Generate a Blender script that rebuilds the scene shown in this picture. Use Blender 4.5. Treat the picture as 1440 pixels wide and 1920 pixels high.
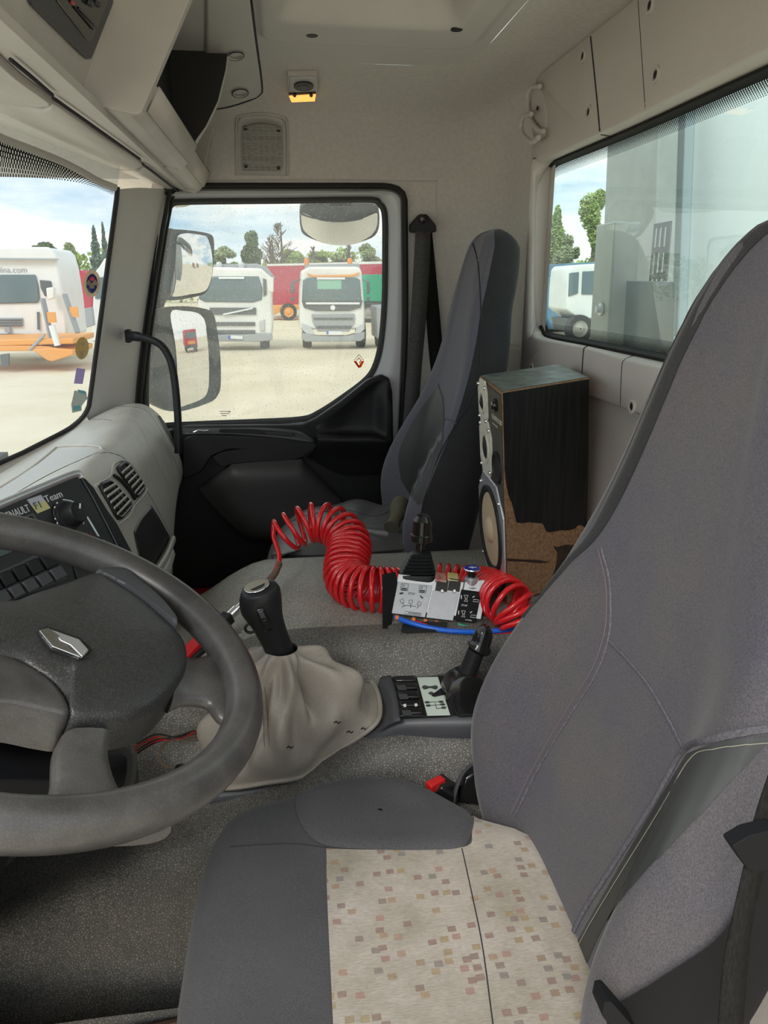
import bpy, bmesh, math, random
from mathutils import Vector, Matrix, noise
from mathutils.bvhtree import BVHTree

random.seed(7)
for _o in list(bpy.data.objects):
    bpy.data.objects.remove(_o)
SC = bpy.context.scene
COL = SC.collection
V = Vector

# ------------------------------------------------------------------ camera
# metres; the origin is the eye, X to the rear of the truck, Y across the cab, Z up
FPX = 1400.0
TH = math.atan(436 / FPX)
PS = math.atan(192 * math.cos(TH) / FPX)
CR = V((math.cos(PS), -math.sin(PS), 0))
CFh = V((math.sin(PS), math.cos(PS), 0))
CF = CFh * math.cos(TH) - V((0, 0, 1)) * math.sin(TH)
CU = CFh * math.sin(TH) + V((0, 0, 1)) * math.cos(TH)
cam = bpy.data.cameras.new('camera')
camo = bpy.data.objects.new('camera', cam)
COL.objects.link(camo)
camo.matrix_world = Matrix(((CR.x, CU.x, -CF.x, 0), (CR.y, CU.y, -CF.y, 0), (CR.z, CU.z, -CF.z, 0), (0, 0, 0, 1)))
cam.sensor_fit = 'VERTICAL'
cam.sensor_height = 36.0
cam.lens = 36.0 * FPX / 1920
cam.clip_start = 0.02
cam.clip_end = 600
SC.camera = camo

# ------------------------------------------------------------------ view
SC.view_settings.view_transform = 'Standard'
SC.view_settings.look = 'None'
SC.view_settings.exposure = 0.30
SC.view_settings.gamma = 1.0
SC.view_settings.use_curve_mapping = False

# ------------------------------------------------------------------ sky
world = bpy.data.worlds.new('sky')
SC.world = world
world.use_nodes = True
wn = world.node_tree.nodes
wl = world.node_tree.links
wn.clear()
wo = wn.new('ShaderNodeOutputWorld')
wb = wn.new('ShaderNodeBackground')
wt = wn.new('ShaderNodeTexCoord')
wm = wn.new('ShaderNodeMapping')
wm.inputs['Scale'].default_value = (1.0, 1.0, 4.2)
wnoi = wn.new('ShaderNodeTexNoise')
wnoi.inputs['Scale'].default_value = 3.2
wnoi.inputs['Detail'].default_value = 7
wnoi.inputs['Roughness'].default_value = 0.58
wr = wn.new('ShaderNodeValToRGB')
cr_ = wr.color_ramp
cr_.elements[0].position = 0.34
cr_.elements[0].color = (0.44, 0.62, 0.78, 1)
cr_.elements[1].position = 0.54
cr_.elements[1].color = (1.0, 0.985, 0.95, 1)
e_ = cr_.elements.new(0.45)
e_.color = (0.74, 0.83, 0.89, 1)
wl.new(wt.outputs['Generated'], wm.inputs['Vector'])
wl.new(wm.outputs['Vector'], wnoi.inputs['Vector'])
wl.new(wnoi.outputs['Fac'], wr.inputs['Fac'])
wl.new(wr.outputs['Color'], wb.inputs['Color'])
wb.inputs['Strength'].default_value = 1.35
wl.new(wb.outputs['Background'], wo.inputs['Surface'])

sun = bpy.data.lights.new('sun', 'SUN')
suno = bpy.data.objects.new('sun', sun)
COL.objects.link(suno)
sun.energy = 2.0
sun.angle = math.radians(22)
sun.color = (1.0, 0.96, 0.9)
suno.rotation_euler = V((0.42, 0.62, -0.66)).to_track_quat('-Z', 'Y').to_euler()
SC.cycles.max_bounces = 14
SC.cycles.diffuse_bounces = 7
SC.cycles.glossy_bounces = 5
SC.cycles.transparent_max_bounces = 16
SC.cycles.use_denoising = True
SC.cycles.sample_clamp_indirect = 8

# ------------------------------------------------------------------ helpers
def ray(x, y):
    return CF * FPX + CR * (x - 720) + CU * (960 - y)
def at(x, y, X=None, Y=None, Z=None, P=None, n=None):
    """the point of a given plane seen at a pixel of the photograph"""
    r = ray(x, y)
    if X is not None: k = X / r.x
    elif Y is not None: k = Y / r.y
    elif Z is not None: k = Z / r.z
    else: k = V(P).dot(n) / r.dot(n)
    return r * k
def atY(L): return [at(x, y, Y=Y) for x, y, Y in L]
def lerp(a, b, t): return a + (b - a) * t
def sst(a, b, x):
    t = min(1, max(0, (x - a) / (b - a))); return t * t * (3 - 2 * t)
def crv(pts, n, closed=False):
    """Catmull-Rom curve through pts, n samples evenly spaced in length"""
    P = [V(p) for p in pts]; m = len(P)
    if m == 2 and not closed: return [P[0].lerp(P[1], i / (n - 1)) for i in range(n)]
    D = []
    segs = m if closed else m - 1
    for i in range(segs):
        p1 = P[i]; p2 = P[(i + 1) % m]
        p0 = P[i - 1] if (i > 0 or closed) else p1 * 2 - p2
        p3 = P[(i + 2) % m] if (i + 2 < m or closed) else p2 * 2 - p1
        for k in range(12):
            t = k / 12
            D.append(0.5 * ((2 * p1) + (p2 - p0) * t + (2 * p0 - 5 * p1 + 4 * p2 - p3) * t * t + (3 * p1 - p0 - 3 * p2 + p3) * t ** 3))
    D.append(P[0].copy() if closed else P[-1].copy())
    return even(D, n, closed)
def even(D, n, closed=False):
    L = [0]
    for a, b in zip(D, D[1:]): L.append(L[-1] + (b - a).length)
    out = []; j = 0
    cnt = n if closed else n - 1
    for i in range(n):
        s = L[-1] * i / cnt
        while j < len(D) - 2 and L[j + 1] < s: j += 1
        d = L[j + 1] - L[j]
        out.append(D[j].lerp(D[j + 1], (s - L[j]) / d if d > 1e-9 else 0))
    return out
def poly(pts, n, closed=False):
    D = [V(p) for p in pts]
    if closed: D.append(D[0].copy())
    return even(D, n, closed)
def rnd(pts, r=0.25, k=5):
    """closed polygon with its corners rounded; r is the fraction of each edge used"""
    P = [V(p) for p in pts]; m = len(P); out = []
    for i in range(m):
        a = P[i - 1]; b = P[i]; c = P[(i + 1) % m]
        ri = r[i] if isinstance(r, (list, tuple)) else r
        s = b.lerp(a, ri); e = b.lerp(c, ri)
        for j in range(k + 1):
            t = j / k
            out.append(s * (1 - t) ** 2 + b * 2 * t * (1 - t) + e * t * t)
    return out
def surf(G, nu, nv, cu=False, cv=False):
    rows = [crv(r, nv, cv) if True else r for r in G]
    cols = [crv([rows[i][j] for i in range(len(rows))], nu, cu) for j in range(nv)]
    return [[cols[j][i] for j in range(nv)] for i in range(nu)]

class MB:
    def __init__(s): s.v = []; s.f = []
    def add(s, vs, fs):
        b = len(s.v); s.v += [V(p) for p in vs]; s.f += [tuple(i + b for i in f) for f in fs]; return s
    def grid(s, G, cu=False, cv=False):
        nu = len(G); nv = len(G[0]); vs = [p for r in G for p in r]; fs = []
        for i in range(nu - (0 if cu else 1)):
            for j in range(nv - (0 if cv else 1)):
                a = i * nv + j; b = i * nv + (j + 1) % nv; c = ((i + 1) % nu) * nv + (j + 1) % nv; d = ((i + 1) % nu) * nv + j
                fs.append((a, b, c, d))
        return s.add(vs, fs)
    def loft(s, rings, caps=True):
        s.grid(rings, cv=True)
        n = len(rings[0]); b = len(s.v) - n * len(rings)
        if caps:
            s.f.append(tuple(b + i for i in range(n))[::-1]); b2 = len(s.v) - n
            s.f.append(tuple(b2 + i for i in range(n)))
        return s
    def prism(s, P, vec):
        P = [V(p) for p in P]; vec = V(vec)
        return s.loft([P, [p + vec for p in P]])
    def ring(s, A, B, vec):
        vec = V(vec)
        return s.grid([A, B, [p + vec for p in B], [p + vec for p in A]], cu=True, cv=True)
    def box(s, c, size, ax=None):
        c = V(c); ax = ax or (V((1, 0, 0)), V((0, 1, 0)), V((0, 0, 1)))
        hx, hy, hz = [ax[i] * size[i] / 2 for i in range(3)]
        vs = [c + hx * a + hy * b + hz * d for d in (-1, 1) for b in (-1, 1) for a in (-1, 1)]
        return s.add(vs, [(0, 2, 3, 1), (4, 5, 7, 6), (0, 1, 5, 4), (2, 6, 7, 3), (0, 4, 6, 2), (1, 3, 7, 5)])
    def tube(s, path, r, seg=10, closed=False, caps=True, flat=1.0, up=None):
        P = [V(p) for p in path]; n = len(P); rings = []; N = None
        for i in range(n):
            a = P[i - 1] if (i > 0 or closed) else P[i]; c = P[(i + 1) % n] if (i < n - 1 or closed) else P[i]
            T = (c - a)
            if T.length < 1e-9: T = V((0, 0, 1))
            T.normalize()
            if N is None:
                N = V(up) if up is not None else (V((0, 0, 1)) if abs(T.z) < 0.9 else V((1, 0, 0)))
            if up is not None: N = V(up)
            N = N - T * N.dot(T)
            if N.length < 1e-6: N = T.orthogonal()
            N.normalize(); B = T.cross(N)
            ri = r[i] if isinstance(r, (list, tuple)) else r
            rings.append([P[i] + (N * math.cos(2 * math.pi * k / seg) * flat + B * math.sin(2 * math.pi * k / seg)) * ri for k in range(seg)])
        if closed: return s.grid(rings, cu=True, cv=True)
        return s.loft(rings, caps)
    def lathe(s, prof, o, ax, seg=24, caps=True):
        o = V(o); ax = V(ax).normalized(); u = ax.orthogonal().normalized(); w = ax.cross(u)
        rings = [[o + ax * h + (u * math.cos(2 * math.pi * k / seg) + w * math.sin(2 * math.pi * k / seg)) * r for k in range(seg)] for r, h in prof]
        return s.loft(rings, caps)
    def ball(s, c, rad, seg=14, ax=None):
        c = V(c); ax = ax or (V((1, 0, 0)), V((0, 1, 0)), V((0, 0, 1)))
        if not isinstance(rad, (list, tuple)): rad = (rad,) * 3
        rings = []
        for i in range(1, seg // 2):
            t = math.pi * i / (seg // 2)
            rings.append([c + ax[0] * rad[0] * math.sin(t) * math.cos(2 * math.pi * k / seg) + ax[1] * rad[1] * math.sin(t) * math.sin(2 * math.pi * k / seg) + ax[2] * rad[2] * math.cos(t) for k in range(seg)])
        return s.loft(rings)
    def bvh(s): return BVHTree.FromPolygons([tuple(p) for p in s.v], s.f)
    def build(s, name, m, parent=None, bevel=0, seg=2, solid=0, sub=0, smooth=38, off=-1):
        me = bpy.data.meshes.new(name)
        o_ = ORG.get(parent.name, V((0, 0, 0))) if parent else V((0, 0, 0))
        base = o_
        if parent is None:
            xs = [p.x for p in s.v]; ys = [p.y for p in s.v]; zs = [p.z for p in s.v]
            base = V(((min(xs) + max(xs)) / 2, (min(ys) + max(ys)) / 2, min(zs)))
        me.from_pydata([tuple(p - base) for p in s.v], [], s.f)
        me.validate()
        bm = bmesh.new(); bm.from_mesh(me)
        bmesh.ops.remove_doubles(bm, verts=bm.verts, dist=1e-6)
        bmesh.ops.recalc_face_normals(bm, faces=bm.faces)
        bm.to_mesh(me); bm.free()
        if smooth:
            me.shade_smooth(); me.set_sharp_from_angle(angle=math.radians(smooth))
        me.materials.append(m)
        o = bpy.data.objects.new(name, me); COL.objects.link(o)
        if parent: o.parent = parent
        else: o.location = base
        ORG[o.name] = base
        if bevel:
            b = o.modifiers.new('b', 'BEVEL'); b.width = bevel; b.segments = seg; b.limit_method = 'ANGLE'; b.angle_limit = math.radians(35)
        if solid:
            d = o.modifiers.new('s', 'SOLIDIFY'); d.thickness = solid; d.offset = off
        if sub:
            d = o.modifiers.new('u', 'SUBSURF'); d.levels = sub; d.render_levels = sub
        return o
ORG = {}
def thing(name, loc, label=None, cat=None, group=None, kind=None):
    o = bpy.data.objects.new(name, None); COL.objects.link(o)
    o.location = V(loc); ORG[o.name] = V(loc); o.empty_display_size = 0.05
    return tag(o, label, cat, group, kind)
def tag(o, label=None, cat=None, group=None, kind=None):
    if label: o['label'] = label
    if cat: o['category'] = cat
    if group: o['group'] = group
    if kind: o['kind'] = kind
    return o
def copy_tree(o, parent=None):
    c = o.copy(); COL.objects.link(c)
    if parent: c.parent = parent
    for ch in [x for x in COL.objects if x.parent == o]: copy_tree(ch, c)
    return c
def drape(bvh, px, off=0.0):
    """lay a line, traced on the photograph, on a surface"""
    out = []
    for x, y in px:
        d = ray(x, y).normalized()
        h = bvh.ray_cast(V((0, 0, 0)), d)
        if h[0] is None:
            if out: out.append(out[-1].copy())
            continue
        n = h[1] if h[1].dot(d) < 0 else -h[1]
        out.append(h[0] + n * off)
    return out
def pxc(pts, n, closed=False):
    return [(p.x, p.y) for p in crv([V((a, b, 0)) for a, b in pts], n, closed)]
def pxp(pts, n, closed=False):
    return [(p.x, p.y) for p in poly([V((a, b, 0)) for a, b in pts], n, closed)]
def coons(T, B, L, R, nu, nv):
    """pixel patch between four curves; T,B run left-right, L,R top-bottom"""
    T = pxc(T, nv); B = pxc(B, nv); L = pxc(L, nu); R = pxc(R, nu); G = []
    for i in range(nu):
        a = i / (nu - 1); row = []
        for j in range(nv):
            b = j / (nv - 1)
            q = []
            for k in (0, 1):
                q.append((1 - a) * T[j][k] + a * B[j][k] + (1 - b) * L[i][k] + b * R[i][k]
                         - ((1 - a) * (1 - b) * T[0][k] + (1 - a) * b * T[-1][k] + a * (1 - b) * B[0][k] + a * b * B[-1][k]))
            row.append(tuple(q))
        G.append(row)
    return G
def patch(bvh, G, off): return [drape(bvh, r, off) for r in G]
def text(s, size, o, xd, yd, m, parent, name='lettering', ext=0.0004, align='LEFT', xs=1.0):
    c = bpy.data.curves.new('t', 'FONT'); c.body = s; c.size = size; c.extrude = ext; c.align_x = align; c.resolution_u = 3
    ob = bpy.data.objects.new('t', c); COL.objects.link(ob)
    bpy.context.view_layer.update()
    me = bpy.data.meshes.new_from_object(ob.evaluated_get(bpy.context.evaluated_depsgraph_get()))
    vs = [tuple(v.co) for v in me.vertices]; fs = [tuple(p.vertices) for p in me.polygons]
    bpy.data.objects.remove(ob); bpy.data.curves.remove(c); bpy.data.meshes.remove(me)
    xd = V(xd).normalized(); yd = V(yd); yd = (yd - xd * yd.dot(xd)).normalized(); zd = xd.cross(yd)
    q = MB(); q.add([V(o) + xd * a * xs + yd * b + zd * d for a, b, d in vs], fs)
    return q.build(name, m, parent, smooth=0)

# ------------------------------------------------------------------ materials
def mat(name, col, rough=0.6, metal=0.0, spec=0.4, bump=None, var=None, coat=0, grain=None, emis=None, sheen=0, trans=0):
    """bump=(kind,scale,strength[,distance]) ; var=(scale,colour2,amount) ; grain=(scale,dark factor) leather-like cells"""
    m = bpy.data.materials.new(name); m.use_nodes = True
    N = m.node_tree.nodes; L = m.node_tree.links
    b = N['Principled BSDF']
    b.inputs['Base Color'].default_value = (*col, 1); b.inputs['Roughness'].default_value = rough
    b.inputs['Metallic'].default_value = metal; b.inputs['Specular IOR Level'].default_value = spec
    if coat: b.inputs['Coat Weight'].default_value = coat
    if sheen: b.inputs['Sheen Weight'].default_value = sheen; b.inputs['Sheen Roughness'].default_value = 0.5
    if emis: b.inputs['Emission Color'].default_value = (*emis[0], 1); b.inputs['Emission Strength'].default_value = emis[1]
    tc = N.new('ShaderNodeTexCoord'); cur = None
    if var:
        n = N.new('ShaderNodeTexNoise'); n.inputs['Scale'].default_value = var[0]; n.inputs['Detail'].default_value = 6; n.inputs['Roughness'].default_value = 0.62
        r = N.new('ShaderNodeMapRange'); r.inputs[1].default_value = 0.35; r.inputs[2].default_value = 0.68; r.inputs[3].default_value = 0; r.inputs[4].default_value = var[2]
        x = N.new('ShaderNodeMix'); x.data_type = 'RGBA'; x.inputs[6].default_value = (*col, 1); x.inputs[7].default_value = (*var[1], 1)
        L.new(tc.outputs['Object'], n.inputs['Vector']); L.new(n.outputs['Fac'], r.inputs[0]); L.new(r.outputs[0], x.inputs[0]); cur = x.outputs[2]
        L.new(cur, b.inputs['Base Color'])
    h = None
    if grain:
        v = N.new('ShaderNodeTexVoronoi'); v.feature = 'DISTANCE_TO_EDGE'; v.inputs['Scale'].default_value = grain[0]
        nz = N.new('ShaderNodeTexNoise'); nz.inputs['Scale'].default_value = grain[0] * 0.6
        av = N.new('ShaderNodeMix'); av.data_type = 'RGBA'; av.blend_type = 'LINEAR_LIGHT'; av.inputs[0].default_value = 0.6 / grain[0]
        L.new(tc.outputs['Object'], av.inputs[6]); L.new(nz.outputs['Color'], av.inputs[7]); L.new(tc.outputs['Object'], nz.inputs['Vector'])
        L.new(av.outputs[2], v.inputs['Vector'])
        r = N.new('ShaderNodeMapRange'); r.interpolation_type = 'SMOOTHSTEP'; r.inputs[1].default_value = 0.02; r.inputs[2].default_value = 0.32; r.inputs[3].default_value = grain[1]; r.inputs[4].default_value = 1.0
        L.new(v.outputs['Distance'], r.inputs[0]); h = r.outputs[0]
        x = N.new('ShaderNodeMix'); x.data_type = 'RGBA'; x.blend_type = 'MULTIPLY'; x.inputs[0].default_value = 1
        if cur: L.new(cur, x.inputs[6])
        else: x.inputs[6].default_value = (*col, 1)
        cc = N.new('ShaderNodeCombineColor'); L.new(h, cc.inputs[0]); L.new(h, cc.inputs[1]); L.new(h, cc.inputs[2])
        L.new(cc.outputs[0], x.inputs[7]); cur = x.outputs[2]; L.new(cur, b.inputs['Base Color'])
        bp = N.new('ShaderNodeBump'); bp.inputs['Strength'].default_value = grain[2]; bp.inputs['Distance'].default_value = 0.25 / grain[0]
        L.new(h, bp.inputs['Height']); L.new(bp.outputs[0], b.inputs['Normal'])
    if bump:
        k = bump[0]
        if k == 'noise':
            n = N.new('ShaderNodeTexNoise'); n.inputs['Scale'].default_value = bump[1]; n.inputs['Detail'].default_value = 3; L.new(tc.outputs['Object'], n.inputs['Vector']); out = n.outputs['Fac']
        else:   # woven cloth
            n = N.new('ShaderNodeTexNoise'); n.inputs['Scale'].default_value = bump[1] * .8; n.inputs['Detail'].default_value = 2; mp = N.new('ShaderNodeMapping'); mp.inputs['Scale'].default_value = (1, 1, .55); L.new(tc.outputs['Object'], mp.inputs[0]); L.new(mp.outputs[0], n.inputs['Vector']); out = n.outputs['Fac']
        bp = N.new('ShaderNodeBump'); bp.inputs['Strength'].default_value = bump[2]; bp.inputs['Distance'].default_value = bump[3] if len(bump) > 3 else 0.002
        L.new(out, bp.inputs['Height']); L.new(bp.outputs[0], b.inputs['Normal'])
        if k == 'weave':
            r = N.new('ShaderNodeMapRange'); r.inputs[1].default_value = 0.3; r.inputs[2].default_value = 0.7; r.inputs[3].default_value = 0.7; r.inputs[4].default_value = 1.3; L.new(out, r.inputs[0])
            x = N.new('ShaderNodeMix'); x.data_type = 'RGBA'; x.blend_type = 'MULTIPLY'; x.inputs[0].default_value = 1
            if cur: L.new(cur, x.inputs[6])
            else: x.inputs[6].default_value = (*col, 1)
            cc = N.new('ShaderNodeCombineColor'); [L.new(r.outputs[0], cc.inputs[i]) for i in range(3)]
            L.new(cc.outputs[0], x.inputs[7]); L.new(x.outputs[2], b.inputs['Base Color'])
    return m
def g3(v, t=(1, 1, 1)): return (v * t[0], v * t[1], v * t[2])
WARM = (1.05, 1.0, 0.91); COOL = (0.95, 0.98, 1.1)
M = {}
M['liner'] = mat('headliner_felt', g3(0.60, (1.05, 1.0, 0.93)), 0.95, bump=('noise', 420, 0.5, 0.002), var=(90, g3(0.50, (1.05, 1, .93)), 0.7), spec=0.1)
M['linerplas'] = mat('roof_plastic', g3(0.54, (1.04, 1.0, 0.94)), 0.6, bump=('noise', 500, 0.25, 0.001), var=(9, g3(0.49, (1.04, 1, .94)), 0.5))
M['beige'] = mat('beige_cab_plastic', g3(0.50, (1.05, 1.0, 0.93)), 0.5, bump=('noise', 600, 0.25, 0.001), var=(5, g3(0.37, WARM), 0.6))
M['wallp'] = mat('rear_wall_plastic', g3(0.52, (1.07, 0.99, 0.92)), 0.55, bump=('noise', 380, 0.35, 0.0015), var=(4, g3(0.45, (1.07, .99, .92)), 0.6))
M['pillar'] = mat('pillar_plastic', g3(0.50, (1.03, 1.0, 0.96)), 0.42, bump=('noise', 600, 0.2, 0.001), var=(6, g3(0.43, (1.04, 1, .95)), 0.6))
M['dash'] = mat('dash_plastic', g3(0.46, (1.04, 1.0, 0.92)), 0.38, bump=('noise', 330, 0.5, 0.0015), var=(14, g3(0.35, WARM), 0.7))
M['black'] = mat('black_plastic', g3(0.015, COOL), 0.42, spec=0.25, bump=('noise', 500, 0.2, 0.001))
M['doorblk'] = mat('door_trim_plastic', g3(0.011, (1, 1, 1.12)), 0.5, bump=('noise', 300, 0.25, 0.001))
M['doorgry'] = mat('door_pocket_plastic', g3(0.032, (1, 1, 1)), 0.5, bump=('noise', 300, 0.25, 0.001))
M['rub'] = mat('rubber_seal', g3(0.012), 0.6)
M['soft'] = mat('soft_black_vinyl', g3(0.012, COOL), 0.6, spec=0.1, bump=('noise', 60, 0.1, 0.002))
M['gloss'] = mat('gloss_black', g3(0.012), 0.18, coat=0.3)
M['darkgrey'] = mat('dark_grey_plastic', g3(0.06, COOL), 0.4, bump=('noise', 500, 0.15, 0.001))
M['panelblk'] = mat('instrument_panel_black', g3(0.016), 0.42, bump=('noise', 900, 0.1, 0.0006))
M['paint'] = mat('door_paint', (0.55, 0.56, 0.58), 0.3, coat=0.4)
M['white'] = mat('white_print', (0.75, 0.75, 0.75), 0.5)
M['sw'] = mat('steering_leather', g3(0.036, (1.02, 1, 1)), 0.33, grain=(420, 0.8, 0.12), var=(9, g3(0.15, (1.05, 1, .98)), 0.6))
M['swpad'] = mat('wheel_pad_plastic', g3(0.042, (1, 1, 1)), 0.36, grain=(300, 0.65, 0.5))
M['chrome'] = mat('chrome', (0.75, 0.76, 0.78), 0.16, metal=1)
M['alu'] = mat('brushed_aluminium', (0.62, 0.63, 0.66), 0.36, metal=0.75, bump=('noise', 300, 0.1, 0.0005))
M['matalu'] = mat('printed_aluminium_plate', (0.50, 0.51, 0.54), 0.45, metal=0.3, var=(60, (0.4, 0.41, 0.43), 0.5))
M['mat'] = mat('grained_floor_mat', (0.36, 0.35, 0.315), 0.38, grain=(250, 0.45, 0.7), var=(4, (0.50, 0.485, 0.43), 0.9))
M['matdk'] = mat('grained_mat_dark', (0.15, 0.146, 0.14), 0.45, grain=(250, 0.42, 0.7), var=(4, (0.30, 0.28, 0.245), 0.95))  # darker version of the grained mat for the cover's lower near side
M['gaiter'] = mat('beige_leather', (0.40, 0.36, 0.31), 0.38, grain=(420, 0.82, 0.25), var=(9, (0.30, 0.265, 0.22), 0.6))
M['seatf'] = mat('seat_cloth', (0.070, 0.068, 0.086), 0.85, bump=('weave', 1100, 0.35, 0.0006), var=(4, (0.098, 0.088, 0.086), 0.9), sheen=0.15, spec=0.2)
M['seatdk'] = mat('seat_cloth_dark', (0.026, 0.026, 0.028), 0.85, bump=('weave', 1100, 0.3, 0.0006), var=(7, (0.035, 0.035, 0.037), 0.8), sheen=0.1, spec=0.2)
M['cush'] = mat('cushion_cloth', (0.064, 0.064, 0.070), 0.88, bump=('weave', 1200, 0.3, 0.0005), var=(7, (0.084, 0.081, 0.084), 0.8), sheen=0.12, spec=0.2)
M['vinyl'] = mat('seat_vinyl', (0.035, 0.038, 0.037), 0.42, bump=('noise', 60, 0.1, 0.002), var=(8, (0.055, 0.055, 0.052), 0.5))
M['thread'] = mat('seam_thread', (0.16, 0.12, 0.13), 0.8)
M['seam'] = mat('seam_dark', (0.03, 0.03, 0.04), 0.9)
M['piping'] = mat('seam_piping', (0.10, 0.095, 0.11), 0.8, bump=('weave', 500, 0.4, 0.001))
M['belt'] = mat('belt_webbing', g3(0.016, (1, 1, 0.97)), 0.85, spec=0.08, bump=('weave', 400, 0.3, 0.0008))
M['red'] = mat('red_hose_plastic', (0.62, 0.012, 0.018), 0.22, coat=0.35, spec=0.5)
M['redp'] = mat('red_plastic', (0.42, 0.01, 0.015), 0.35)
M['blue'] = mat('blue_tube', (0.015, 0.12, 0.62), 0.25)
M['green'] = mat('green_tube', (0.03, 0.25, 0.16), 0.3)
M['greyt'] = mat('grey_tube', (0.08, 0.075, 0.07), 0.4)
M['orange'] = mat('orange_fitting', (0.75, 0.2, 0.05), 0.4)
M['brass'] = mat('tired_brown', (0.12, 0.07, 0.05), 0.5)
M['olive'] = mat('olive_cloth', (0.13, 0.12, 0.085), 0.9, bump=('noise', 200, 0.3, 0.002), var=(20, (0.09, 0.085, 0.06), 0.7))
M['chip'] = mat('chipboard', (0.16, 0.085, 0.042), 0.85, bump=('noise', 260, 0.8, 0.002), var=(190, (0.33, 0.2, 0.11), 0.9))
M['stain'] = mat('chipboard_glue_stain', (0.018, 0.012, 0.01), 0.6, var=(60, (0.05, 0.03, 0.02), 0.8))
M['cone'] = mat('paper_cone', (0.50, 0.39, 0.26), 0.8)
M['cream'] = mat('cream_ring', (0.62, 0.6, 0.52), 0.5, var=(120, (0.4, 0.38, 0.32), 0.6))
M['spkface'] = mat('speaker_baffle', (0.04, 0.04, 0.035), 0.6, var=(10, (0.1, 0.09, 0.07), 0.5))
M['seatp'] = mat('seat_cloth_lit', (0.105, 0.105, 0.135), 0.85, bump=('weave', 1100, 0.35, 0.0006), var=(4, (0.125, 0.12, 0.14), 0.9), sheen=0.2, spec=0.2)  # seat cloth lightened for the passenger seat, window light put into the colour
M['pvinyl'] = mat('passenger_cushion_vinyl', (0.085, 0.085, 0.085), 0.36, bump=('noise', 45, 0.25, 0.004), var=(8, (0.12, 0.12, 0.12), 0.5))
def glassmat(name, tint, haze, gloss, speck=0.0, hazecol=(0.8, 0.85, 0.85)):
    m = bpy.data.materials.new(name); m.use_nodes = True; N = m.node_tree.nodes; L = m.node_tree.links; N.clear()
    o = N.new('ShaderNodeOutputMaterial'); t = N.new('ShaderNodeBsdfTransparent'); t.inputs[0].default_value = (*tint, 1)
    d = N.new('ShaderNodeBsdfDiffuse'); d.inputs[0].default_value = (*hazecol, 1)
    tr = N.new('ShaderNodeBsdfTranslucent'); tr.inputs[0].default_value = (*hazecol, 1)
    dm = N.new('ShaderNodeMixShader'); dm.inputs[0].default_value = 0.6; L.new(d.outputs[0], dm.inputs[1]); L.new(tr.outputs[0], dm.inputs[2])
    g = N.new('ShaderNodeBsdfGlossy'); g.inputs['Roughness'].default_value = 0.0; g.inputs[0].default_value = (0.9, 0.95, 0.97, 1)
    tc = N.new('ShaderNodeTexCoord'); n = N.new('ShaderNodeTexNoise'); n.inputs['Scale'].default_value = 6; n.inputs['Detail'].default_value = 8; L.new(tc.outputs['Object'], n.inputs['Vector'])
    r = N.new('ShaderNodeMapRange'); r.inputs[1].default_value = 0.3; r.inputs[2].default_value = 0.75; r.inputs[3].default_value = haze * 0.5; r.inputs[4].default_value = haze * 1.6; L.new(n.outputs['Fac'], r.inputs[0])
    f = r.outputs[0]
    if speck:
        v = N.new('ShaderNodeTexVoronoi'); v.inputs['Scale'].default_value = 95; L.new(tc.outputs['Object'], v.inputs['Vector'])
        s = N.new('ShaderNodeMath'); s.operation = 'LESS_THAN'; s.inputs[1].default_value = 0.13; L.new(v.outputs['Distance'], s.inputs[0])
        k = N.new('ShaderNodeMath'); k.operation = 'MULTIPLY'; k.inputs[1].default_value = speck; L.new(s.outputs[0], k.inputs[0])
        a = N.new('ShaderNodeMath'); a.operation = 'MAXIMUM'; L.new(r.outputs[0], a.inputs[0]); L.new(k.outputs[0], a.inputs[1]); f = a.outputs[0]
    m1 = N.new('ShaderNodeMixShader'); L.new(f, m1.inputs[0]); L.new(t.outputs[0], m1.inputs[1]); L.new(dm.outputs[0], m1.inputs[2])
    ge = N.new('ShaderNodeNewGeometry'); dt = N.new('ShaderNodeVectorMath'); dt.operation = 'DOT_PRODUCT'; L.new(ge.outputs['Normal'], dt.inputs[0]); L.new(ge.outputs['Incoming'], dt.inputs[1])
    ab = N.new('ShaderNodeMath'); ab.operation = 'ABSOLUTE'; L.new(dt.outputs['Value'], ab.inputs[0]); om = N.new('ShaderNodeMath'); om.operation = 'SUBTRACT'; om.inputs[0].default_value = 1; L.new(ab.outputs[0], om.inputs[1])
    p5 = N.new('ShaderNodeMath'); p5.operation = 'POWER'; p5.inputs[1].default_value = 5; L.new(om.outputs[0], p5.inputs[0])
    lw = N.new('ShaderNodeMath'); lw.operation = 'MULTIPLY_ADD'; lw.inputs[1].default_value = .92; lw.inputs[2].default_value = .08; L.new(p5.outputs[0], lw.inputs[0])
    q = N.new('ShaderNodeMath'); q.operation = 'MULTIPLY_ADD'; q.inputs[1].default_value = gloss; q.inputs[2].default_value = 0.0; L.new(lw.outputs[0], q.inputs[0])
    m2 = N.new('ShaderNodeMixShader'); L.new(q.outputs[0], m2.inputs[0]); L.new(m1.outputs[0], m2.inputs[1]); L.new(g.outputs[0], m2.inputs[2]); L.new(m2.outputs[0], o.inputs[0])
    return m
M['glass_side'] = glassmat('side_glass', (0.84, 0.86, 0.84), 0.11, 0.3, 0.6)
M['glass_front'] = glassmat('windscreen_glass', (0.68, 0.73, 0.75), 0.12, 0.12, 0.1)
M['glass_rear'] = glassmat('rear_glass', (0.74, 0.88, 0.86), 0.08, 1.0, 0.12)
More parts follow.
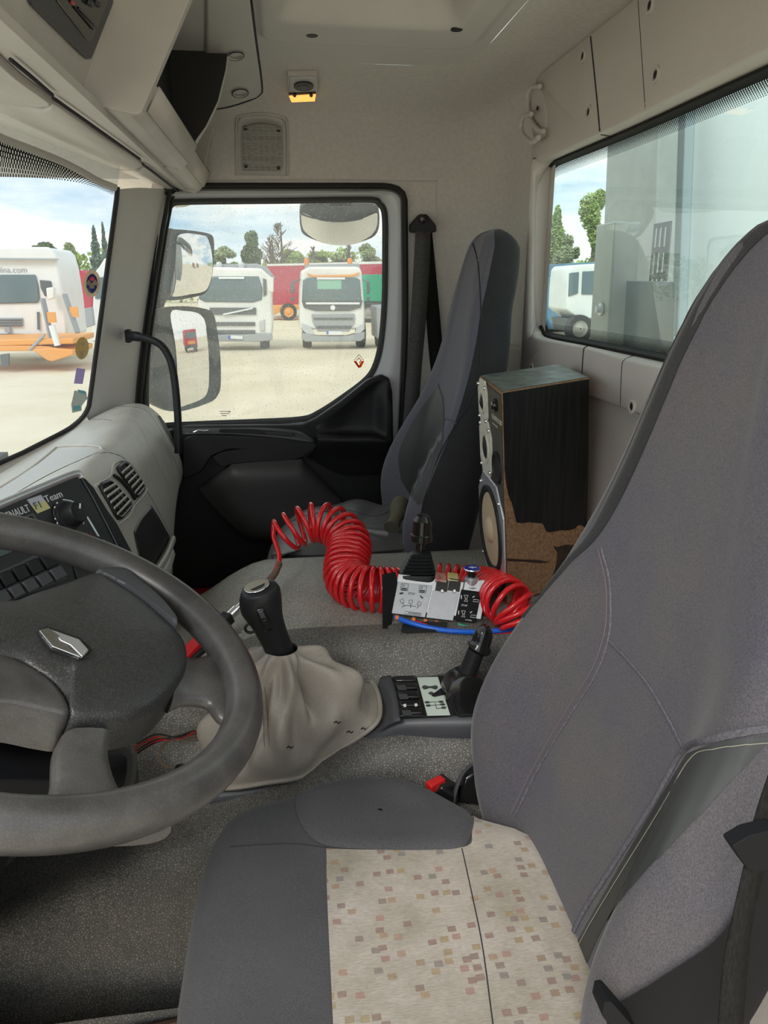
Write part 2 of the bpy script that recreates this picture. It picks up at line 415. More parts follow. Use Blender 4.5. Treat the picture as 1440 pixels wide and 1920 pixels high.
def film(name, col):
    m = bpy.data.materials.new(name); m.use_nodes = True; N = m.node_tree.nodes; L = m.node_tree.links; N.clear()
    o = N.new('ShaderNodeOutputMaterial'); d = N.new('ShaderNodeBsdfDiffuse'); t = N.new('ShaderNodeBsdfTranslucent'); x = N.new('ShaderNodeMixShader'); x.inputs[0].default_value = .55
    tc = N.new('ShaderNodeTexCoord'); n = N.new('ShaderNodeTexNoise'); n.inputs['Scale'].default_value = 150; r = N.new('ShaderNodeMix'); r.data_type = 'RGBA'; r.inputs[6].default_value = (*col, 1); r.inputs[7].default_value = (*[c * .8 for c in col], 1)
    L.new(tc.outputs['Object'], n.inputs['Vector']); L.new(n.outputs['Fac'], r.inputs[0]); L.new(r.outputs[2], d.inputs[0]); L.new(r.outputs[2], t.inputs[0]); L.new(d.outputs[0], x.inputs[1]); L.new(t.outputs[0], x.inputs[2]); tp = N.new('ShaderNodeBsdfTransparent'); tp.inputs[0].default_value = (*[min(1, c * 1.15) for c in col], 1); y = N.new('ShaderNodeMixShader'); y.inputs[0].default_value = .3; L.new(x.outputs[0], y.inputs[1]); L.new(tp.outputs[0], y.inputs[2]); L.new(y.outputs[0], o.inputs[0]); return m
M['mirror'] = mat('mirror_glass', (0.8, 0.8, 0.8), 0.02, metal=1)
def fritmat():
    m = bpy.data.materials.new('dotted_black_print'); m.use_nodes = True; N = m.node_tree.nodes; L = m.node_tree.links; N.clear()
    o = N.new('ShaderNodeOutputMaterial'); t = N.new('ShaderNodeBsdfTransparent'); d = N.new('ShaderNodeBsdfDiffuse'); d.inputs[0].default_value = (0.02, 0.02, 0.02, 1)
    uv = N.new('ShaderNodeUVMap'); sp = N.new('ShaderNodeSeparateXYZ'); L.new(uv.outputs[0], sp.inputs[0])
    def mth(op, a, b=None, c=None):
        x = N.new('ShaderNodeMath'); x.operation = op
        for i, q in enumerate((a, b, c)):
            if q is None: continue
            if isinstance(q, (int, float)): x.inputs[i].default_value = q
            else: L.new(q, x.inputs[i])
        return x.outputs[0]
    su = mth('SINE', mth('MULTIPLY', sp.outputs[0], 6.2832)); sv = mth('SINE', mth('MULTIPLY', sp.outputs[1], 6.2832))
    pr = mth('MULTIPLY', su, sv)            # checker of dots; period 1 in both
    th = mth('MULTIPLY_ADD', sp.outputs[1], -0.19, 0.98)   # dots shrink away from the edge (v counts rows)
    th2 = mth('SUBTRACT', 1.0, th)
    f = mth('GREATER_THAN', pr, mth('SUBTRACT', mth('MULTIPLY', sp.outputs[1], 0.21), 0.45))
    mx = N.new('ShaderNodeMixShader'); L.new(f, mx.inputs[0]); L.new(t.outputs[0], mx.inputs[1]); L.new(d.outputs[0], mx.inputs[2]); L.new(mx.outputs[0], o.inputs[0])
    return m
M['frit'] = fritmat()
def strip(A, B, rows, cell, name, parent, m):
    """print strip between two lines, uv counts dots"""
    n = len(A); me = bpy.data.meshes.new(name); base = ORG[parent.name]
    vs = [tuple(V(p) - base) for p in A] + [tuple(V(p) - base) for p in B]
    me.from_pydata(vs, [], [(i, i + 1, n + i + 1, n + i) for i in range(n - 1)])
    s = [0]
    for a, b in zip(A, A[1:]): s.append(s[-1] + (b - a).length / cell)
    u = me.uv_layers.new(name='UVMap')
    for l in me.loops:
        k = l.vertex_index; u.data[l.index].uv = (s[k % n], 0 if k < n else rows)
    me.materials.append(m); o = bpy.data.objects.new(name, me); COL.objects.link(o); o.parent = parent; ORG[name] = base
    return o
def off2(P, d, ax):
    """offset a closed loop in its plane (ax = plane normal), positive = outwards"""
    n = len(P); c = sum(P, V((0, 0, 0))) / n; out = []
    ar = V((0, 0, 0))
    for i in range(n): ar += (P[i] - c).cross(P[(i + 1) % n] - c)
    sg = 1 if ar.dot(ax) > 0 else -1
    for i in range(n):
        t = (P[(i + 1) % n] - P[i - 1]).normalized(); out.append(P[i] + t.cross(ax) * d * sg)
    return out
YA = V((0, 1, 0)); XA = V((1, 0, 0)); ZA = V((0, 0, 1))

# ================================================================== ceiling
rear_x = 0.655
oc = [V((-.8, 2.36, 0)), V((-.3, 2.36, 0)), V((.2, 2.36, 0)), V((.46, 2.355, 0)), V((.55, 2.33, 0)), V((.625, 2.25, 0)), V((.65, 2.14, 0)), V((rear_x, 1.9, 0)), V((rear_x, 1.5, 0)), V((rear_x, .9, 0)), V((rear_x, .3, 0))]
ic = [V((-.8, 1.92, 0)), V((-.3, 1.92, 0)), V((.15, 1.92, 0)), V((.33, 1.92, 0)), V((.38, 1.91, 0)), V((.42, 1.88, 0)), V((.44, 1.84, 0)), V((.45, 1.74, 0)), V((.45, 1.4, 0)), V((.45, .85, 0)), V((.45, .3, 0))]
wv = [0, 0, 0, 0, .12, .35, .6, .85, 1, 1, 1]
SP = [(0, .27), (.03, .30), (.07, .335), (.13, .372), (.22, .405), (.34, .432), (.52, .450), (.75, .463), (1, .47)]
RP = [(0, .27), (.02, .33), (.04, .38), (.07, .42), (.12, .444), (.2, .456), (.4, .465), (.7, .469), (1, .47)]
G = []
for (a, za), (b, zb) in zip(SP, RP):
    row = []
    for o_, i_, w in zip(oc, ic, wv):
        p = o_.lerp(i_, lerp(a, b, w)); p.z = lerp(za, zb, w); row.append(p)
    G.append(row)
c = MB(); c.grid(surf(G, 34, 90))
ceil = c.build('ceiling', M['liner'], smooth=80); tag(ceil, kind='structure')
ceil_bvh = c.bvh()
def rr(x, y, x0, x1, y0, y1, r):
    """distance outside a rounded rectangle"""
    dx = max(x0 + r - x, x - (x1 - r), 0); dy = max(y0 + r - y, y - (y1 - r), 0)
    ins = max(x0 - x, x - x1, y0 - y, y - y1)
    return math.hypot(dx, dy) - r if (dx > 0 and dy > 0) else ins
HL = at(486, 40, Z=.47).x; HY = at(600, 78, Z=.47).y; HR = .42
H2 = at(517, 30, Z=.47).x; H2Y = at(700, 44, Z=.47).y
G = []; ny = 170; nx = 200
for i in range(ny):
    y = lerp(.3, 1.92, (i / (ny - 1)) ** .55); row = []
    for j in range(nx):
        x = lerp(-.8, .45, j / (nx - 1))
        z = .47
        d = rr(x, y, HL, HR, 0, HY, .05)
        z -= .007 * (1 - sst(-.006, .003, d))
        d = rr(x, y, H2, .36, 0, H2Y, .05)
        z += .075 * (1 - sst(-.05, .004, d))
        row.append(V((x, y, z)))
    G.append(row)
c2 = MB(); c2.grid(G)
o = c2.build('ceiling', M['linerplas'], ceil, smooth=80); o.name = 'roof_hatch_surround'
_all = MB(); _all.add(c.v, c.f); _all.add(c2.v, c2.f); ceil_bvh2 = _all.bvh()
def oval(cx, cy, a, b_, n=28, rot=0): return [(cx + a * math.cos(6.2832 * i / n) * math.cos(rot) - b_ * math.sin(6.2832 * i / n) * math.sin(rot), cy + a * math.cos(6.2832 * i / n) * math.sin(rot) + b_ * math.sin(6.2832 * i / n) * math.cos(rot)) for i in range(n)]
# front roof strip with its two round plugs
def disc(c, n, r, h, name, m, parent, dome=0):
    b = MB(); n = V(n).normalized()
    b.lathe([(r * .96, 0), (r, -h * .3), (r, -h), (r * .9, -h - dome)], c, -n, 28)
    return b.build(name, m, parent, smooth=30)
fs = thing('trim_1', (-.15, 1.5, .46), kind='structure')
fpx = [(395, -30), (462, -30), (472, 30), (488, 150), (486, 172), (470, 184), (425, 196), (395, 200)]
b = MB(); b.grid(patch(ceil_bvh2, coons([(385, -40), (425, -40), (466, -40)], [(385, 205), (430, 197), (470, 184)], [(385, -40), (385, 205)], [(466, -40), (478, 60), (491, 160), (484, 178), (470, 184)], 40, 14), .003)); b.build('panel', M['linerplas'], fs, solid=.003, off=1)
b = MB(); b.tube(drape(ceil_bvh2, pxc([(466, -40), (478, 60), (491, 160), (486, 177), (470, 186), (430, 199), (405, 203)], 50), .001), .003, 6); b.build('panel_groove', M['seam'], fs)
for x, y in ((442, 99), (450, 170)):
    b = MB(); b.tube(drape(ceil_bvh2, oval(x, y, 15, 8, 30, -.05), .0066), .0012, 6, closed=True); b.build('plug_groove', M['seam'], fs)
    b = MB(); b.tube(drape(ceil_bvh2, oval(x, y, 13, 6.6, 30, -.05), .0066), .0016, 6, closed=True); b.build('plug', M['linerplas'], fs)
for x, y in ((585, 68), (856, 57)):
    p = at(x, y, Z=.462); b = MB(); b.lathe([(.011, 0), (.012, .001), (.012, .004)], p, (0, 0, 1), 20); b.build('fixing_hole', M['rub'], ceil)

# ================================================================== passenger side wall (B pillar) and door
YD = 2.35
OS = rnd([at(x, y, Y=YD) for x, y in [(300, 345), (762, 345), (764, 620), (752, 860), (738, 1330), (200, 1330), (262, 640)]], [.1, .11, .3, .3, .1, .1, .3], 8)
OS = poly(OS, 220, True)
def rect_match(P, x0, x1, z0, z1, y):
    out = []; c = V(((x0 + x1) / 2, y, (z0 + z1) / 2))
    for p in P:
        d = p - c; k = min((x1 - c.x) / abs(d.x) if abs(d.x) > 1e-6 else 1e9, (z1 - c.z) / abs(d.z) if abs(d.z) > 1e-6 else 1e9)
        out.append(V((c.x + d.x * k, y, c.z + d.z * k)))
    return out
wr_ = MB(); OR = rect_match(OS, -.62, .56, -1.5, .29, YD)
for p in OR:
    za, zb = at(285, 345, Y=YD), at(222, 800, Y=YD)
    if p.z > -.5: p.x = max(p.x, lerp(za.x, zb.x, (za.z - p.z) / (za.z - zb.z)))
wr_.ring(OR, OS, (0, .05, 0))
tag(wr_.build('wall_passenger', M['liner'], smooth=30), kind='structure')
b = MB(); S_ = [p + V((0, -.008, 0)) for p in off2(OS, -.006, YA)]; b.tube(S_, .0085, 10, closed=True)
tag(b.build('trim_2', M['rub']), kind='structure')      # door opening weather strip
# header bead under the headliner and pillar seams
b = MB(); b.tube(crv([at(x, y, Y=2.352) for x, y in [(385, 339), (600, 337), (800, 340), (880, 340)]], 30), .0035, 8); tag(b.build('trim_3', M['pillar']), kind='structure')
# rear corner panel
G = []
for z in (.285, .1, -.3, -.8, -1.3):
    G.append([V((p.x - .004, p.y - .004, z)) for p in [V((.47, 2.352, 0)), V((.55, 2.33, 0)), V((.625, 2.25, 0)), V((.65, 2.14, 0)), V((rear_x, 1.86, 0))]])
b = MB(); b.grid(surf(G, 12, 60)); tag(b.build('wall_corner', M['liner'], smooth=80), kind='structure')
b = MB(); b.tube([at(880, y, Y=2.34) for y in (342, 420, 520, 700)], .002, 6); b.build('trim_4', M['seam']); tag(bpy.data.objects['trim_4'], kind='structure')

door = thing('door_1', (0, 2.36, -1.4), kind='structure')
GLpx = [(314, 404), (324, 390), (345, 384), (520, 382), (690, 380), (706, 386), (716, 402), (717, 480), (716, 560), (711, 629), (702, 675), (685, 706), (640, 741), (595, 770), (565, 781), (480, 786), (400, 789), (330, 792), (296, 792), (280, 770), (280, 690), (286, 620), (297, 520)]
GL = poly(crv([at(x, y, Y=2.375) for x, y in GLpx], 260, True), 260, True)
b = MB(); b.prism(off2(GL, .004, YA), (0, .004, 0)); win = b.build('window_pane', M['glass_side'], door, smooth=0)
GS1 = off2(GL, .014, YA)
b = MB(); b.ring([p + V((0, -.02, 0)) for p in GS1], GL, (0, .012, 0)); b.build('window_seal', M['rub'], door, bevel=.003)
b = MB(); b.tube([p + V((0, -.019, 0)) for p in off2(GL, .0035, YA)], .0018, 6, closed=True); b.build('seal_lip', M['darkgrey'], door)
FO = poly(off2(OS, -.014, YA), 260, True)
# match start of loops
def align(A, B):
    k = min(range(len(B)), key=lambda i: (B[i] - A[0]).length)
    B = B[k:] + B[:k]
    if sum((A[i] - B[i]).length for i in range(0, len(A), 20)) > sum((A[i] - B[-i]).length for i in range(0, len(A), 20)): B = [B[0]] + B[:0:-1]
    return B
def radial(A, B, c):
    out = []
    for p in A:
        d = (p - c); best = None
        for i in range(len(B)):
            a = B[i] - c; e = B[(i + 1) % len(B)] - B[i]
            den = d.x * e.z - d.z * e.x
            if abs(den) < 1e-12: continue
            t = (a.x * e.z - a.z * e.x) / den; u = (a.x * d.z - a.z * d.x) / den
            if t > 0 and -1e-6 <= u <= 1 + 1e-6 and (best is None or t < best): best = t
        q = c + d * (best or 1); q.y = B[0].y; out.append(q)
    return out
FO = radial(GS1, FO, at(500, 600, Y=2.375))
mid = [a.lerp(b_, .5) + V((0, -.018, 0)) for a, b_ in zip(GS1, FO)]
b = MB(); b.grid([[p + V((0, -.012, 0)) for p in GS1], [p + V((0, -.018, 0)) for p in off2(GS1, .004, YA)], mid, [p + V((0, -.002, 0)) for p in off2(FO, -.004, YA)], [p + V((0, .02, 0)) for p in FO], [p + V((0, .022, 0)) for p in off2(FO, .035, YA)]], cv=True)
b.build('door_frame', M['paint'], door, smooth=50)
# black inner trim
def pr(px, Y, depth, name, m, parent, bev=.004, r=.2, k=5):
    q = MB(); q.prism(rnd([at(x, y, Y=Y) for x, y in px], r, k), (0, depth, 0)); return q.build(name, m, parent, bevel=bev, seg=3)
pr([(338, 799), (565, 797), (592, 785), (640, 752), (690, 712), (716, 703), (730, 710), (736, 735), (738, 850), (738, 1104), (232, 1104), (240, 850)], 2.315, .03, 'door_panel', M['doorblk'], door, .005, .12)
pr([(342, 814), (512, 820), (590, 826), (594, 838), (570, 857), (540, 868), (500, 846), (430, 842), (395, 856), (378, 885), (342, 900)], 2.285, .03, 'armrest', M['doorblk'], door, .006, .2)
b = MB(); b.grid(surf([[at(x, y, Y=2.30) for x, y in [(342, 803), (430, 802), (505, 802), (560, 808), (592, 823)]], [at(x, y, Y=2.28) for x, y in [(342, 814), (430, 813), (512, 820), (560, 826), (590, 829)]]], 4, 24))
b.build('armrest_ledge', M['darkgrey'], door, solid=.004)
pr([(411, 804), (470, 804), (551, 811), (551, 817), (470, 813), (411, 811)], 2.279, .004, 'switch_slot', M['rub'], door, .001)
pr([(497, 809), (547, 812), (549, 817), (497, 814)], 2.276, .004, 'window_switch', M['doorgry'], door, .001)
b = MB(); b.tube(crv([at(x, y, Y=2.272) for x, y in [(363, 810), (372, 807), (382, 808), (391, 807)]], 12), .0035, 8, flat=.6); b.build('lock_lever', M['chrome'], door)
pr([(397, 858), (420, 846), (455, 842), (495, 843), (535, 852), (556, 862), (440, 868), (415, 876)], 2.283, .004, 'handle_recess', M['rub'], door, .001, .3)
G = [atY([(372, 915, 2.30), (427, 877, 2.285), (445, 869, 2.285), (553, 862, 2.285), (570, 868, 2.285), (634, 930, 2.30)]),
     atY([(374, 918, 2.285), (432, 896, 2.262), (452, 892, 2.258), (548, 890, 2.258), (572, 890, 2.262), (640, 940, 2.285)]),
     atY([(405, 955, 2.27), (435, 948, 2.258), (470, 946, 2.256), (550, 946, 2.256), (600, 950, 2.258), (655, 968, 2.275)]),
     atY([(455, 1004, 2.275), (470, 1004, 2.262), (500, 1004, 2.26), (560, 1004, 2.26), (600, 1004, 2.262), (650, 1004, 2.28)]),
     atY([(465, 1016, 2.31), (480, 1018, 2.31), (510, 1018, 2.31), (560, 1018, 2.31), (600, 1018, 2.31), (650, 1018, 2.31)])]
b = MB(); b.grid(surf(G, 20, 40)); b.build('door_pocket', M['doorgry'], door, smooth=60)
# rear corner bolster of the door trim with its scooped recess
G = [atY([(592, 800, 2.30), (640, 765, 2.30), (690, 724, 2.30), (716, 712, 2.30), (731, 716, 2.30), (735, 742, 2.30)]),
     atY([(594, 806, 2.296), (640, 790, 2.308), (688, 750, 2.308), (706, 738, 2.306), (722, 745, 2.29), (733, 760, 2.288)]),
     atY([(594, 812, 2.29), (640, 808, 2.306), (690, 806, 2.306), (704, 806, 2.304), (722, 812, 2.285), (734, 815, 2.286)]),
     atY([(594, 818, 2.275), (640, 819, 2.275), (690, 818, 2.272), (706, 820, 2.27), (722, 824, 2.268), (735, 826, 2.276)]),
     atY([(596, 826, 2.27), (640, 829, 2.268), (690, 829, 2.266), (706, 829, 2.266), (722, 830, 2.266), (736, 832, 2.276)]),
     atY([(590, 845, 2.28), (640, 856, 2.29), (690, 860, 2.29), (706, 860, 2.29), (722, 860, 2.29), (737, 860, 2.30)]),
     atY([(575, 857, 2.30), (640, 890, 2.31), (690, 890, 2.31), (706, 890, 2.31), (722, 890, 2.31), (737, 890, 2.31)])]
b = MB(); b.grid(surf(G, 40, 40)); b.build('corner_trim', M['doorblk'], door, smooth=60)
b = MB(); b.tube(crv([at(x, y, Y=2.283) for x, y in [(573, 797), (588, 812), (594, 826), (588, 842), (570, 858)]], 16), .0016, 6); b.build('trim_joint', M['rub'], door)
# outer skin of the door, seen in the mirrors
b = MB(); b.ring(off2(FO, -.002, YA), GS1, (0, .004, 0)); 
for i in range(len(b.v)): b.v[i] = b.v[i] + V((0, .06, 0))
b.build('outer_skin', M['paint'], door, smooth=0)
# marks on the pane
pw = 2.372
def mark(px, name, m, parent, Y=pw): q = MB(); q.prism([at(x, y, Y=Y) for x, y in px], (0, .0006, 0)); return q.build(name, m, parent, smooth=0)
M['logo_o'] = film('orange_print', (0.9, 0.26, 0.02)); M['logo_w'] = film('white_print_mark', (0.9, 0.9, 0.9))
st = thing('diamond_sticker', at(673, 690, Y=pw), 'small orange and white diamond sticker in the lower rear corner of the passenger door glass', 'sticker')
mark([(663, 677), (672, 689), (674, 688), (667, 677)], 'mark', M['logo_o'], st); mark([(663, 677), (668, 677), (675, 689), (672, 690)], 'mark', M['logo_o'], st)
mark([(683, 677), (678, 677), (671, 689), (677, 689)], 'mark', M['logo_o'], st)
mark([(663, 676), (673, 663), (673, 666), (665, 676)], 'mark', M['logo_w'], st); mark([(683, 676), (673, 663), (673, 666), (681, 676)], 'mark', M['logo_w'], st)
mark([(668, 676), (673, 670), (678, 676), (674, 682), (673, 680), (676, 676), (673, 672), (670, 676)], 'mark', M['logo_o'], st)
for k, (x, y, w) in enumerate([(412, 771, 20), (413, 775, 17), (416, 779, 9), (429, 772, 3)]): mark([(x, y), (x + w, y), (x + w, y + 1), (x, y + 1)], 'pane_print', M['rub'], door)

# ================================================================== back wall, window 3
XP = .60; XG = .66
op_px = [(996, 336), (1009, 305), (1030, 292), (1120, 250), (1211, 205), (1440, 87)]
ob_px = [(989, 607), (995, 625), (1009, 635), (1093, 652), (1166, 673), (1266, 697)]
def op_loop(top, bot, X, yend, n=240):
    T = [at(x, y, X=X) for x, y in top]; B = [at(x, y, X=X) for x, y in bot]
    zt = T[-1].z; zb = B[-1].z
    L = T[:] + [V((X, yend + .06, zt)), V((X, yend, zt - .06)), V((X, yend, zb + .06)), V((X, yend + .06, zb))] + B[::-1]
    return poly(crv(L, 400, True), n, True)
OP = op_loop(op_px, ob_px, XP, .5)
GW = op_loop([(1026, 395), (1033, 330), (1045, 313), (1062, 305), (1200, 250), (1440, 147)], [(1021, 585), (1026, 612), (1038, 624), (1120, 639), (1280, 669)], XG, .53)
GW = align(OP, GW)
OB = []
y0, y1, z0, z1 = .2, at(990, 400, X=XP).y, at(1164, 766, X=XP).z, at(1107, 60, X=XP).z
cc = V((XP, 1.2, .07))
for p in OP:
    d = p - cc; k = min(((y1 if d.y > 0 else y0) - cc.y) / d.y if abs(d.y) > 1e-6 else 1e9, ((z1 if d.z > 0 else z0) - cc.z) / d.z if abs(d.z) > 1e-6 else 1e9)
    OB.append(cc + d * k)
b = MB(); b.grid([[p + V((.05, 0, 0)) for p in OB], [p + V((.006, 0, 0)) for p in OB], off2(OB, -.006, XA), off2(OP, .010, XA), [p + V((.003, 0, 0)) for p in off2(OP, .003, XA)], [p + V((.010, 0, 0)) for p in OP], [p + V((-.012, 0, 0)) for p in off2(GW, .012, XA)]], cv=True)
rwall = b.build('wall_back', M['wallp'], smooth=50); tag(rwall, kind='structure'); rw_bvh = b.bvh()
b = MB(); b.grid([[p + V((-.013, 0, 0)) for p in off2(GW, .013, XA)], [p + V((-.016, 0, 0)) for p in off2(GW, .006, XA)], [p + V((-.004, 0, 0)) for p in GW], GW], cv=True)
w3 = thing('window_3', (XG, 1.2, -.1), kind='structure'); b.build('window_seal', M['rub'], w3, smooth=60)
b = MB(); b.add(off2(GW, .004, XA), [tuple(range(len(GW)))]); b.build('window_pane', M['glass_rear'], w3, smooth=0)
def mark3(A, B, rows, cell, name): strip([p + V((-.001, 0, 0)) for p in A], [p + V((-.001, 0, 0)) for p in B], rows, cell, name, w3, M['frit'])
GI = off2(GW, -.022, XA)
mark3(GW + [GW[0]], GI + [GI[0]], 4, .0055, 'dotted_edge')
# lower recessed back wall
b = MB(); b.box((.635, 1.2, -.75), (.03, 1.9, 1.15)); o = b.build('wall_rear_lower', M['wallp'], bevel=.01); tag(o, kind='structure')
# panel joints, fixings
def groove(px, name, r, m, parent, bvh, off=-.0005, n=30, obj=None):
    P = drape(bvh, pxc(px, n), off); q = MB(); q.tube(P, r, 6); return q.build(name, m, parent)
groove([(1107, 62), (1113, 120), (1120, 190), (1125, 246)], 'panel_joint', .0025, M['seam'], rwall, rw_bvh)
groove([(1196, -5), (1203, 100), (1210, 205)], 'panel_joint', .0012, M['seam'], rwall, rw_bvh)
groove([(1127, 252), (1150, 256)], 'panel_joint', .002, M['seam'], rwall, rw_bvh)
groove([(1128, 640), (1100, 650), (1094, 662), (1090, 735)], 'panel_joint', .0022, M['seam'], rwall, rw_bvh)
groove([(1195, 664), (1172, 674), (1166, 690), (1163, 765)], 'panel_joint', .0014, M['seam'], rwall, rw_bvh)
for x, y in ((1095, 105), (1106, 210), (1221, 10), (1232, 140), (1187, 762), (998, 690)):
    p = at(x, y, X=XP + .001)
    s_ = MB(); s_.lathe([(.0125, 0), (.0125, .004), (.0085, .0045), (.0075, -.002), (.001, -.002)], p, (-1, 0, 0), 20); f = s_.build('screw_cup', M['wallp'], rwall)
    s_ = MB(); s_.lathe([(.0065, 0), (.006, .0035), (.002, .004)], p, (-1, 0, 0), 14); s_.build('screw', M['rub'], rwall)

# ================================================================== A pillar, windscreen
LP = [(220, 355, 2.15), (213, 430, 2.15), (204, 520, 2.15), (194, 600, 2.15), (183, 680, 2.15), (170, 745, 2.15), (160, 775, 2.15), (130, 806, 2.13)]
RPp = [(312, 355, 2.34), (298, 430, 2.34), (284, 520, 2.34), (272, 600, 2.34), (262, 680, 2.34), (256, 745, 2.34), (254, 800, 2.34), (254, 830, 2.34)]
MPp = [(262, 352, 2.235), (252, 430, 2.235), (240, 520, 2.235), (231, 600, 2.235), (221, 680, 2.235), (212, 745, 2.235), (208, 800, 2.235), (205, 830, 2.235)]
G = [[at(x - 2, y, Y=Y + .03) + V((0, 0, 0)) for x, y, Y in LP], atY(LP), atY(MPp), atY(RPp), [at(x + 4, y, Y=Y + .02) for x, y, Y in RPp]]
b = MB(); b.grid(surf(G, 26, 40)); ap = b.build('trim_5', M['pillar'], smooth=70); tag(ap, kind='structure'); ap_bvh = b.bvh()
b = MB(); b.tube([at(x + 7, y, Y=Y) for x, y, Y in RPp], .006, 8); b.tube([at(x + 15, y, Y=Y + .01) for x, y, Y in RPp], .004, 8); tag(b.build('trim_6', M['rub']), kind='structure')

w1 = thing('window_1', (-.7, 1.5, -.45), kind='structure')
def wsx(y):   # plan curve of the windscreen
    pts = [(2.155, 0), (2.13, .035), (2.05, .11), (1.9, .19), (1.7, .25), (1.3, .31), (.8, .33), (.2, .29)]
    for (a, xa), (b_, xb) in zip(pts, pts[1:]):
        if y >= b_: return lerp(xa, xb, (a - y) / (a - b_))
    return pts[-1][1]
ys = [2.155, 2.15, 2.13, 2.1, 2.05, 1.98, 1.9, 1.8, 1.7, 1.5, 1.3, 1.05, .8, .5, .2]
def edge(z):  # x of the pillar edge at height z
    a = at(218, 362, Y=2.15); c_ = at(165, 770, Y=2.15); return lerp(a.x, c_.x, (a.z - z) / (a.z - c_.z))
bz = lambda y: lerp(-.40, -.50, sst(2.15, 1.5, y)) - (.03 * sst(2.11, 2.0, y))
G = []
for t in [i / 14 for i in range(15)]:
    row = []
    for y in ys:
        zb = -.36 if y > 2.14 else bz(y)
        z = lerp(.42, zb, t); row.append(V((edge(z) - wsx(y), y, z)))
    G.append(row)
b = MB(); b.grid(G); o = b.build('window_pane', M['glass_front'], w1, smooth=80); ws_bvh = b.bvh()
b = MB(); b.tube(drape(ws_bvh, pxc([(219, 350), (213, 430), (204, 520), (194, 600), (183, 680), (170, 745), (158, 776), (138, 796), (112, 812), (60, 839), (0, 866), (-40, 885)], 60), .004), .0065, 8); b.build('window_seal', M['rub'], w1)
A = drape(ws_bvh, pxc([(-30, 245), (0, 262), (60, 285), (110, 305), (150, 325), (180, 342), (214, 356)], 60), .003)
B = drape(ws_bvh, pxc([(-30, 330), (0, 331), (60, 333), (110, 337), (150, 343), (180, 352), (211, 366)], 60), .003)
strip(A, B, 3.4, .008, 'dotted_edge', w1, M['frit'])
SL = drape(ws_bvh, pxc([(158, 776), (138, 796), (112, 812), (60, 839), (0, 866), (-40, 885)], 40), .004)
b = MB(); b.grid([[p + V((.002, 0, -.002)) for p in SL], [p + V((.02, -.01, -.035)) for p in SL], [p + V((.10, -.04, -.10)) for p in SL]]); b.build('window_cowl', M['dash'], w1, smooth=80)
# roof lip above the windscreen
b = MB(); b.tube(drape(ws_bvh, pxc([(-30, 240), (0, 258), (60, 281), (110, 301), (150, 321), (180, 338), (216, 352)], 40), .004), .009, 8); tag(b.build('trim_7', M['beige']), kind='structure')
def stick(name, px, m, label, cat='sticker', off=.006):
    c0 = drape(ws_bvh, [(sum(p[0] for p in px) / len(px), sum(p[1] for p in px) / len(px))], off)[0]
    t = thing(name, c0, label, cat)
    q = MB(); P = drape(ws_bvh, px, off); q.prism(P, (.0006, -.0006, 0)); q.build('backing', m, t, smooth=0); return t
def oval(cx, cy, a, b_, n=28, rot=0): return [(cx + a * math.cos(6.2832 * i / n) * math.cos(rot) - b_ * math.sin(6.2832 * i / n) * math.sin(rot), cy + a * math.cos(6.2832 * i / n) * math.sin(rot) + b_ * math.sin(6.2832 * i / n) * math.cos(rot)) for i in range(n)]
M['st_cream'] = film('sticker_cream', (0.75, 0.66, 0.52)); M['st_blue'] = film('sticker_blue', (0.12, 0.15, 0.45)); M['st_gold'] = film('sticker_gold', (0.6, 0.5, 0.28))
M['st_vio'] = film('sticker_violet', (0.52, 0.46, 0.66)); M['st_gry'] = film('sticker_grey', (0.55, 0.58, 0.55)); M['st_teal'] = mat('sticker_teal', (0.12, 0.32, 0.33), 0.5); M['st_red'] = mat('sticker_red', (0.6, 0.06, 0.08), 0.5)
def sub(t, px, name, m, off): q = MB(); q.prism(drape(ws_bvh, px, off), (.0004, -.0004, 0)); return q.build(name, m, t, smooth=0)
t = stick('windscreen_sticker', oval(169.5, 531, 16.5, 26, rot=.06), M['st_cream'], 'oval cream sticker with blue ring, wings and a red top, highest on the windscreen')
sub(t, oval(169.5, 531, 11, 18.5, rot=.06), 'blue_ring', M['st_blue'], .0072)
sub(t, [(156, 533), (163, 523), (169, 531), (176, 523), (184, 534), (174, 534), (174, 540), (164, 540), (164, 534)], 'wings', M['st_cream'], .0082); sub(t, oval(169.5, 522, 5, 4), 'red_top', M['st_red'], .009)
t = stick('windscreen_sticker', oval(151.5, 652, 13, 21, rot=.08), M['st_gold'], 'oval gold sticker below the blue and cream one on the windscreen')
sub(t, [(147, 642), (153, 640), (156, 646), (150, 648)], 'print', M['st_cream'], .0072); sub(t, [(145, 656), (158, 656), (158, 660), (154, 660), (153, 670), (147, 670), (148, 660), (145, 660)], 'print', M['st_cream'], .0072)
stick('windscreen_sticker', [(141, 689), (158, 691), (153, 719), (136, 718)], M['st_vio'], 'small violet rectangular ticket on the windscreen')
t = stick('windscreen_sticker', [(137, 731), (160, 734), (161, 743), (167, 746), (160, 748), (151, 760), (151, 769), (133, 773), (131, 757)], M['st_gry'], 'torn grey ticket with teal corners, lowest on the windscreen')
sub(t, [(143, 729), (158, 732), (158, 738), (146, 735)], 'teal_corner', M['st_teal'], .0072); sub(t, [(134, 761), (148, 758), (149, 766), (134, 769)], 'teal_corner', M['st_teal'], .0072)
b = MB(); b.box((.0, 2.27, at(390, 1128, Y=2.26).z), (1.3, .12, .05)); tag(b.build('trim_8', M['redp'], bevel=.006), kind='structure')   # red painted door sill
# floor
b = MB(); b.box((0, 1.3, -1.42), (1.6, 2.3, .04)); tag(b.build('floor', M['rub']), kind='structure')
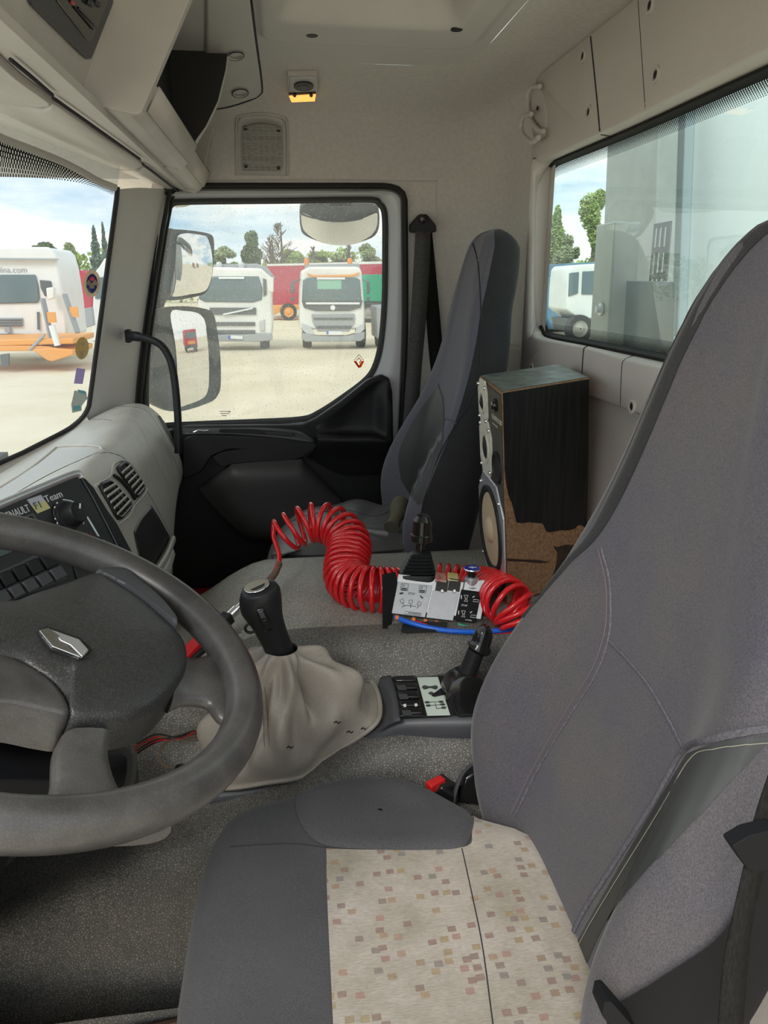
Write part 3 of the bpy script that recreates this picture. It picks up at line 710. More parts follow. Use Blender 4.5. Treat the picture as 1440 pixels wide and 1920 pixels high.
# ================================================================== overhead console
def quadplane(A, B, C):
    n = (V(B) - V(A)).cross(V(C) - V(A)).normalized(); return V(A), n
oh = thing('overhead_console', (-.25, 1.4, .2), 'beige overhead storage console above the windscreen with radio housing and open pockets', 'storage console')
Y1, Y2, Y3 = 1.28, 1.87, 2.33
def prof(px, Y): return [at(x, y, Y=Y) for x, y in px]
A1, B1, D1 = prof([(147, 190), (262, 216), (290, 152)], Y1)
def shift(p, Y, dx=0, dz=0): return V((p.x + dx, Y, p.z + dz))
# lower body of the pockets
for nm, ya, yb, dx in (('pocket_body', Y1 + .012, Y2, 0), ('pocket_body', Y2 + .006, Y3, -.012)):
    b = MB(); P = [shift(A1, ya, dx), shift(B1, ya, dx - .012), shift(B1, ya, dx, .010), shift(D1, ya, dx), shift(D1, ya, dx - .012, .006), shift(D1, ya, dx - .1, -.005), V((A1.x - .05 + dx, ya, D1.z))]
    b.prism(P, (0, yb - ya, 0)); b.build(nm, M['beige'], oh, bevel=.004, seg=3)
    s0 = MB(); a = shift(B1, ya, dx).lerp(shift(D1, ya, dx), .25) + V((.0015, 0, .0)); c_ = shift(D1, ya, dx) + V((.0015, 0, .001))
    s0.add([a + YA * .03, a + YA * (yb - ya - .02), c_ + YA * (yb - ya - .02), c_ + YA * .03], [(0, 1, 2, 3)]); s0.build('pocket_lip', M['wallp'], oh, solid=.003)
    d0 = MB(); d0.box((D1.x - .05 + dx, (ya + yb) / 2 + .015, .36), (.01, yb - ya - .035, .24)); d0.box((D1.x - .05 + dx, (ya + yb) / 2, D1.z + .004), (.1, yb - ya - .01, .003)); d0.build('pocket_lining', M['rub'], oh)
# near end cheek, full height
b = MB(); P = rnd(prof([(147, 190), (263, 217), (300, 130), (355, 0), (385, -70), (225, -70)], Y1), [.12, .12, .1, .1, .1, .1], 5); b.prism(P, (0, .02, 0)); b.build('end_cheek', M['beige'], oh, bevel=.007, seg=3)
b = MB(); P = prof([(300, 300), (347, 312), (372, 262), (390, 234), (411, 190), (426, 130), (433, 80), (428, 36), (408, -10), (395, -40), (300, -40)], Y2); P = poly(rnd(P, .3, 4), 60, True); b.prism(P, (0, .014, 0)); b.build('divider_cheek', M['beige'], oh, bevel=.004)
b = MB(); P = prof([(330, 350), (366, 362), (379, 333), (394, 267), (413, 207), (418, 180), (330, 180)], 2.28); b.prism(rnd(P, .2, 4), (0, .04, 0)); b.build('divider_cheek', M['beige'], oh, bevel=.004)
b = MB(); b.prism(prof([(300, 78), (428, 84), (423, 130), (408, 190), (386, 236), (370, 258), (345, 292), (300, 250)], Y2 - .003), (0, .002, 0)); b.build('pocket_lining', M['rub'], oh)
b = MB()   # charger cable end lying in the pocket
b.tube(crv([V((D1.x - .04, 1.40, .262)), V((D1.x - .02, 1.45, .268)), V((D1.x - .03, 1.52, .262)), V((D1.x - .02, 1.58, .263)), V((D1.x - .045, 1.66, .26))], 30), .006, 8)
tag(b.build('cable', M['rub']), 'black cable lying in the dark pocket of the overhead console', 'cable')
# radio fascia, driver side of the cheek
a0 = at(147, 190, Y=Y1); a1 = at(212, 0, Y=Y1); up = (a1 - a0)
b = MB(); b.add([a0 + V((0, 0, 0)), V((a0.x, .25, a0.z)), V((a0.x, .25, a0.z)) + up * 1.3, a0 + up * 1.3], []); n_ = up.cross(YA).normalized()
if n_.x < 0: n_ = -n_
P = b.v[:]; b = MB(); b.prism(P, n_ * -.02); b.build('radio_fascia', M['beige'], oh)
def onf(px, off=0): return [at(x, y, P=a0 + n_ * off, n=n_) for x, y in px]
b = MB(); b.prism(rnd(onf([(40, -6), (157, 109), (167, 108), (212, -8)], .001), .12, 5), n_ * .004); b.build('radio_bezel', M['darkgrey'], oh, bevel=.002)
b = MB(); b.prism(rnd(onf([(98, -8), (160, 74), (170, 78), (204, -8)], .005), .1, 4), n_ * .002); rd = b.build('radio_front', M['gloss'], oh, bevel=.001)
for px, m in (([(146, 16), (180, 52), (182, 49), (149, 13)], M['darkgrey']), ([(131, 4), (137, 10), (140, 6), (134, 1)], M['st_red']), ([(138, 14), (173, 56), (175, 54), (141, 12)], M['rub'])):
    b = MB(); b.prism(onf(px, .008), n_ * .001); b.build('radio_key', m, rd)
for x, y in ((166, 5), (180, 6)):
    b = MB(); b.lathe([(.004, 0), (.0035, .006), (.001, .006)], onf([(x, y)], .008)[0], n_, 12); b.build('radio_knob', M['darkgrey'], rd)
# underside and lids
ld = V((-.32, 0, .115)); ln = ld.cross(YA).normalized(); la = V((A1.x, 0, A1.z - .004))
if ln.z > 0: ln = -ln
def onl(px, off=0): return [at(x, y, P=la + ln * off, n=ln) for x, y in px]
b = MB(); b.add([la + YA * .2 - ld * .1, la + YA * 2.33 - ld * .1, la + YA * 2.33 + ld * .85, la + YA * 2.2 + ld * 1.0, la + YA * 1.9 + ld * 1.25, la + YA * .2 + ld * 1.5], []); P = b.v[:]; b = MB(); b.prism(P, ln * -.01); b.build('underside', M['beige'], oh)
lids = [[(-60, 58), (40, 138), (97, 181), (93, 188), (78, 190), (40, 187), (-60, 168)],
        [(-60, 176), (40, 193), (84, 197), (101, 187), (180, 243), (262, 300), (268, 306), (258, 311), (235, 311), (150, 298), (85, 285), (-60, 205)],
        [(88, 289), (150, 302), (235, 315), (262, 314), (272, 309), (318, 345), (354, 374), (358, 380), (348, 385), (320, 383), (262, 369), (215, 354), (165, 334), (125, 310)]]
for k, px in enumerate(lids):
    b = MB(); P = onl(pxc(px, 70, True), .0); q = [p + ln * .006 for p in P]
    c_ = sum(P, V()) / len(P); q2 = [p.lerp(c_, .04) + ln * .011 for p in P]
    b.loft([P, q, q2]); b.build('storage_lid', M['beige'], oh, bevel=.002, smooth=50)
for px in ([(100, 184), (180, 240), (262, 298)], [(268, 308), (320, 348), (357, 379)], [(20, 112), (60, 145), (98, 178)]):
    b = MB(); b.tube(onl(pxc(px, 12), .006), .0028, 6); b.build('lid_gap', M['seam'], oh)

# ================================================================== dashboard
ds = thing('dashboard', (-.4, 1.7, -.9), 'grey grained dashboard with a black centre panel, twin air vents and glove pocket', 'dashboard')
secs = [  # Y, [(X,z)...] windscreen edge -> crest -> face -> bottom
 (1.12, [(-.80, -.50), (-.66, -.485), (-.58, -.44), (-.52, -.41), (-.48, -.41), (-.44, -.45), (-.42, -.52), (-.40, -.62), (-.38, -.74), (-.38, -.86)]),
 (1.29, [(-.78, -.50), (-.66, -.478), (-.53, -.41), (-.46, -.365), (-.42, -.365), (-.385, -.42), (-.36, -.50), (-.34, -.60), (-.32, -.72), (-.34, -.84)]),
 (1.36, [(-.78, -.50), (-.66, -.475), (-.50, -.395), (-.41, -.340), (-.365, -.337), (-.335, -.39), (-.31, -.48), (-.285, -.58), (-.27, -.70), (-.30, -.82)]),
 (1.60, [(-.76, -.49), (-.66, -.465), (-.52, -.395), (-.42, -.343), (-.365, -.340), (-.335, -.385), (-.315, -.46), (-.290, -.56), (-.275, -.67), (-.30, -.78)]),
 (1.80, [(-.73, -.47), (-.66, -.450), (-.54, -.395), (-.43, -.345), (-.375, -.345), (-.340, -.385), (-.320, -.46), (-.302, -.55), (-.295, -.65), (-.31, -.75)]),
 (2.00, [(-.69, -.45), (-.64, -.430), (-.55, -.385), (-.45, -.345), (-.395, -.345), (-.352, -.385), (-.330, -.45), (-.315, -.54), (-.312, -.61), (-.34, -.70)]),
 (2.15, [(-.63, -.42), (-.60, -.405), (-.54, -.370), (-.46, -.342), (-.410, -.345), (-.366, -.385), (-.338, -.45), (-.318, -.53), (-.322, -.59), (-.36, -.66)]),
 (2.27, [(-.60, -.42), (-.57, -.395), (-.52, -.365), (-.46, -.350), (-.410, -.355), (-.372, -.390), (-.343, -.455), (-.322, -.53), (-.328, -.58), (-.37, -.63)]),
 (2.32, [(-.58, -.45), (-.56, -.425), (-.51, -.395), (-.46, -.385), (-.425, -.39), (-.395, -.42), (-.37, -.475), (-.35, -.54), (-.355, -.57), (-.38, -.61)])]
G = [[V((x, Y, z)) for x, z in P] for Y, P in secs]
b = MB(); b.grid(surf(G, 90, 80)); db = b.bvh(); body = b.build('dash_body', M['dash'], ds, smooth=70)
b = MB(); b.grid(surf([[V((-.37, Y, -.55)), V((-.42, Y, -.8)), V((-.6, Y, -.95)), V((-.85, Y, -1.1))] for Y in (.15, 2.32)], 4, 12)); b.build('lower_dash', M['rub'], ds)
b = MB(); b.loft([[V((x - .02, Y, z)) for x, z in [(-.80, -.50), (-.66, -.485), (-.60, -.42), (-.56, -.40), (-.52, -.46), (-.50, -.60), (-.55, -.80), (-.8, -.8)]] for Y in (.15, .6, 1.115)]); b.build('driver_side_dash', M['soft'], ds, bevel=.01)
b = MB(); b.box((-.86, 1.25, -.95), (.03, 2.2, .9)); tag(b.build('wall_front', M['rub']), kind='structure')
def dl(px, r, name, m, off=-.0004, n=40, parent=None, bvh=None):
    P = drape(bvh or db, pxc(px, n), off); q = MB(); q.tube(P, r, 6); return q.build(name, m, parent or body)
dl([(187, 850), (205, 849), (235, 861), (262, 900), (288, 942), (318, 1000), (331, 1030)], .0011, 'panel_joint', M['seam'])
dl([(217, 762), (262, 765), (284, 780), (305, 815), (322, 850), (338, 890)], .0009, 'panel_joint', M['seam'])
dl([(168, 787), (190, 786), (210, 788)], .0009, 'panel_joint', M['seam'])
dl([(240, 785), (262, 800), (285, 850), (315, 905)], .0006, 'panel_joint', M['seam'])
def dp(px4, off, name, m, parent=None, nu=14, nv=14, solid=0, bvh=None):
    T, B_, L_, R_ = px4; q = MB(); q.grid(patch(bvh or db, coons(T, B_, L_, R_, nu, nv), off)); return q.build(name, m, parent or body, solid=solid, smooth=60)
M['shelf'] = mat('dash_shelf_plastic', g3(0.40, (1.0, 1.0, 0.97)), 0.4, bump=('noise', 330, 0.3, 0.001))
dp(([(-60, 960), (20, 905), (110, 845)], [(-60, 985), (20, 932), (96, 888), (185, 848)][:], [(-60, 960), (-60, 985)], [(110, 845), (150, 842), (185, 848)]), .0012, 'shelf_floor', M['shelf'])
dl([(-60, 952), (0, 915), (60, 877), (104, 842), (112, 838), (150, 836), (186, 838), (193, 844)], .0035, 'shelf_rim', M['dash'], .001)
# defroster side slot
dp(([(294, 781), (300, 779)], [(326, 838), (331, 836)], [(294, 781), (308, 805), (326, 838)], [(300, 779), (318, 803), (331, 836)]), .0015, 'side_vent', M['rub'], solid=.001)
dl([(292, 779), (308, 807), (328, 842), (334, 838), (318, 800), (301, 776), (292, 779)], .0016, 'side_vent_rim', M['dash'], .001)
p = drape(db, [(335, 849)], .002)[0]; b = MB(); b.lathe([(.006, 0), (.005, .003), (.001, .003)], p, (1, -.3, .2), 12); b.build('screw', M['chrome'], body)
# glove pocket
dp(([(250, 998), (262, 972), (283, 948)], [(272, 1080), (296, 1050), (318, 1008)], [(250, 998), (258, 1035), (272, 1080)], [(283, 948), (300, 975), (318, 1008)]), .0015, 'glove_pocket', M['panelblk'], solid=.001)
P = drape(db, pxc([(317, 1012), (306, 1040), (291, 1065), (274, 1087)], 20), .010); b = MB(); b.tube(P, .0065, 8, flat=1.4); b.build('pocket_lip', M['dash'], ds)
P = drape(db, pxc([(318, 1040), (310, 1062), (300, 1082), (284, 1100)], 20), .003); b = MB(); b.tube(P, .010, 8, flat=1.6); b.build('name_plate', M['beige'], ds)
o_ = drape(db, [(287, 1104), (308, 1068), (279, 1092)], .016)
text('KERAX', .021, o_[0], o_[1] - o_[0], o_[2] - o_[0], M['white'], ds, 'lettering', .0003)
# centre panel
h_ = V((math.sin(math.radians(27)), math.cos(math.radians(27)), 0)); nh = V((h_.y, -h_.x, 0)); P0 = at(152, 893, Y=1.27)
best = None
for k in range(0, 60):
    t = math.radians(k); v_ = V((0, 0, -1)) * math.cos(t) + nh * math.sin(t); q = P0 + v_ * .2
    x = 720 + FPX * q.dot(CR) / q.dot(CF); y = 960 - FPX * q.dot(CU) / q.dot(CF)
    e = abs((x - 152) / (y - 893) - (250 - 152) / (1090 - 893))
    if best is None or e < best[0]: best = (e, k, v_)
v_ = best[2]; np_ = v_.cross(h_).normalized()
if np_.dot(P0) > 0: np_ = -np_
def onp(px, off=0): return [at(x, y, P=P0 + np_ * off, n=np_) for x, y in px]
cp = ds
def pp(px, off, th, name, m, parent=cp, bev=.001, r=.0, smooth=38):
    q = MB(); P = onp(px, off); P = rnd(P, r, 5) if r else P; q.prism(P, np_ * th); return q.build(name, m, parent, bevel=bev, smooth=smooth)
pp([(-80, 985), (0, 952), (70, 922), (148, 893), (160, 903), (262, 1108), (300, 1190), (-80, 1300)], .0, -.03, 'panel_body', M['panelblk'], r=.03)
pp([(151, 893), (161, 898), (176, 914), (202, 957), (220, 982), (253, 1045), (275, 1092), (300, 1190), (262, 1108)], -.004, -.045, 'side_cheek', M['black'])
b = MB(); P = onp([(-80, 979), (0, 946), (70, 917), (140, 889), (152, 894)], .0); b.tube(crv(P, 30), .007, 10); b.build('top_edge', M['alu'], cp)
b = MB(); b.tube(crv(onp([(153, 897), (175, 935), (215, 1013), (262, 1108)], .001), 30), .0022, 8); b.build('side_edge', M['gloss'], cp)
xd = onp([(200, 880)], 0)[0] - onp([(0, 958)], 0)[0]; yd = -v_
M['txt'] = mat('silver_lettering', (0.6, 0.6, 0.62), 0.4)
xdt = (onp([(128, 933)], 0)[0] - onp([(0, 983)], 0)[0]).normalized()
yup = np_.cross(xdt)
if yup.z < 0: yup = -yup
e = text('RENAULT', .0168, onp([(58, 958)], .0008)[0], xdt, yup, M['txt'], cp, align='RIGHT', xs=.7)
text('Team', .0165, onp([(87, 943)], .0008)[0], xdt, yup, M['txt'], cp)
M['yel'] = mat('yellow_silver_badge', (0.55, 0.52, 0.25), 0.45); M['slv'] = mat('silver_badge', (0.5, 0.5, 0.56), 0.4)
pp([(50, 937), (76, 928), (94, 953), (70, 963)], .0, .001, 'team_badge', M['slv'], bev=0); pp([(59, 949), (84, 939), (94, 953), (70, 963)], .0008, .001, 'team_badge_lower', M['yel'], bev=0)
text('F1', .0165, onp([(67, 956)], .002)[0], xdt, yup, M['darkgrey'], cp)
# heater pod
pod = pp([(96, 962), (100, 946), (118, 937), (140, 943), (160, 965), (190, 1015), (222, 1070), (235, 1110), (150, 1110), (120, 1010)], .0, .004, 'heater_panel', M['panelblk'], r=.3)
b = MB(); b.tube(crv(onp([(118, 937), (140, 943), (160, 965), (190, 1015), (222, 1070), (235, 1110)], .004), 30), .0018, 8); b.build('heater_panel_edge', M['alu'], cp)
def dial(cx, cy, rpx, ang, name='heater_dial'):
    c_ = onp([(cx - 9, cy + 2)], .004)[0]; R_ = (onp([(cx + rpx, cy)], .004)[0] - onp([(cx, cy)], .004)[0]).length
    b = MB(); b.lathe([(R_ * 1.35, 0), (R_ * 1.3, .003), (R_ * 1.1, .004), (R_ * 1.02, .022), (R_ * .92, .025), (R_ * .8, .0245)], c_, np_, 30); k = b.build(name, M['black'], cp)
    ax = (xd.normalized() * math.cos(ang) + yup * math.sin(ang)); s_ = MB(); s_.box(c_ + np_ * .0255 + ax * R_ * .55, (R_ * .5, .0022, .001), (ax, np_.cross(ax), np_)); s_.build('pointer', M['white'], k)
    for j in range(14):
        a = math.radians(-60 + j * 22); s_ = c_ + np_ * .001
    return c_, R_
c1_, r1_ = dial(138, 966, 16, .9); c2_, r2_ = dial(176, 1029, 15, .3); c3_, r3_ = dial(205, 1100, 14, -.2)
def arc(c_, R_, a0, a1, n, m, w=.0016, name='scale_mark'):
    b = MB()
    for j in range(n):
        a = math.radians(lerp(a0, a1, j / max(1, n - 1))); ax = xd.normalized() * math.cos(a) + yup * math.sin(a); b.box(c_ + ax * R_ * 1.65 + np_ * .001, (w * 1.4, w * 2.4, .001), (ax, np_.cross(ax), np_))
    return b.build(name, m, cp, smooth=0)
M['scl_r'] = mat('dial_red', (0.25, 0.03, 0.02), 0.5); M['scl_b'] = mat('dial_blue', (0.03, 0.12, 0.5), 0.5)
arc(c2_, r2_, 160, -40, 12, M['scl_r']); arc(c2_, r2_, 185, 178, 2, M['scl_b']); arc(c1_, r1_, 130, 110, 2, M['white'], .0012); arc(c1_, r1_, 185, 170, 2, M['white'], .0012); arc(c1_, r1_, 245, 235, 2, M['white'], .0012); arc(c1_, r1_, -28, -45, 3, M['white'], .0012)
text('1', .009, onp([(172, 1104)], .005)[0], xdt, yup, M['txt'], cp); text('2', .009, onp([(178, 1118)], .005)[0], xdt, yup, M['txt'], cp)
# switches
pp([(-60, 1010), (60, 962), (84, 1000), (87, 1010), (-60, 1068)], .0, .003, 'switch_frame', M['gloss'], r=.05)
def sw(px, name='rocker_switch', m=None, parent=cp, th=.007): return pp(px, .002, th, name, m or M['black'], parent, bev=.002)
s1 = sw([(39, 975), (56, 968), (81, 1003), (66, 1010)]); s2 = sw([(18, 983), (37, 976), (63, 1011), (46, 1018)]); sw([(-10, 995), (16, 984), (43, 1019), (20, 1028)])
b = MB(); P = onp(oval(54, 984, 6, 6, 20), .0095); b.prism(P, np_ * .0005); b.build('hazard_mark', mat('warning_red', (0.6, 0.02, 0.03), 0.4), s1, smooth=0)
b = MB(); P = onp([(54, 980), (58, 987), (50, 987)], .0101); b.prism(P, np_ * .0004); b.build('triangle_mark', M['rub'], s1, smooth=0)
b = MB(); b.tube(onp(oval(32, 992, 4, 4, 16), .0095), .0007, 6, closed=True); b.build('lamp_mark', M['txt'], s2)
pp([(-60, 1052), (-10, 1075), (42, 1052), (80, 1030), (100, 1062), (125, 1085), (-60, 1160)], .0, .002, 'switch_frame', M['darkgrey'], r=.05)
for k in range(5):
    x0 = -34 + k * 26; y0 = 1090 - k * 11.2
    sw([(x0, y0), (x0 + 21, y0 - 9), (x0 + 36, y0 + 15), (x0 + 15, y0 + 25)]); sw([(x0 + 16, y0 + 27), (x0 + 37, y0 + 17), (x0 + 51, y0 + 37), (x0 + 30, y0 + 47)], m=M['darkgrey'], th=.010)
pp([(-60, 1165), (40, 1120), (105, 1098), (150, 1180), (-60, 1260)], .001, .002, 'cassette_slot', M['rub'])
pp([(-40, 1205), (60, 1150), (110, 1128), (130, 1172), (-40, 1240)], .003, .002, 'speaker_grille', mat('speaker_weave', (0.02, 0.017, 0.014), 0.8, bump=('weave', 120, 0.6, .002)), r=.05)
# air vents
def vent(qx, parent, tilt):
    """qx: TL,TR,BR,BL pixels"""
    T = [qx[0], qx[1]]; B_ = [qx[3], qx[2]]; L_ = [qx[0], qx[3]]; R_ = [qx[1], qx[2]]
    g = patch(db, coons(T, B_, L_, R_, 7, 9), .004)
    vt = MB(); vt.grid(g); v = vt.build('air_vent', M['rub'], parent, solid=.002)
    loop = g[0] + [r[-1] for r in g[1:]] + g[-1][-2::-1] + [r[0] for r in g[-2:0:-1]]
    fr = MB(); fr.tube(poly(rnd([g[0][0], g[0][-1], g[-1][-1], g[-1][0]], .22, 5), 48, True), .0042, 8, closed=True); fr.build('vent_rim', M['panelblk'], v)
    g2 = patch(db, coons(T, B_, L_, R_, 7, 9), .008)
    for i in range(1, 6):
        s_ = MB(); P = [r.copy() for r in g2[i]]; s_.tube(P[0:9], .0015, 6, flat=2.0, up=(0, -.6, .8)); s_.build('vent_slat', M['dash'], v)
    for j in (2, 4, 6):
        s_ = MB(); s_.tube([g2[i][j] - V((.003, 0, 0)) for i in range(7)], .0009, 6); s_.build('vent_fin', M['black'], v)
    return v
vent([(183, 912), (203, 903), (244, 948), (219, 976)], ds, 0)
vent([(217, 880), (232, 868), (268, 915), (252, 934)], ds, 0)
b = MB(); b.tube(drape(db, pxc([(212, 893), (222, 900), (240, 920), (250, 936)], 12), .003), .004, 8); b.build('vent_thumbwheel', M['black'], ds)
b = MB(); b.tube(drape(db, pxc([(178, 912), (205, 894), (212, 872), (228, 864), (245, 872), (270, 908), (272, 922), (258, 940), (248, 952), (240, 968), (222, 982)], 60), .001), .003, 8); b.build('vent_surround', M['dash'], ds)

# ================================================================== steering wheel
al, be = 1.129, -.1374
wn_ = V((math.cos(al) * math.cos(be), math.sin(be) * math.cos(al), math.sin(al))).normalized(); WC = V((-.254, .674, -.332))
def onw(px, off=0): return [at(x, y, P=WC + wn_ * off, n=wn_) for x, y in px]
stw = thing('steering_wheel', WC - wn_ * .12, 'worn black four-spoke steering wheel with a diamond emblem on its grained pad', 'steering wheel')
wu = V((0, 1, 0)); wu = (wu - wn_ * wu.dot(wn_)).normalized(); wv_ = wn_.cross(wu)
RR = .2175
b = MB(); path = [WC + wn_ * .004 + (wu * math.cos(t * 6.28318 / 96) + wv_ * math.sin(t * 6.28318 / 96)) * RR for t in range(96)]
n = 96; rings = []
for i in range(n):
    rd_ = (path[i] - WC - wn_ * .004).normalized()
    rings.append([path[i] + rd_ * math.cos(k * 6.28318 / 18) * .0195 + wn_ * math.sin(k * 6.28318 / 18) * .0215 for k in range(18)])
b.grid(rings, cu=True, cv=True); b.build('rim', M['sw'], stw, smooth=180)
def wprism(px, z0, z1, name, m, r=.2, bev=.008, n=90, dome=0, parent=stw):
    q = MB(); P = onw(pxc(px, n, True) if n else px, z0); c_ = sum(P, V()) / len(P)
    d = wn_ * (z1 - z0)
    rings = [P, [p + d * .7 for p in P], [p.lerp(c_, .02) + d * .93 for p in P], [p.lerp(c_, .06) + d for p in P]]
    for f in (.15, .3, .5, .7, .88): rings.append([p.lerp(c_, f) + d + wn_ * dome * (1 - (1 - f) ** 2) for p in P])
    q.loft(rings); return q.build(name, m, parent, smooth=55)
pad = wprism([(-150, 1300), (-140, 1220), (-60, 1190), (0, 1186), (45, 1168), (100, 1148), (150, 1128), (175, 1126), (212, 1150), (255, 1180), (300, 1225), (322, 1250), (330, 1280), (326, 1310), (300, 1352), (262, 1388), (215, 1405), (150, 1410), (108, 1410), (99, 1380), (72, 1345), (40, 1322), (0, 1303)], -.03, .012, 'airbag_pad', M['swpad'], dome=.012)
pb = None
wprism([(158, 1127), (185, 1122), (212, 1123), (232, 1140), (262, 1165), (288, 1192), (309, 1222), (303, 1226), (270, 1200), (225, 1165), (190, 1145)], -.03, .016, 'pad_upper_trim', M['darkgrey'], dome=.001)
wprism([(-150, 1290), (-60, 1285), (0, 1303), (40, 1322), (72, 1345), (99, 1380), (103, 1408), (60, 1404), (0, 1392), (-100, 1380)], -.03, .012, 'pad_lower_trim', M['sw'], dome=.004)
# spokes as lofts from hub to rim
def spoke(A, B, name='spoke', w0=.0, th=.014, lift=-.012):
    """A hub edge pair, B rim edge pair, pixels, with one in-between pair"""
    rings = []
    rows = [onw(r, lift) for r in A]
    m = len(rows)
    for k in range(m):
        a, c_ = rows[k][0], rows[k][1]; mid = (a + c_) / 2; hw = (a - c_) / 2; t_ = th * (1.1 if k in (0, m - 1) else .85)
        rings.append([mid + hw * math.copysign(abs(math.cos(s)) ** .6, math.cos(s)) + wn_ * math.copysign(abs(math.sin(s)) ** .8, math.sin(s)) * t_ for s in [j * 6.28318 / 20 for j in range(20)]])
    G = [crv([rings[i][j] for i in range(m)], 16) for j in range(20)]
    q = MB(); q.loft([[G[j][i] for j in range(20)] for i in range(16)]); return q.build(name, M['sw'], stw, smooth=60)
spoke([[(318, 1222), (318, 1330)], [(345, 1240), (345, 1320)], [(390, 1232), (388, 1324)], [(412, 1205), (410, 1352)], [(448, 1190), (448, 1370)]], None)
spoke([[(180, 1140), (270, 1200)], [(210, 1116), (292, 1172)], [(222, 1098), (318, 1150)], [(200, 1072), (352, 1150)], [(190, 1050), (372, 1150)]], None)
spoke([[(110, 1390), (205, 1390)], [(96, 1420), (200, 1425)], [(92, 1480), (222, 1490)], [(72, 1528), (275, 1540)], [(50, 1560), (320, 1560)]], None)
spoke([[(-110, 1200), (-110, 1260)], [(-200, 1200), (-200, 1280)]], None)
b = MB(); b.lathe([(.05, -.16), (.055, -.05), (.07, -.03), (.07, -.01)], WC, wn_, 30); b.build('column', M['black'], stw)
# emblem
em = onw([(67, 1184)], .026)[0]
def wem(px, z0, z1, name, m, par): q = MB(); q.prism(onw(px, z0), wn_ * (z1 - z0)); return q.build(name, m, par, bevel=.0006)
emb = wem([(66, 1188), (84, 1180), (149, 1202), (170, 1224), (152, 1240), (92, 1220)], .020, .0245, 'emblem_recess', M['rub'], stw)
wem([(71, 1188), (88, 1183), (110, 1198), (103, 1204), (120, 1214), (148, 1238), (96, 1218)], .0245, .0285, 'emblem', M['chrome'], emb)
wem([(92, 1185), (146, 1204), (164, 1224), (152, 1236), (130, 1214), (112, 1206)], .0245, .028, 'emblem', M['alu'], emb)
# column shroud and knee panel
b = MB(); P = onw([(-160, 1430), (60, 1450), (96, 1475), (90, 1560), (60, 1590), (-160, 1600)], -.14); b.prism(rnd(P, .1, 3), wn_ * .08)
b.build('column_shroud', M['soft'], stw, bevel=.006)
kp = MB(); kp.loft([[V((-.33, .50, -.5)), V((-.28, .64, -.5)), V((-.42, .72, -.5)), V((-.5, .5, -.5))], [V((-.44, .56, -1.0)), V((-.42, .66, -1.0)), V((-.56, .72, -1.0)), V((-.6, .5, -1.0))]])
tag(kp.build('steering_column', M['doorblk'], bevel=.02), 'dark plastic steering column cover below the wheel, at the left edge', 'steering column')
# ================================================================== engine cover
def Tz(x):
    pts = [(-.62, -.95), (-.45, -.86), (-.34, -.76), (-.27, -.70), (-.20, -.665), (-.14, -.625), (-.10, -.602), (-.06, -.592), (0, -.59), (.7, -.59)]
    for (a, za), (b_, zb) in zip(pts, pts[1:]):
        if x <= b_: return lerp(za, zb, max(0, (x - a) / (b_ - a)))
    return -.59
def Sz(x):
    pts = [(-.62, -1.0), (-.4, -.90), (-.25, -.83), (-.18, -.815), (-.02, -.765), (.08, -.69), (.14, -.665), (.7, -.655)]
    for (a, za), (b_, zb) in zip(pts, pts[1:]):
        if x <= b_: return lerp(za, zb, max(0, (x - a) / (b_ - a)))
    return -.655
G = []
for i in range(46):
    x = lerp(-.60, .612, i / 45); T = Tz(x); S = Sz(x); f = 1.165 if x < .1 else 1.14
    G.append([V((x, a, c_)) for a, c_ in [(1.66, -1.35), (1.62, T - .12), (1.60, T - .03), (1.56, T - .002), (1.35, T), (f + .05, T), (f + .005, T - .008), (f - .01, T - .035), (f - .03, lerp(T, S, .85)), (1.05, S - .012), (.985, S - .022), (.96, S - .07), (.935, S - .15), (.90, min(S - .24, -.93)), (.87, -1.03), (.862, -1.045)]])
Gc = [crv(r, 90) for r in G]
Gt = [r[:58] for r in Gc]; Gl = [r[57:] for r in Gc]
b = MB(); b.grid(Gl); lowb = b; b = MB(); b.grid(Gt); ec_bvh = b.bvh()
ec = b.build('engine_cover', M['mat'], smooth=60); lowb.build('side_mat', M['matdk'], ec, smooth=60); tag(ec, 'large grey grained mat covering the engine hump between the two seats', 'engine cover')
b = MB(); b.tube([V((x, .858 + .004 * math.sin(x * 30), -1.047 + .003 * math.sin(x * 23))) for x in [lerp(-.62, .2, i / 40) for i in range(41)]], .006, 8); b.build('hem', M['brass'], ec)
b = MB(); b.box((-.1, .75, -1.2), (1.0, .5, .02)); b.box((-.1, .84, -1.16), (1.1, .01, .2)); tag(b.build('floor_mat', M['gloss'], bevel=.004), 'black rubber floor mat in front of the driver seat', 'floor mat')

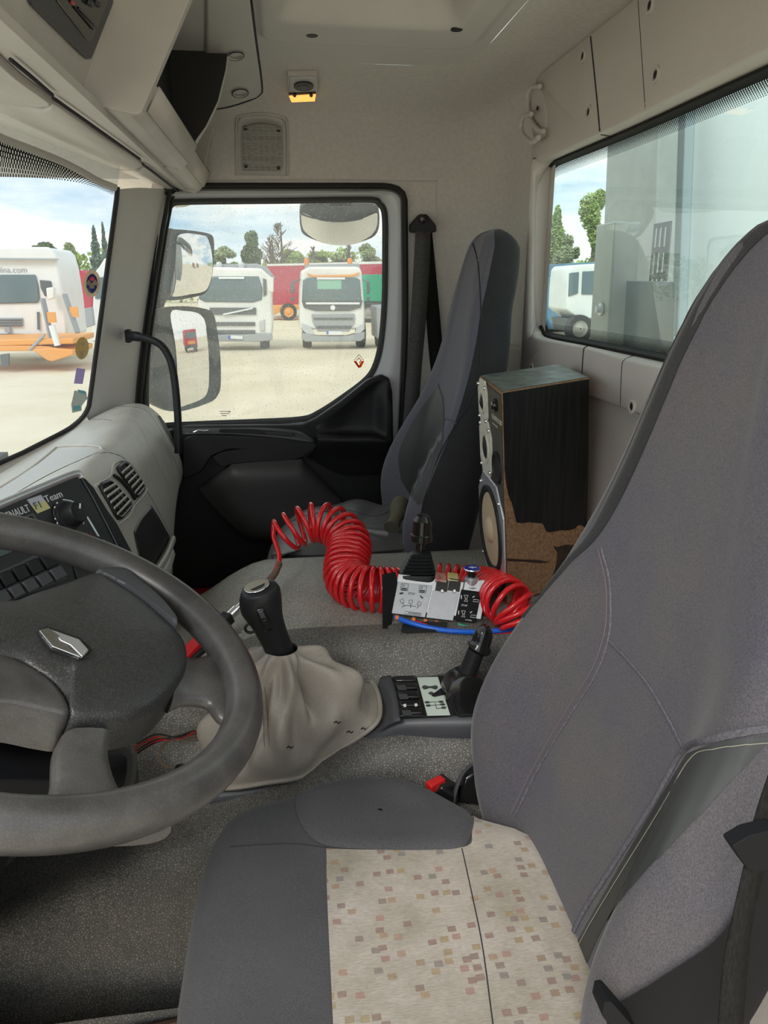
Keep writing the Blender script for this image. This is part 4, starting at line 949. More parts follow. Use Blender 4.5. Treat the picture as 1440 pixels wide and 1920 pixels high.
# ================================================================== gear console
NR = [(322, 1500, -.812), (345, 1497, -.810), (430, 1489, -.800), (510, 1478, -.790), (575, 1467, -.778), (620, 1436, -.748), (660, 1405, -.716), (700, 1383, -.690), (742, 1358, -.664), (800, 1353, -.656), (920, 1352, -.650)]
FRl = [(345, 1398, -.812), (362, 1388, -.810), (430, 1370, -.800), (500, 1345, -.790), (560, 1325, -.770), (610, 1310, -.735), (650, 1296, -.700), (690, 1277, -.672), (730, 1264, -.652), (800, 1261, -.648), (920, 1258, -.644)]
Ne = crv([at(x, y, Z=z) for x, y, z in NR], 60); Fa = crv([at(x, y, Z=z) for x, y, z in FRl], 60)
gc = thing('gear_console', at(600, 1400, Z=-.83), 'dark grey plastic console carrying gear gaiter, switches and pictogram plate beside the driver seat', 'console')
rings = []
for a, c_ in zip(Ne, Fa):
    d = (c_ - a); u_ = d.normalized(); w_ = V((0, 0, 1))
    rings.append([a + u_ * .0 - w_ * .03, a - u_ * .004 - w_ * .008, a + w_ * .0, a + u_ * .008 + w_ * .004, a + u_ * .016, a + d * .5 - w_ * .002, c_ - u_ * .012, c_ - u_ * .005 + w_ * .003, c_ + w_ * 0, c_ - w_ * .03])
b = MB(); b.loft(rings); cb = b.bvh(); con = b.build('console_body', M['darkgrey'], gc, smooth=50)
def cd(px, name, m, parent=gc, off=.0005, th=.002, bev=.0008, r=0):
    q = MB(); P = [at(x, y, Z=-.6475 + off) for x, y in px]; P = rnd(P, r, 5) if r else P; q.prism(P, (0, 0, th)); return q.build(name, m, parent, bevel=bev)
cd([(733, 1267), (902, 1263), (915, 1345), (747, 1347)], 'console_top', M['black'], off=-.004, th=.004)
cd([(735, 1269), (779, 1268), (797, 1343), (748, 1344)], 'switch_frame', M['gloss'], r=.08)
rows = [(1272, 1281), (1284, 1295), (1300, 1312), (1318, 1328), (1331, 1342)]
for k, (ya, yb) in enumerate(rows):
    o = (ya - 1269) * .20
    s_ = cd([(738 + o, ya), (777 + o, ya), (778 + o + 2, yb), (741 + o, yb)], 'rocker_switch', M['gloss'], off=.002, th=.006, bev=.002)
    if k == 1 or k == 2 or k == 4: cd([(741 + o, ya + 1), (757 + o, ya + 1), (760 + o, yb - 1), (743 + o, yb - 1)], 'switch_face', M['darkgrey'], s_, off=.0082, th=.0006, bev=.0003)
    if k == 3:
        cd([(756, 1321), (761, 1320), (762, 1325), (757, 1326)], 'symbol', M['white'], s_, off=.0085, th=.0006, bev=0); cd([(777, 1320), (782, 1319), (783, 1324), (778, 1325)], 'symbol', M['white'], s_, off=.0085, th=.0006, bev=0)
M['plate'] = mat('pale_pictogram_plate', (0.55, 0.62, 0.56), 0.5); M['ink'] = mat('plate_ink', (0.05, 0.06, 0.06), 0.5)
pl = cd([(782, 1271), (821, 1270), (844, 1341), (801, 1342)], 'pictogram_plate', M['plate'], off=.0015, th=.001, bev=0)
def ink(px, name='pictogram'): return cd(px, name, M['ink'], pl, off=.0026, th=.0003, bev=0)
ink(pxc([(791, 1289), (795, 1285), (806, 1287), (818, 1285), (821, 1289), (817, 1293), (806, 1290), (797, 1293)], 20, True))
ink(pxc([(803, 1300), (808, 1297), (814, 1300), (808, 1303)], 12, True)); cd([(809, 1305), (828, 1291), (833, 1303), (815, 1307)], 'torn_edge', M['gloss'], pl, off=.0026, th=.002, bev=0)
for cx, cy in ((801, 1317), (803, 1323), (827, 1316), (830, 1321), (832, 1327)): ink(oval(cx, cy, 5, 2.2, 14))
for px in ([(806, 1316), (822, 1315.6), (822, 1316.4), (806, 1317)], [(808, 1322.4), (825, 1321), (825, 1321.9), (808, 1323.3)], [(815, 1318), (816, 1318), (819, 1328), (828, 1327.5), (828, 1328.5), (818, 1329)]): ink(px)
cd([(846, 1302), (905, 1299), (912, 1341), (856, 1343)], 'tray', M['gloss'], off=.001, th=.001, bev=0, r=.1)
b = MB(); b.tube(poly(rnd([at(x, y, Z=-.645) for x, y in [(847, 1304), (905, 1301), (911, 1340), (857, 1342)]], .12, 4), 40, True), .0022, 6, closed=True); b.build('tray_rim', M['black'], gc)
b = MB(); b.grid(surf([[at(x, y, Z=z) for x, y, z in r] for r in [[(690, 1279, -.668), (700, 1275, -.655), (718, 1268, -.644), (733, 1266, -.643)], [(712, 1330, -.685), (722, 1322, -.664), (735, 1312, -.645), (746, 1308, -.643)], [(703, 1378, -.689), (716, 1366, -.671), (735, 1354, -.652), (750, 1349, -.645)]]], 16, 16))
b.build('bridge', M['darkgrey'], gc, solid=.004, smooth=70)
b = MB(); P = [at(x, y, Z=-.806) for x, y in [(327, 1490), (338, 1440), (350, 1400), (369, 1396), (362, 1440), (352, 1490)]]; b.prism(rnd(P, .1, 3), (0, 0, .004)); b.build('ashtray_flap', M['darkgrey'], gc, bevel=.002)
b = MB(); b.lathe([(.0145, 0), (.014, .004), (.010, .006), (.001, .0065)], at(344, 1440, Z=-.803), (0, 0, 1), 20); b.build('round_button', M['black'], gc)

# ================================================================== gear lever with gaiter
gl = thing('gear_lever', at(530, 1400, Z=-.79), 'black gear lever with a grip button standing in a slumped beige leather gaiter', 'gear lever')
def Zc(x, y): return None
bp = [(382, 1398, -.800), (374, 1440, -.800), (386, 1473, -.798), (430, 1480, -.793), (500, 1470, -.782), (568, 1458, -.770), (612, 1424, -.742), (658, 1394, -.712), (702, 1362, -.683), (713, 1335, -.675), (707, 1300, -.667), (692, 1279, -.660), (668, 1285, -.672), (630, 1302, -.695), (560, 1328, -.735), (480, 1348, -.765), (415, 1372, -.79)]
base = crv([at(x, y, Z=z + .004) for x, y, z in bp], 110, True); bc = V((0, 0, 0))
for p in base: bc += p / 110
tc_ = at(528, 1216, Y=1.045); lax = (at(486, 1100, Y=1.02) - tc_).normalized()
rings = []; NT = 34
for i in range(NT):
    t_ = i / (NT - 1); ring = []
    for j, p in enumerate(base):
        d = V((p.x - bc.x, p.y - bc.y, 0)); a = math.atan2(d.y, d.x); dn = d.normalized()
        top = tc_ + dn * .0245
        flat_ = sst(.86, 1, t_); t = min(1, t_ / .86); h = t ** 1.12 * (1 - .14 * (1 - flat_))
        q = V((lerp(top.x, p.x, h), lerp(top.y, p.y, h), 0))
        zt = lerp(top.z, p.z + .010 * (1 - flat_), sst(0, 1, t) * .35 + t * .65)
        bul = math.sin(math.pi * t) * (.022 + .014 * math.cos(a - 2.7))
        fold = math.sin(math.pi * min(1, t * 1.1)) * (.010 * math.sin(5 * a + 5.5 * t + .6) + .006 * math.sin(9 * a - 7 * t + 2) + .004 * math.sin(14 * a + 9 * t))
        q += dn * (bul + fold * 1.5); zt += fold * .8 + math.sin(math.pi * t) * .004
        sg = max(0, math.cos(a + .75)) ** 3 * math.exp(-((t - .62) / .22) ** 2)     # slumped fold towards the seat
        q += dn * .016 * sg; zt -= .0 * sg
        ring.append(V((q.x, q.y, zt)))
    rings.append(ring)
b = MB(); b.grid(rings, cv=True); gb = b.bvh(); gt = b.build('gaiter', M['gaiter'], gl, smooth=180)
b = MB(); b.tube([p + V((0, 0, .003)) for p in base], .0045, 8, closed=True); b.build('gaiter_hem', M['gaiter'], gl)
for px in ([(489, 1290), (493, 1340), (496, 1400)], [(496, 1288), (501, 1340), (505, 1398)]): dl(px, .0007, 'gaiter_seam', mat('tan_thread', (.2, .16, .12), .8), .0003, 30, gt, gb)
for x, y in ((543, 1402), (632, 1355), (683, 1367), (656, 1373)):
    P = drape(gb, [(x - 6, y), (x - 2, y - 3), (x + 2, y + 1), (x + 6, y - 2)], .0004)
    if len(P) > 1: b = MB(); b.tube(P, .0011, 5); b.build('tear', M['rub'], gt)
kn = [(482, 1101, 25), (485, 1103, 34), (487, 1112, 39), (488, 1124, 40.5), (490, 1138, 39.5), (495, 1152, 35), (501, 1166, 31), (508, 1182, 28.5), (515, 1198, 27), (521, 1212, 26.5), (526, 1224, 26)]
kp_ = [at(x, y, Y=1.02 + (y - 1100) * .0002) for x, y, r in kn]; kr = [r * (p.dot(CF)) / FPX for p, (x, y, r) in zip(kp_, kn)]
axk = (kp_[0] - kp_[-1]).normalized(); uk = axk.cross(YA).normalized(); wk = axk.cross(uk)
rings = [[p + uk * math.cos(k * 6.28318 / 30) * r + wk * math.sin(k * 6.28318 / 30) * r * .82 for k in range(30)] for p, r in zip([V(q) for q in crv(kp_, 30)], [kr[0] + 0] * 30)]
kc = crv([V((p.x, p.y, p.z)) for p in kp_], 30)
rr_ = []
for i in range(30):
    s = i / 29 * (len(kr) - 1); k = min(len(kr) - 2, int(s)); rr_.append(lerp(kr[k], kr[k + 1], s - k))
sp_ = crv(kp_, 200)
def atlen(k):  # centres follow the traced samples one by one
    s = k / 29 * (len(kp_) - 1); j = min(len(kp_) - 2, int(s)); return kp_[j].lerp(kp_[j + 1], s - j)
rings = [[atlen(i) + uk * math.cos(k * 6.28318 / 30) * rr_[i] + wk * math.sin(k * 6.28318 / 30) * rr_[i] * .85 for k in range(30)] for i in range(30)]
b = MB(); b.loft(rings); kb = b.bvh(); grip = b.build('grip', M['black'], gl, smooth=60)
b = MB(); P = [kp_[0] + axk * .0012 + uk * math.cos(k * 6.28318 / 26) * kr[0] * .98 + wk * math.sin(k * 6.28318 / 26) * kr[0] * .82 for k in range(26)]; b.prism(P, axk * .0018); b.build('shift_pattern_cap', M['chrome'], grip, bevel=.0008)
b = MB(); b.prism([p.lerp(kp_[0], .35) + axk * .0022 for p in P[3:14]], axk * .0006); b.build('shift_pattern', M['gloss'], grip)
def kd(px, off, name, m, solid=.002):
    q = MB(); q.grid(patch(kb, coons(*px, 8, 6), off)); return q.build(name, m, grip, solid=solid, off=1)
kd(([(481, 1142), (493, 1139)], [(497, 1182), (510, 1178)], [(481, 1142), (488, 1162), (497, 1182)], [(493, 1139), (502, 1158), (510, 1178)]), .0008, 'button_frame', M['gloss'])
kd(([(484, 1143), (492, 1141)], [(489, 1156), (497, 1154)], [(484, 1143), (489, 1156)], [(492, 1141), (497, 1154)]), .003, 'range_button', M['darkgrey'], .003); kd(([(490, 1160), (499, 1157)], [(497, 1178), (507, 1175)], [(490, 1160), (497, 1178)], [(499, 1157), (507, 1175)]), .002, 'range_button', M['black'], .003)
c0 = at(470, 1178, Y=1.02); b = MB(); b.tube([c0 + (uk * math.cos(t / 20 * 6.28) * .008 + axk * math.sin(t / 20 * 6.28) * .008) for t in range(20)], .0022, 8, closed=True); b.tube([at(472, 1172, Y=1.02), at(482, 1165, Y=1.025)], .003, 8); b.build('finger_ring', M['black'], gl)

# ================================================================== parking brake
pk = thing('parking_brake_lever', at(872, 1300, Z=-.65), 'short glossy black hand brake lever with a collared grip at the end of the console', 'brake lever')
pc = at(872, 1294, Y=1.05); b = MB(); b.lathe([(.030, -.022), (.036, -.018), (.037, 0), (.036, .018), (.030, .022)], pc, YA, 36); b.build('lever_drum', M['gloss'], pk, smooth=40)
cd([(838, 1268), (895, 1266), (903, 1299), (847, 1301)], 'lever_well', M['rub'], off=.0015, th=.001, bev=0)
bt = [(876, 1262, 17), (884, 1244, 17), (890, 1228, 16.5), (894, 1220, 17), (897, 1216, 24), (899, 1212, 24.5), (901, 1206, 19), (904, 1198, 18.5), (907, 1188, 17.5), (909, 1180, 14.5), (911, 1174, 9)]
bp_ = [at(x, y, Y=1.05) for x, y, r in bt]; br_ = [r * p.dot(CF) / FPX for p, (x, y, r) in zip(bp_, bt)]
for nm, s_, e_ in (('stem', 0, 4), ('grip', 4, 11)):
    b = MB(); b.tube(bp_[max(0, s_ - 1):e_], br_[max(0, s_ - 1):e_], 24, up=(0, 1, 0)); b.build(nm, M['gloss'] if nm == 'grip' else M['black'], pk, smooth=50)
b = MB(); b.box(at(905, 1180, Y=1.025), (.008, .004, .010)); b.build('release_catch', M['darkgrey'], pk, bevel=.0015)

# ================================================================== seats
def pad(bvh, loop, h, name, m, parent, ed=.0, n=90, fs=(.0, .04, .1, .2, .35, .5, .65, .8, .92, 1.0)):
    P = pxc(loop, n, True); cx = sum(p[0] for p in P) / n; cy = sum(p[1] for p in P) / n; rings = []
    for f in fs:
        q = [(lerp(x, cx, f), lerp(y, cy, f)) for x, y in P]
        rings.append(drape(bvh, q, ed + h * math.sqrt(min(1, f * 5 + .02)) if f < .2 else ed + h))
    b = MB(); b.loft(rings, caps=False); return b.build(name, m, parent, smooth=80)
ROWS = [(-.84, .300, .20, .015, .11), (-.72, .300, .235, .045, .13), (-.62, .318, .248, .070, .13), (-.54, .335, .248, .068, .13), (-.46, .355, .240, .050, .125), (-.37, .378, .222, .022, .12), (-.28, .396, .195, .006, .12), (-.20, .408, .165, 0, .12), (-.13, .418, .140, 0, .115), (-.07, .428, .122, -.004, .11), (-.02, .438, .105, -.008, .10), (.02, .452, .085, -.008, .085), (.052, .470, .055, -.006, .055), (.064, .492, .02, 0, .02)]
def seatback(Yc, f=lambda z: z, dx=0, nar=1.0, rows=None, split=False):
    rings = []
    for z, X, hw, bl, th in (rows or ROWS):
        z = f(z); hw *= nar
        P = [(X + th * .98, -.5), (X + th * .8, -.86), (X + th * .42, -1.0), (X + .012 - bl * .55, -.985), (X - bl + .002, -.90), (X - bl * .85, -.78), (X - bl * .10, -.60), (X + .006, -.42), (X + .008, 0)]
        P = P + [(a, -c_) for a, c_ in P[-2::-1]]
        P = P + [(X + th, .25), (X + th, -.25)]
        ring = [V((a + dx, Yc + c_ * hw, z)) for a, c_ in P]
        rings.append(crv(ring, 84, True))
    cols = [crv([r[j] for r in rings], 60) for j in range(84)]
    GG = [[cols[j][i] for j in range(84)] for i in range(60)]
    b = MB(); b.loft(GG)
    if split:
        mid_ = GG[34]; xm = min(p.x for p in mid_); J = min((j for j in range(84) if mid_[j].y < Yc), key=lambda j: abs(mid_[j].x - xm - .012) + (0 if mid_[j].y < Yc - .1 else 1)); 
        s_ = MB(); s_.grid([r[:J + 1] for r in GG]); return b, s_, GG, J
    return b
dsx = thing('driver_seat', (.1, .69, -1.2), 'driver seat in stretched grey cloth cover with a beige chequered cushion, filling the right foreground', 'seat')
b = seatback(.70); sbv = b.bvh(); sb = b.build('backrest', M['seatf'], dsx, smooth=180)
op = [(323, 1950), (326, 1860), (338, 1780), (353, 1690), (371, 1610), (390, 1560), (428, 1514), (500, 1488), (560, 1476), (640, 1462), (700, 1456), (760, 1462), (820, 1484), (870, 1506)]
ol = [at(x, y, Z=-.725) for x, y in op] + [V((.27, .86, -.725)), V((.33, .80, -.725)), V((.335, .6, -.725)), V((.32, .44, -.725)), V((.2, .40, -.725)), V((0, .40, -.725)), V((-.13, .42, -.725)), V((-.16, .50, -.725))]
ol = crv(ol, 160, True); cc_ = sum(ol, V()) / 160
def hz(p):
    s = sst(.87, .93, p.y) * sst(-.03, .06, p.x); return .012 * s - .012 * sst(-.08, -.16, p.x)
rings = []
for ins, z in ((.02, -.90), (.0, -.86), (.0, -.765), (.006, -.742), (.018, -.728), (.035, -.722), (.07, -.720), (.13, -.721)):
    rings.append([(p + (cc_ - p).normalized() * ins) for p in ol]); rings[-1] = [V((p.x, p.y, z + (hz(p) if z > -.75 else 0))) for p in rings[-1]]
last = rings[-1]
for f in (.3, .6, .85): rings.append([p.lerp(V((cc_.x, cc_.y, -.724)), f) for p in last])
b = MB(); b.loft(rings); cbv = b.bvh(); b.build('cushion', M['cush'], dsx, smooth=180)
def beigemat():
    m = mat('beige_chequered_cloth', (0.55, 0.50, 0.44), 0.9, sheen=0.2, spec=0.1); N = m.node_tree.nodes; L = m.node_tree.links; bs = N['Principled BSDF']
    tc = N.new('ShaderNodeTexCoord'); mp = N.new('ShaderNodeMapping'); mp.inputs['Scale'].default_value = (60, 74, 1); L.new(tc.outputs['Object'], mp.inputs[0])
    sx = N.new('ShaderNodeSeparateXYZ'); L.new(mp.outputs[0], sx.inputs[0]); cb_ = N.new('ShaderNodeCombineXYZ'); L.new(sx.outputs[0], cb_.inputs[0]); L.new(sx.outputs[1], cb_.inputs[1])
    v = N.new('ShaderNodeTexVoronoi'); v.distance = 'CHEBYCHEV'; v.inputs['Scale'].default_value = 1; v.inputs['Randomness'].default_value = .62; L.new(cb_.outputs[0], v.inputs['Vector'])
    lt = N.new('ShaderNodeMath'); lt.operation = 'LESS_THAN'; lt.inputs[1].default_value = .29; L.new(v.outputs['Distance'], lt.inputs[0])
    sc = N.new('ShaderNodeSeparateColor'); L.new(v.outputs['Color'], sc.inputs[0])
    g = N.new('ShaderNodeMath'); g.operation = 'GREATER_THAN'; g.inputs[1].default_value = .22; L.new(sc.outputs[1], g.inputs[0])
    mu = N.new('ShaderNodeMath'); mu.operation = 'MULTIPLY'; L.new(lt.outputs[0], mu.inputs[0]); L.new(g.outputs[0], mu.inputs[1])
    m2 = N.new('ShaderNodeMath'); m2.operation = 'MULTIPLY'; m2.inputs[1].default_value = .85; L.new(mu.outputs[0], m2.inputs[0])
    rp = N.new('ShaderNodeValToRGB'); e = rp.color_ramp.elements; e[0].position = 0; e[0].color = (.24, .17, .14, 1); e[1].position = 1; e[1].color = (.22, .21, .19, 1)
    for p, c_ in ((.3, (.36, .22, .19, 1)), (.5, (.34, .27, .15, 1)), (.75, (.27, .17, .15, 1))): q = e.new(p); q.color = c_
    L.new(sc.outputs[0], rp.inputs[0])
    n = N.new('ShaderNodeTexNoise'); n.inputs['Scale'].default_value = 9; n.inputs['Detail'].default_value = 7; n.inputs['Roughness'].default_value = .65; L.new(tc.outputs['Object'], n.inputs['Vector'])
    r = N.new('ShaderNodeValToRGB'); r.color_ramp.elements[0].position = .36; r.color_ramp.elements[0].color = (.46, .41, .36, 1); r.color_ramp.elements[1].position = .72; r.color_ramp.elements[1].color = (.27, .245, .18, 1); L.new(n.outputs['Fac'], r.inputs[0])
    mp2 = N.new('ShaderNodeMapping'); mp2.inputs['Scale'].default_value = (160, 900, 1); L.new(tc.outputs['Object'], mp2.inputs[0]); n2 = N.new('ShaderNodeTexNoise'); n2.inputs['Scale'].default_value = 1; L.new(mp2.outputs[0], n2.inputs['Vector'])
    mr = N.new('ShaderNodeMapRange'); mr.inputs[1].default_value = .3; mr.inputs[2].default_value = .7; mr.inputs[3].default_value = .84; mr.inputs[4].default_value = 1.1; L.new(n2.outputs['Fac'], mr.inputs[0])
    x = N.new('ShaderNodeMix'); x.data_type = 'RGBA'; L.new(m2.outputs[0], x.inputs[0]); L.new(r.outputs[0], x.inputs[6]); L.new(rp.outputs[0], x.inputs[7])
    y = N.new('ShaderNodeMix'); y.data_type = 'RGBA'; y.blend_type = 'MULTIPLY'; y.inputs[0].default_value = 1; L.new(x.outputs[2], y.inputs[6]); cc = N.new('ShaderNodeCombineColor'); [L.new(mr.outputs[0], cc.inputs[i]) for i in range(3)]; L.new(cc.outputs[0], y.inputs[7]); L.new(y.outputs[2], bs.inputs['Base Color'])
    bp = N.new('ShaderNodeBump'); bp.inputs['Strength'].default_value = .3; bp.inputs['Distance'].default_value = .001; L.new(n2.outputs['Fac'], bp.inputs['Height']); L.new(bp.outputs[0], bs.inputs['Normal']); return m
M['beigef'] = beigemat()
b = MB(); b.grid(patch(cbv, coons([(612, 1593), (720, 1595), (868, 1590), (885, 1560), (888, 1508), (960, 1508)], [(628, 1990), (900, 1990), (1200, 1990)], [(612, 1593), (614, 1700), (628, 1990)], [(960, 1508), (1060, 1700), (1200, 1990)], 40, 60), .0018)); b.build('cushion_panel', M['beigef'], dsx, smooth=180)
pad(cbv, [(556, 1480), (553, 1500), (561, 1540), (582, 1571), (620, 1589), (700, 1595), (800, 1596), (864, 1591), (883, 1568), (887, 1520), (850, 1504), (805, 1480), (750, 1461), (695, 1458), (620, 1466)], .008, 'side_bolster', M['cush'], dsx, ed=.001)
def seam(bvh, px, r, m, parent, off=.0004, name='seam', n=60): P = drape(bvh, pxc(px, n), off); q = MB(); q.tube(P, r, 6); return q.build(name, m, parent)
seam(cbv, [(330, 1595), (430, 1588), (540, 1582), (615, 1590)][1:], .0006, M['seam'], dsx); seam(cbv, [(866, 1593), (885, 1680), (905, 1780), (925, 1930)], .0008, M['seam'], dsx, .0018)
seam(sbv, [(1128, 1028), (1142, 1080), (1146, 1130), (1143, 1190), (1120, 1260), (1070, 1340), (1010, 1440), (965, 1530)], .0022, M['piping'], sb, .0005, 'piping', 90); seam(sbv, [(1122, 1030), (1135, 1085), (1138, 1130), (1134, 1186), (1110, 1256), (1060, 1336), (1002, 1436), (958, 1526)], .0007, M['thread'], sb, .0006)
seam(sbv, [(1143, 1202), (1180, 1240), (1220, 1290), (1255, 1350), (1282, 1404)], .0020, M['piping'], sb, .0005, 'piping')
seam(sbv, [(1440, 1366), (1400, 1372), (1340, 1386), (1284, 1408), (1230, 1500), (1150, 1625), (1090, 1720), (1055, 1805)], .0034, M['piping'], sb, .0008, 'piping', 90)
b = MB(); b.grid(patch(sbv, coons([(1290, 1414), (1360, 1390), (1450, 1380)], [(1060, 1808), (1064, 1830), (1074, 1880)], [(1290, 1414), (1175, 1605), (1060, 1808)], [(1450, 1380), (1310, 1530), (1150, 1710), (1074, 1880)], 50, 14), .0015)); b.build('vinyl_insert', M['vinyl'], sb, smooth=180)
seam(sbv, [(1440, 1392), (1400, 1396), (1340, 1406), (1298, 1424), (1240, 1520), (1160, 1648), (1100, 1748), (1064, 1822)], .0004, mat('cream_thread', (.3, .28, .22), .8), sb, .0020, 'stitching', 90)
# dark gathered hem of the cover along the far edge
far = [(1450, 398), (1410, 422), (1372, 462), (1335, 540), (1302, 610), (1280, 680), (1252, 750), (1205, 860), (1165, 945), (1130, 1012), (1090, 1060), (1040, 1110), (990, 1160)]
def edgepts(dpx):
    out = []
    for x, y in pxc(far, 70):
        hit = None
        for k in range(-30, 90, 2):
            d = ray(x + k, y + k * .35).normalized(); h = sbv.ray_cast(V((0, 0, 0)), d)
            if h[0] is not None:
                d2 = ray(x + k + dpx, y + (k + dpx) * .35).normalized(); h2 = sbv.ray_cast(V((0, 0, 0)), d2)
                if h2[0] is not None: hit = h2[0]; break
        if hit is not None: out.append(hit)
    return out
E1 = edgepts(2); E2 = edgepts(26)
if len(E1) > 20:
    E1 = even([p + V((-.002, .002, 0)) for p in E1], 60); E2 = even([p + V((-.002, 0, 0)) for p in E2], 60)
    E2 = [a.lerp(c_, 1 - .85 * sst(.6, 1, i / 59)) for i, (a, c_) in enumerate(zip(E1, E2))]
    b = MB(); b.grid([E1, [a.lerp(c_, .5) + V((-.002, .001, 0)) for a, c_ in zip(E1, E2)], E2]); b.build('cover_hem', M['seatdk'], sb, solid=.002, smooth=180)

# seat adjustment bracket, belt and its guide on the near side
bl_ = thing('seat_belt', (.45, .42, -.9), 'black driver seat belt with its plastic guide at the right edge of the picture', 'seat belt')
def strap(px, w, name, m, parent, side):
    P = crv(atY(px), 40); q = MB(); s_ = V(side).normalized() * w / 2; q.grid([[p - s_ for p in P], [p + s_ for p in P]]); return q.build(name, m, parent, solid=.0016, smooth=180)
strap([(1480, 1380, .40), (1440, 1500, .395), (1420, 1590, .39), (1400, 1680, .385), (1380, 1780, .38), (1365, 1960, .375)], .034, 'webbing', M['belt'], bl_, (.75, .4, .3))
b = MB(); b.grid(patch(sbv, coons([(1138, 1888), (1250, 1818), (1350, 1745), (1400, 1650), (1455, 1560)], [(1150, 2000), (1300, 2000), (1460, 2000)], [(1138, 1888), (1150, 2000)], [(1455, 1560), (1460, 2000)], 40, 40), .004)); b.build('side_valance', M['soft'], dsx, smooth=180)
b = MB(); P = atY([(1372, 1588, .378), (1405, 1568, .378), (1460, 1555, .37), (1460, 1636, .37), (1402, 1632, .378)]); b.prism(rnd(P, .12, 4), (0, .012, 0)); b.build('belt_guide', M['soft'], bl_, bevel=.003)
b = MB(); P = atY([(1133, 1880, .42), (1146, 1878, .42), (1200, 1940, .42), (1200, 1980, .42), (1128, 1905, .42)]); b.prism(rnd(P, .12, 4), (0, .02, 0)); tag(b.build('adjuster_handle', M['soft'], dsx, bevel=.003))

# ---- passenger seat
ps = thing('passenger_seat', (.1, 1.85, -1.3), 'far passenger seat with tall grey cloth backrest, vinyl side panel and leathery cushion', 'seat')
PR = [r for r in ROWS[:9]] + [(-.07, .428, .132, -.004, .115), (-.02, .438, .124, -.008, .11), (.02, .449, .108, -.008, .10), (.045, .460, .082, -.006, .075), (.058, .475, .05, -.004, .045), (.064, .492, .018, 0, .02)]
b, sidec, PG, PJ = seatback(1.87, lambda z: (z + .72) * 1.0 - .66 if z < -.3 else lerp(-.24, .115, (z + .3) / .364), .015, .98, PR, True); pbv = b.bvh()
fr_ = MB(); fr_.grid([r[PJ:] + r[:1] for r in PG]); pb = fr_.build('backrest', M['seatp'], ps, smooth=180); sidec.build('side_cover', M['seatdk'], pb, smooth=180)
op = [(494, 1062), (497, 1030), (508, 1000), (530, 970), (565, 955), (610, 944), (660, 936), (700, 938), (740, 944)]
ol = [at(x, y, Z=-.605) for x, y in op] + [V((.38, 2.0, -.605)), V((.40, 1.85, -.605)), V((.38, 1.68, -.605)), V((.2, 1.64, -.605)), V((.0, 1.64, -.605))]
ol = crv(ol, 140, True); cc_ = sum(ol, V()) / 140; rings = []
for ins, z in ((.02, -.80), (.0, -.74), (-.004, -.655), (.006, -.625), (.02, -.605), (.04, -.597), (.07, -.596), (.12, -.600)):
    rings.append([V(((p + (cc_ - p).normalized() * ins).x, (p + (cc_ - p).normalized() * ins).y, z + .004 * math.sin(p.x * 40) * (z > -.62))) for p in ol])
last = rings[-1]
for f in (.3, .6, .85): rings.append([p.lerp(V((cc_.x, cc_.y, -.606)), f) for p in last])
b = MB(); b.loft(rings); pcv = b.bvh(); pcu = b.build('cushion', M['pvinyl'], ps, smooth=180)
seam(pcv, [(505, 1004), (560, 972), (640, 956), (700, 968), (735, 957)], .0009, M['seam'], pcu); 
b = MB(); b.grid(patch(pcv, coons([(492, 1040), (620, 1040), (760, 1030)], [(492, 1082), (620, 1075), (760, 1060)], [(492, 1040), (492, 1082)], [(760, 1030), (760, 1060)], 6, 30), .002)); b.build('skirt', M['seatdk'], ps, smooth=180)
# tall side panel and front seams
b = MB(); b.grid(patch(pbv, coons([(822, 722), (828, 735), (832, 745)], [(752, 900), (768, 925), (785, 948)], [(822, 722), (775, 790), (748, 850), (752, 900)], [(832, 745), (830, 810), (812, 880), (785, 948)], 24, 12), .0015)); b.build('vinyl_side', M['vinyl'], pb, smooth=180)
seam(pbv, [(822, 720), (832, 760), (830, 820), (812, 880), (790, 945)], .0018, M['piping'], pb, .001, 'piping'); seam(pbv, [(831, 785), (845, 788), (856, 794)], .0016, M['piping'], pb, .001, 'piping')
seam(pbv, [(884, 448), (896, 490), (901, 560), (902, 640), (898, 700), (880, 755), (852, 800), (825, 850), (805, 900), (790, 960)], .0016, M['seam'], pb, .0006)
# rolled olive cloth bag on the cushion
rc = crv([at(752, 940, Y=1.80), at(745, 965, Y=1.76), at(735, 990, Y=1.72)], 14); b = MB(); b.tube(rc, [.020 + .004 * math.sin(i * .5) for i in range(14)], 18); tag(b.build('rolled_cloth', M['olive'], smooth=60), 'olive green rolled cloth lying at the back of the passenger seat cushion', 'cloth')
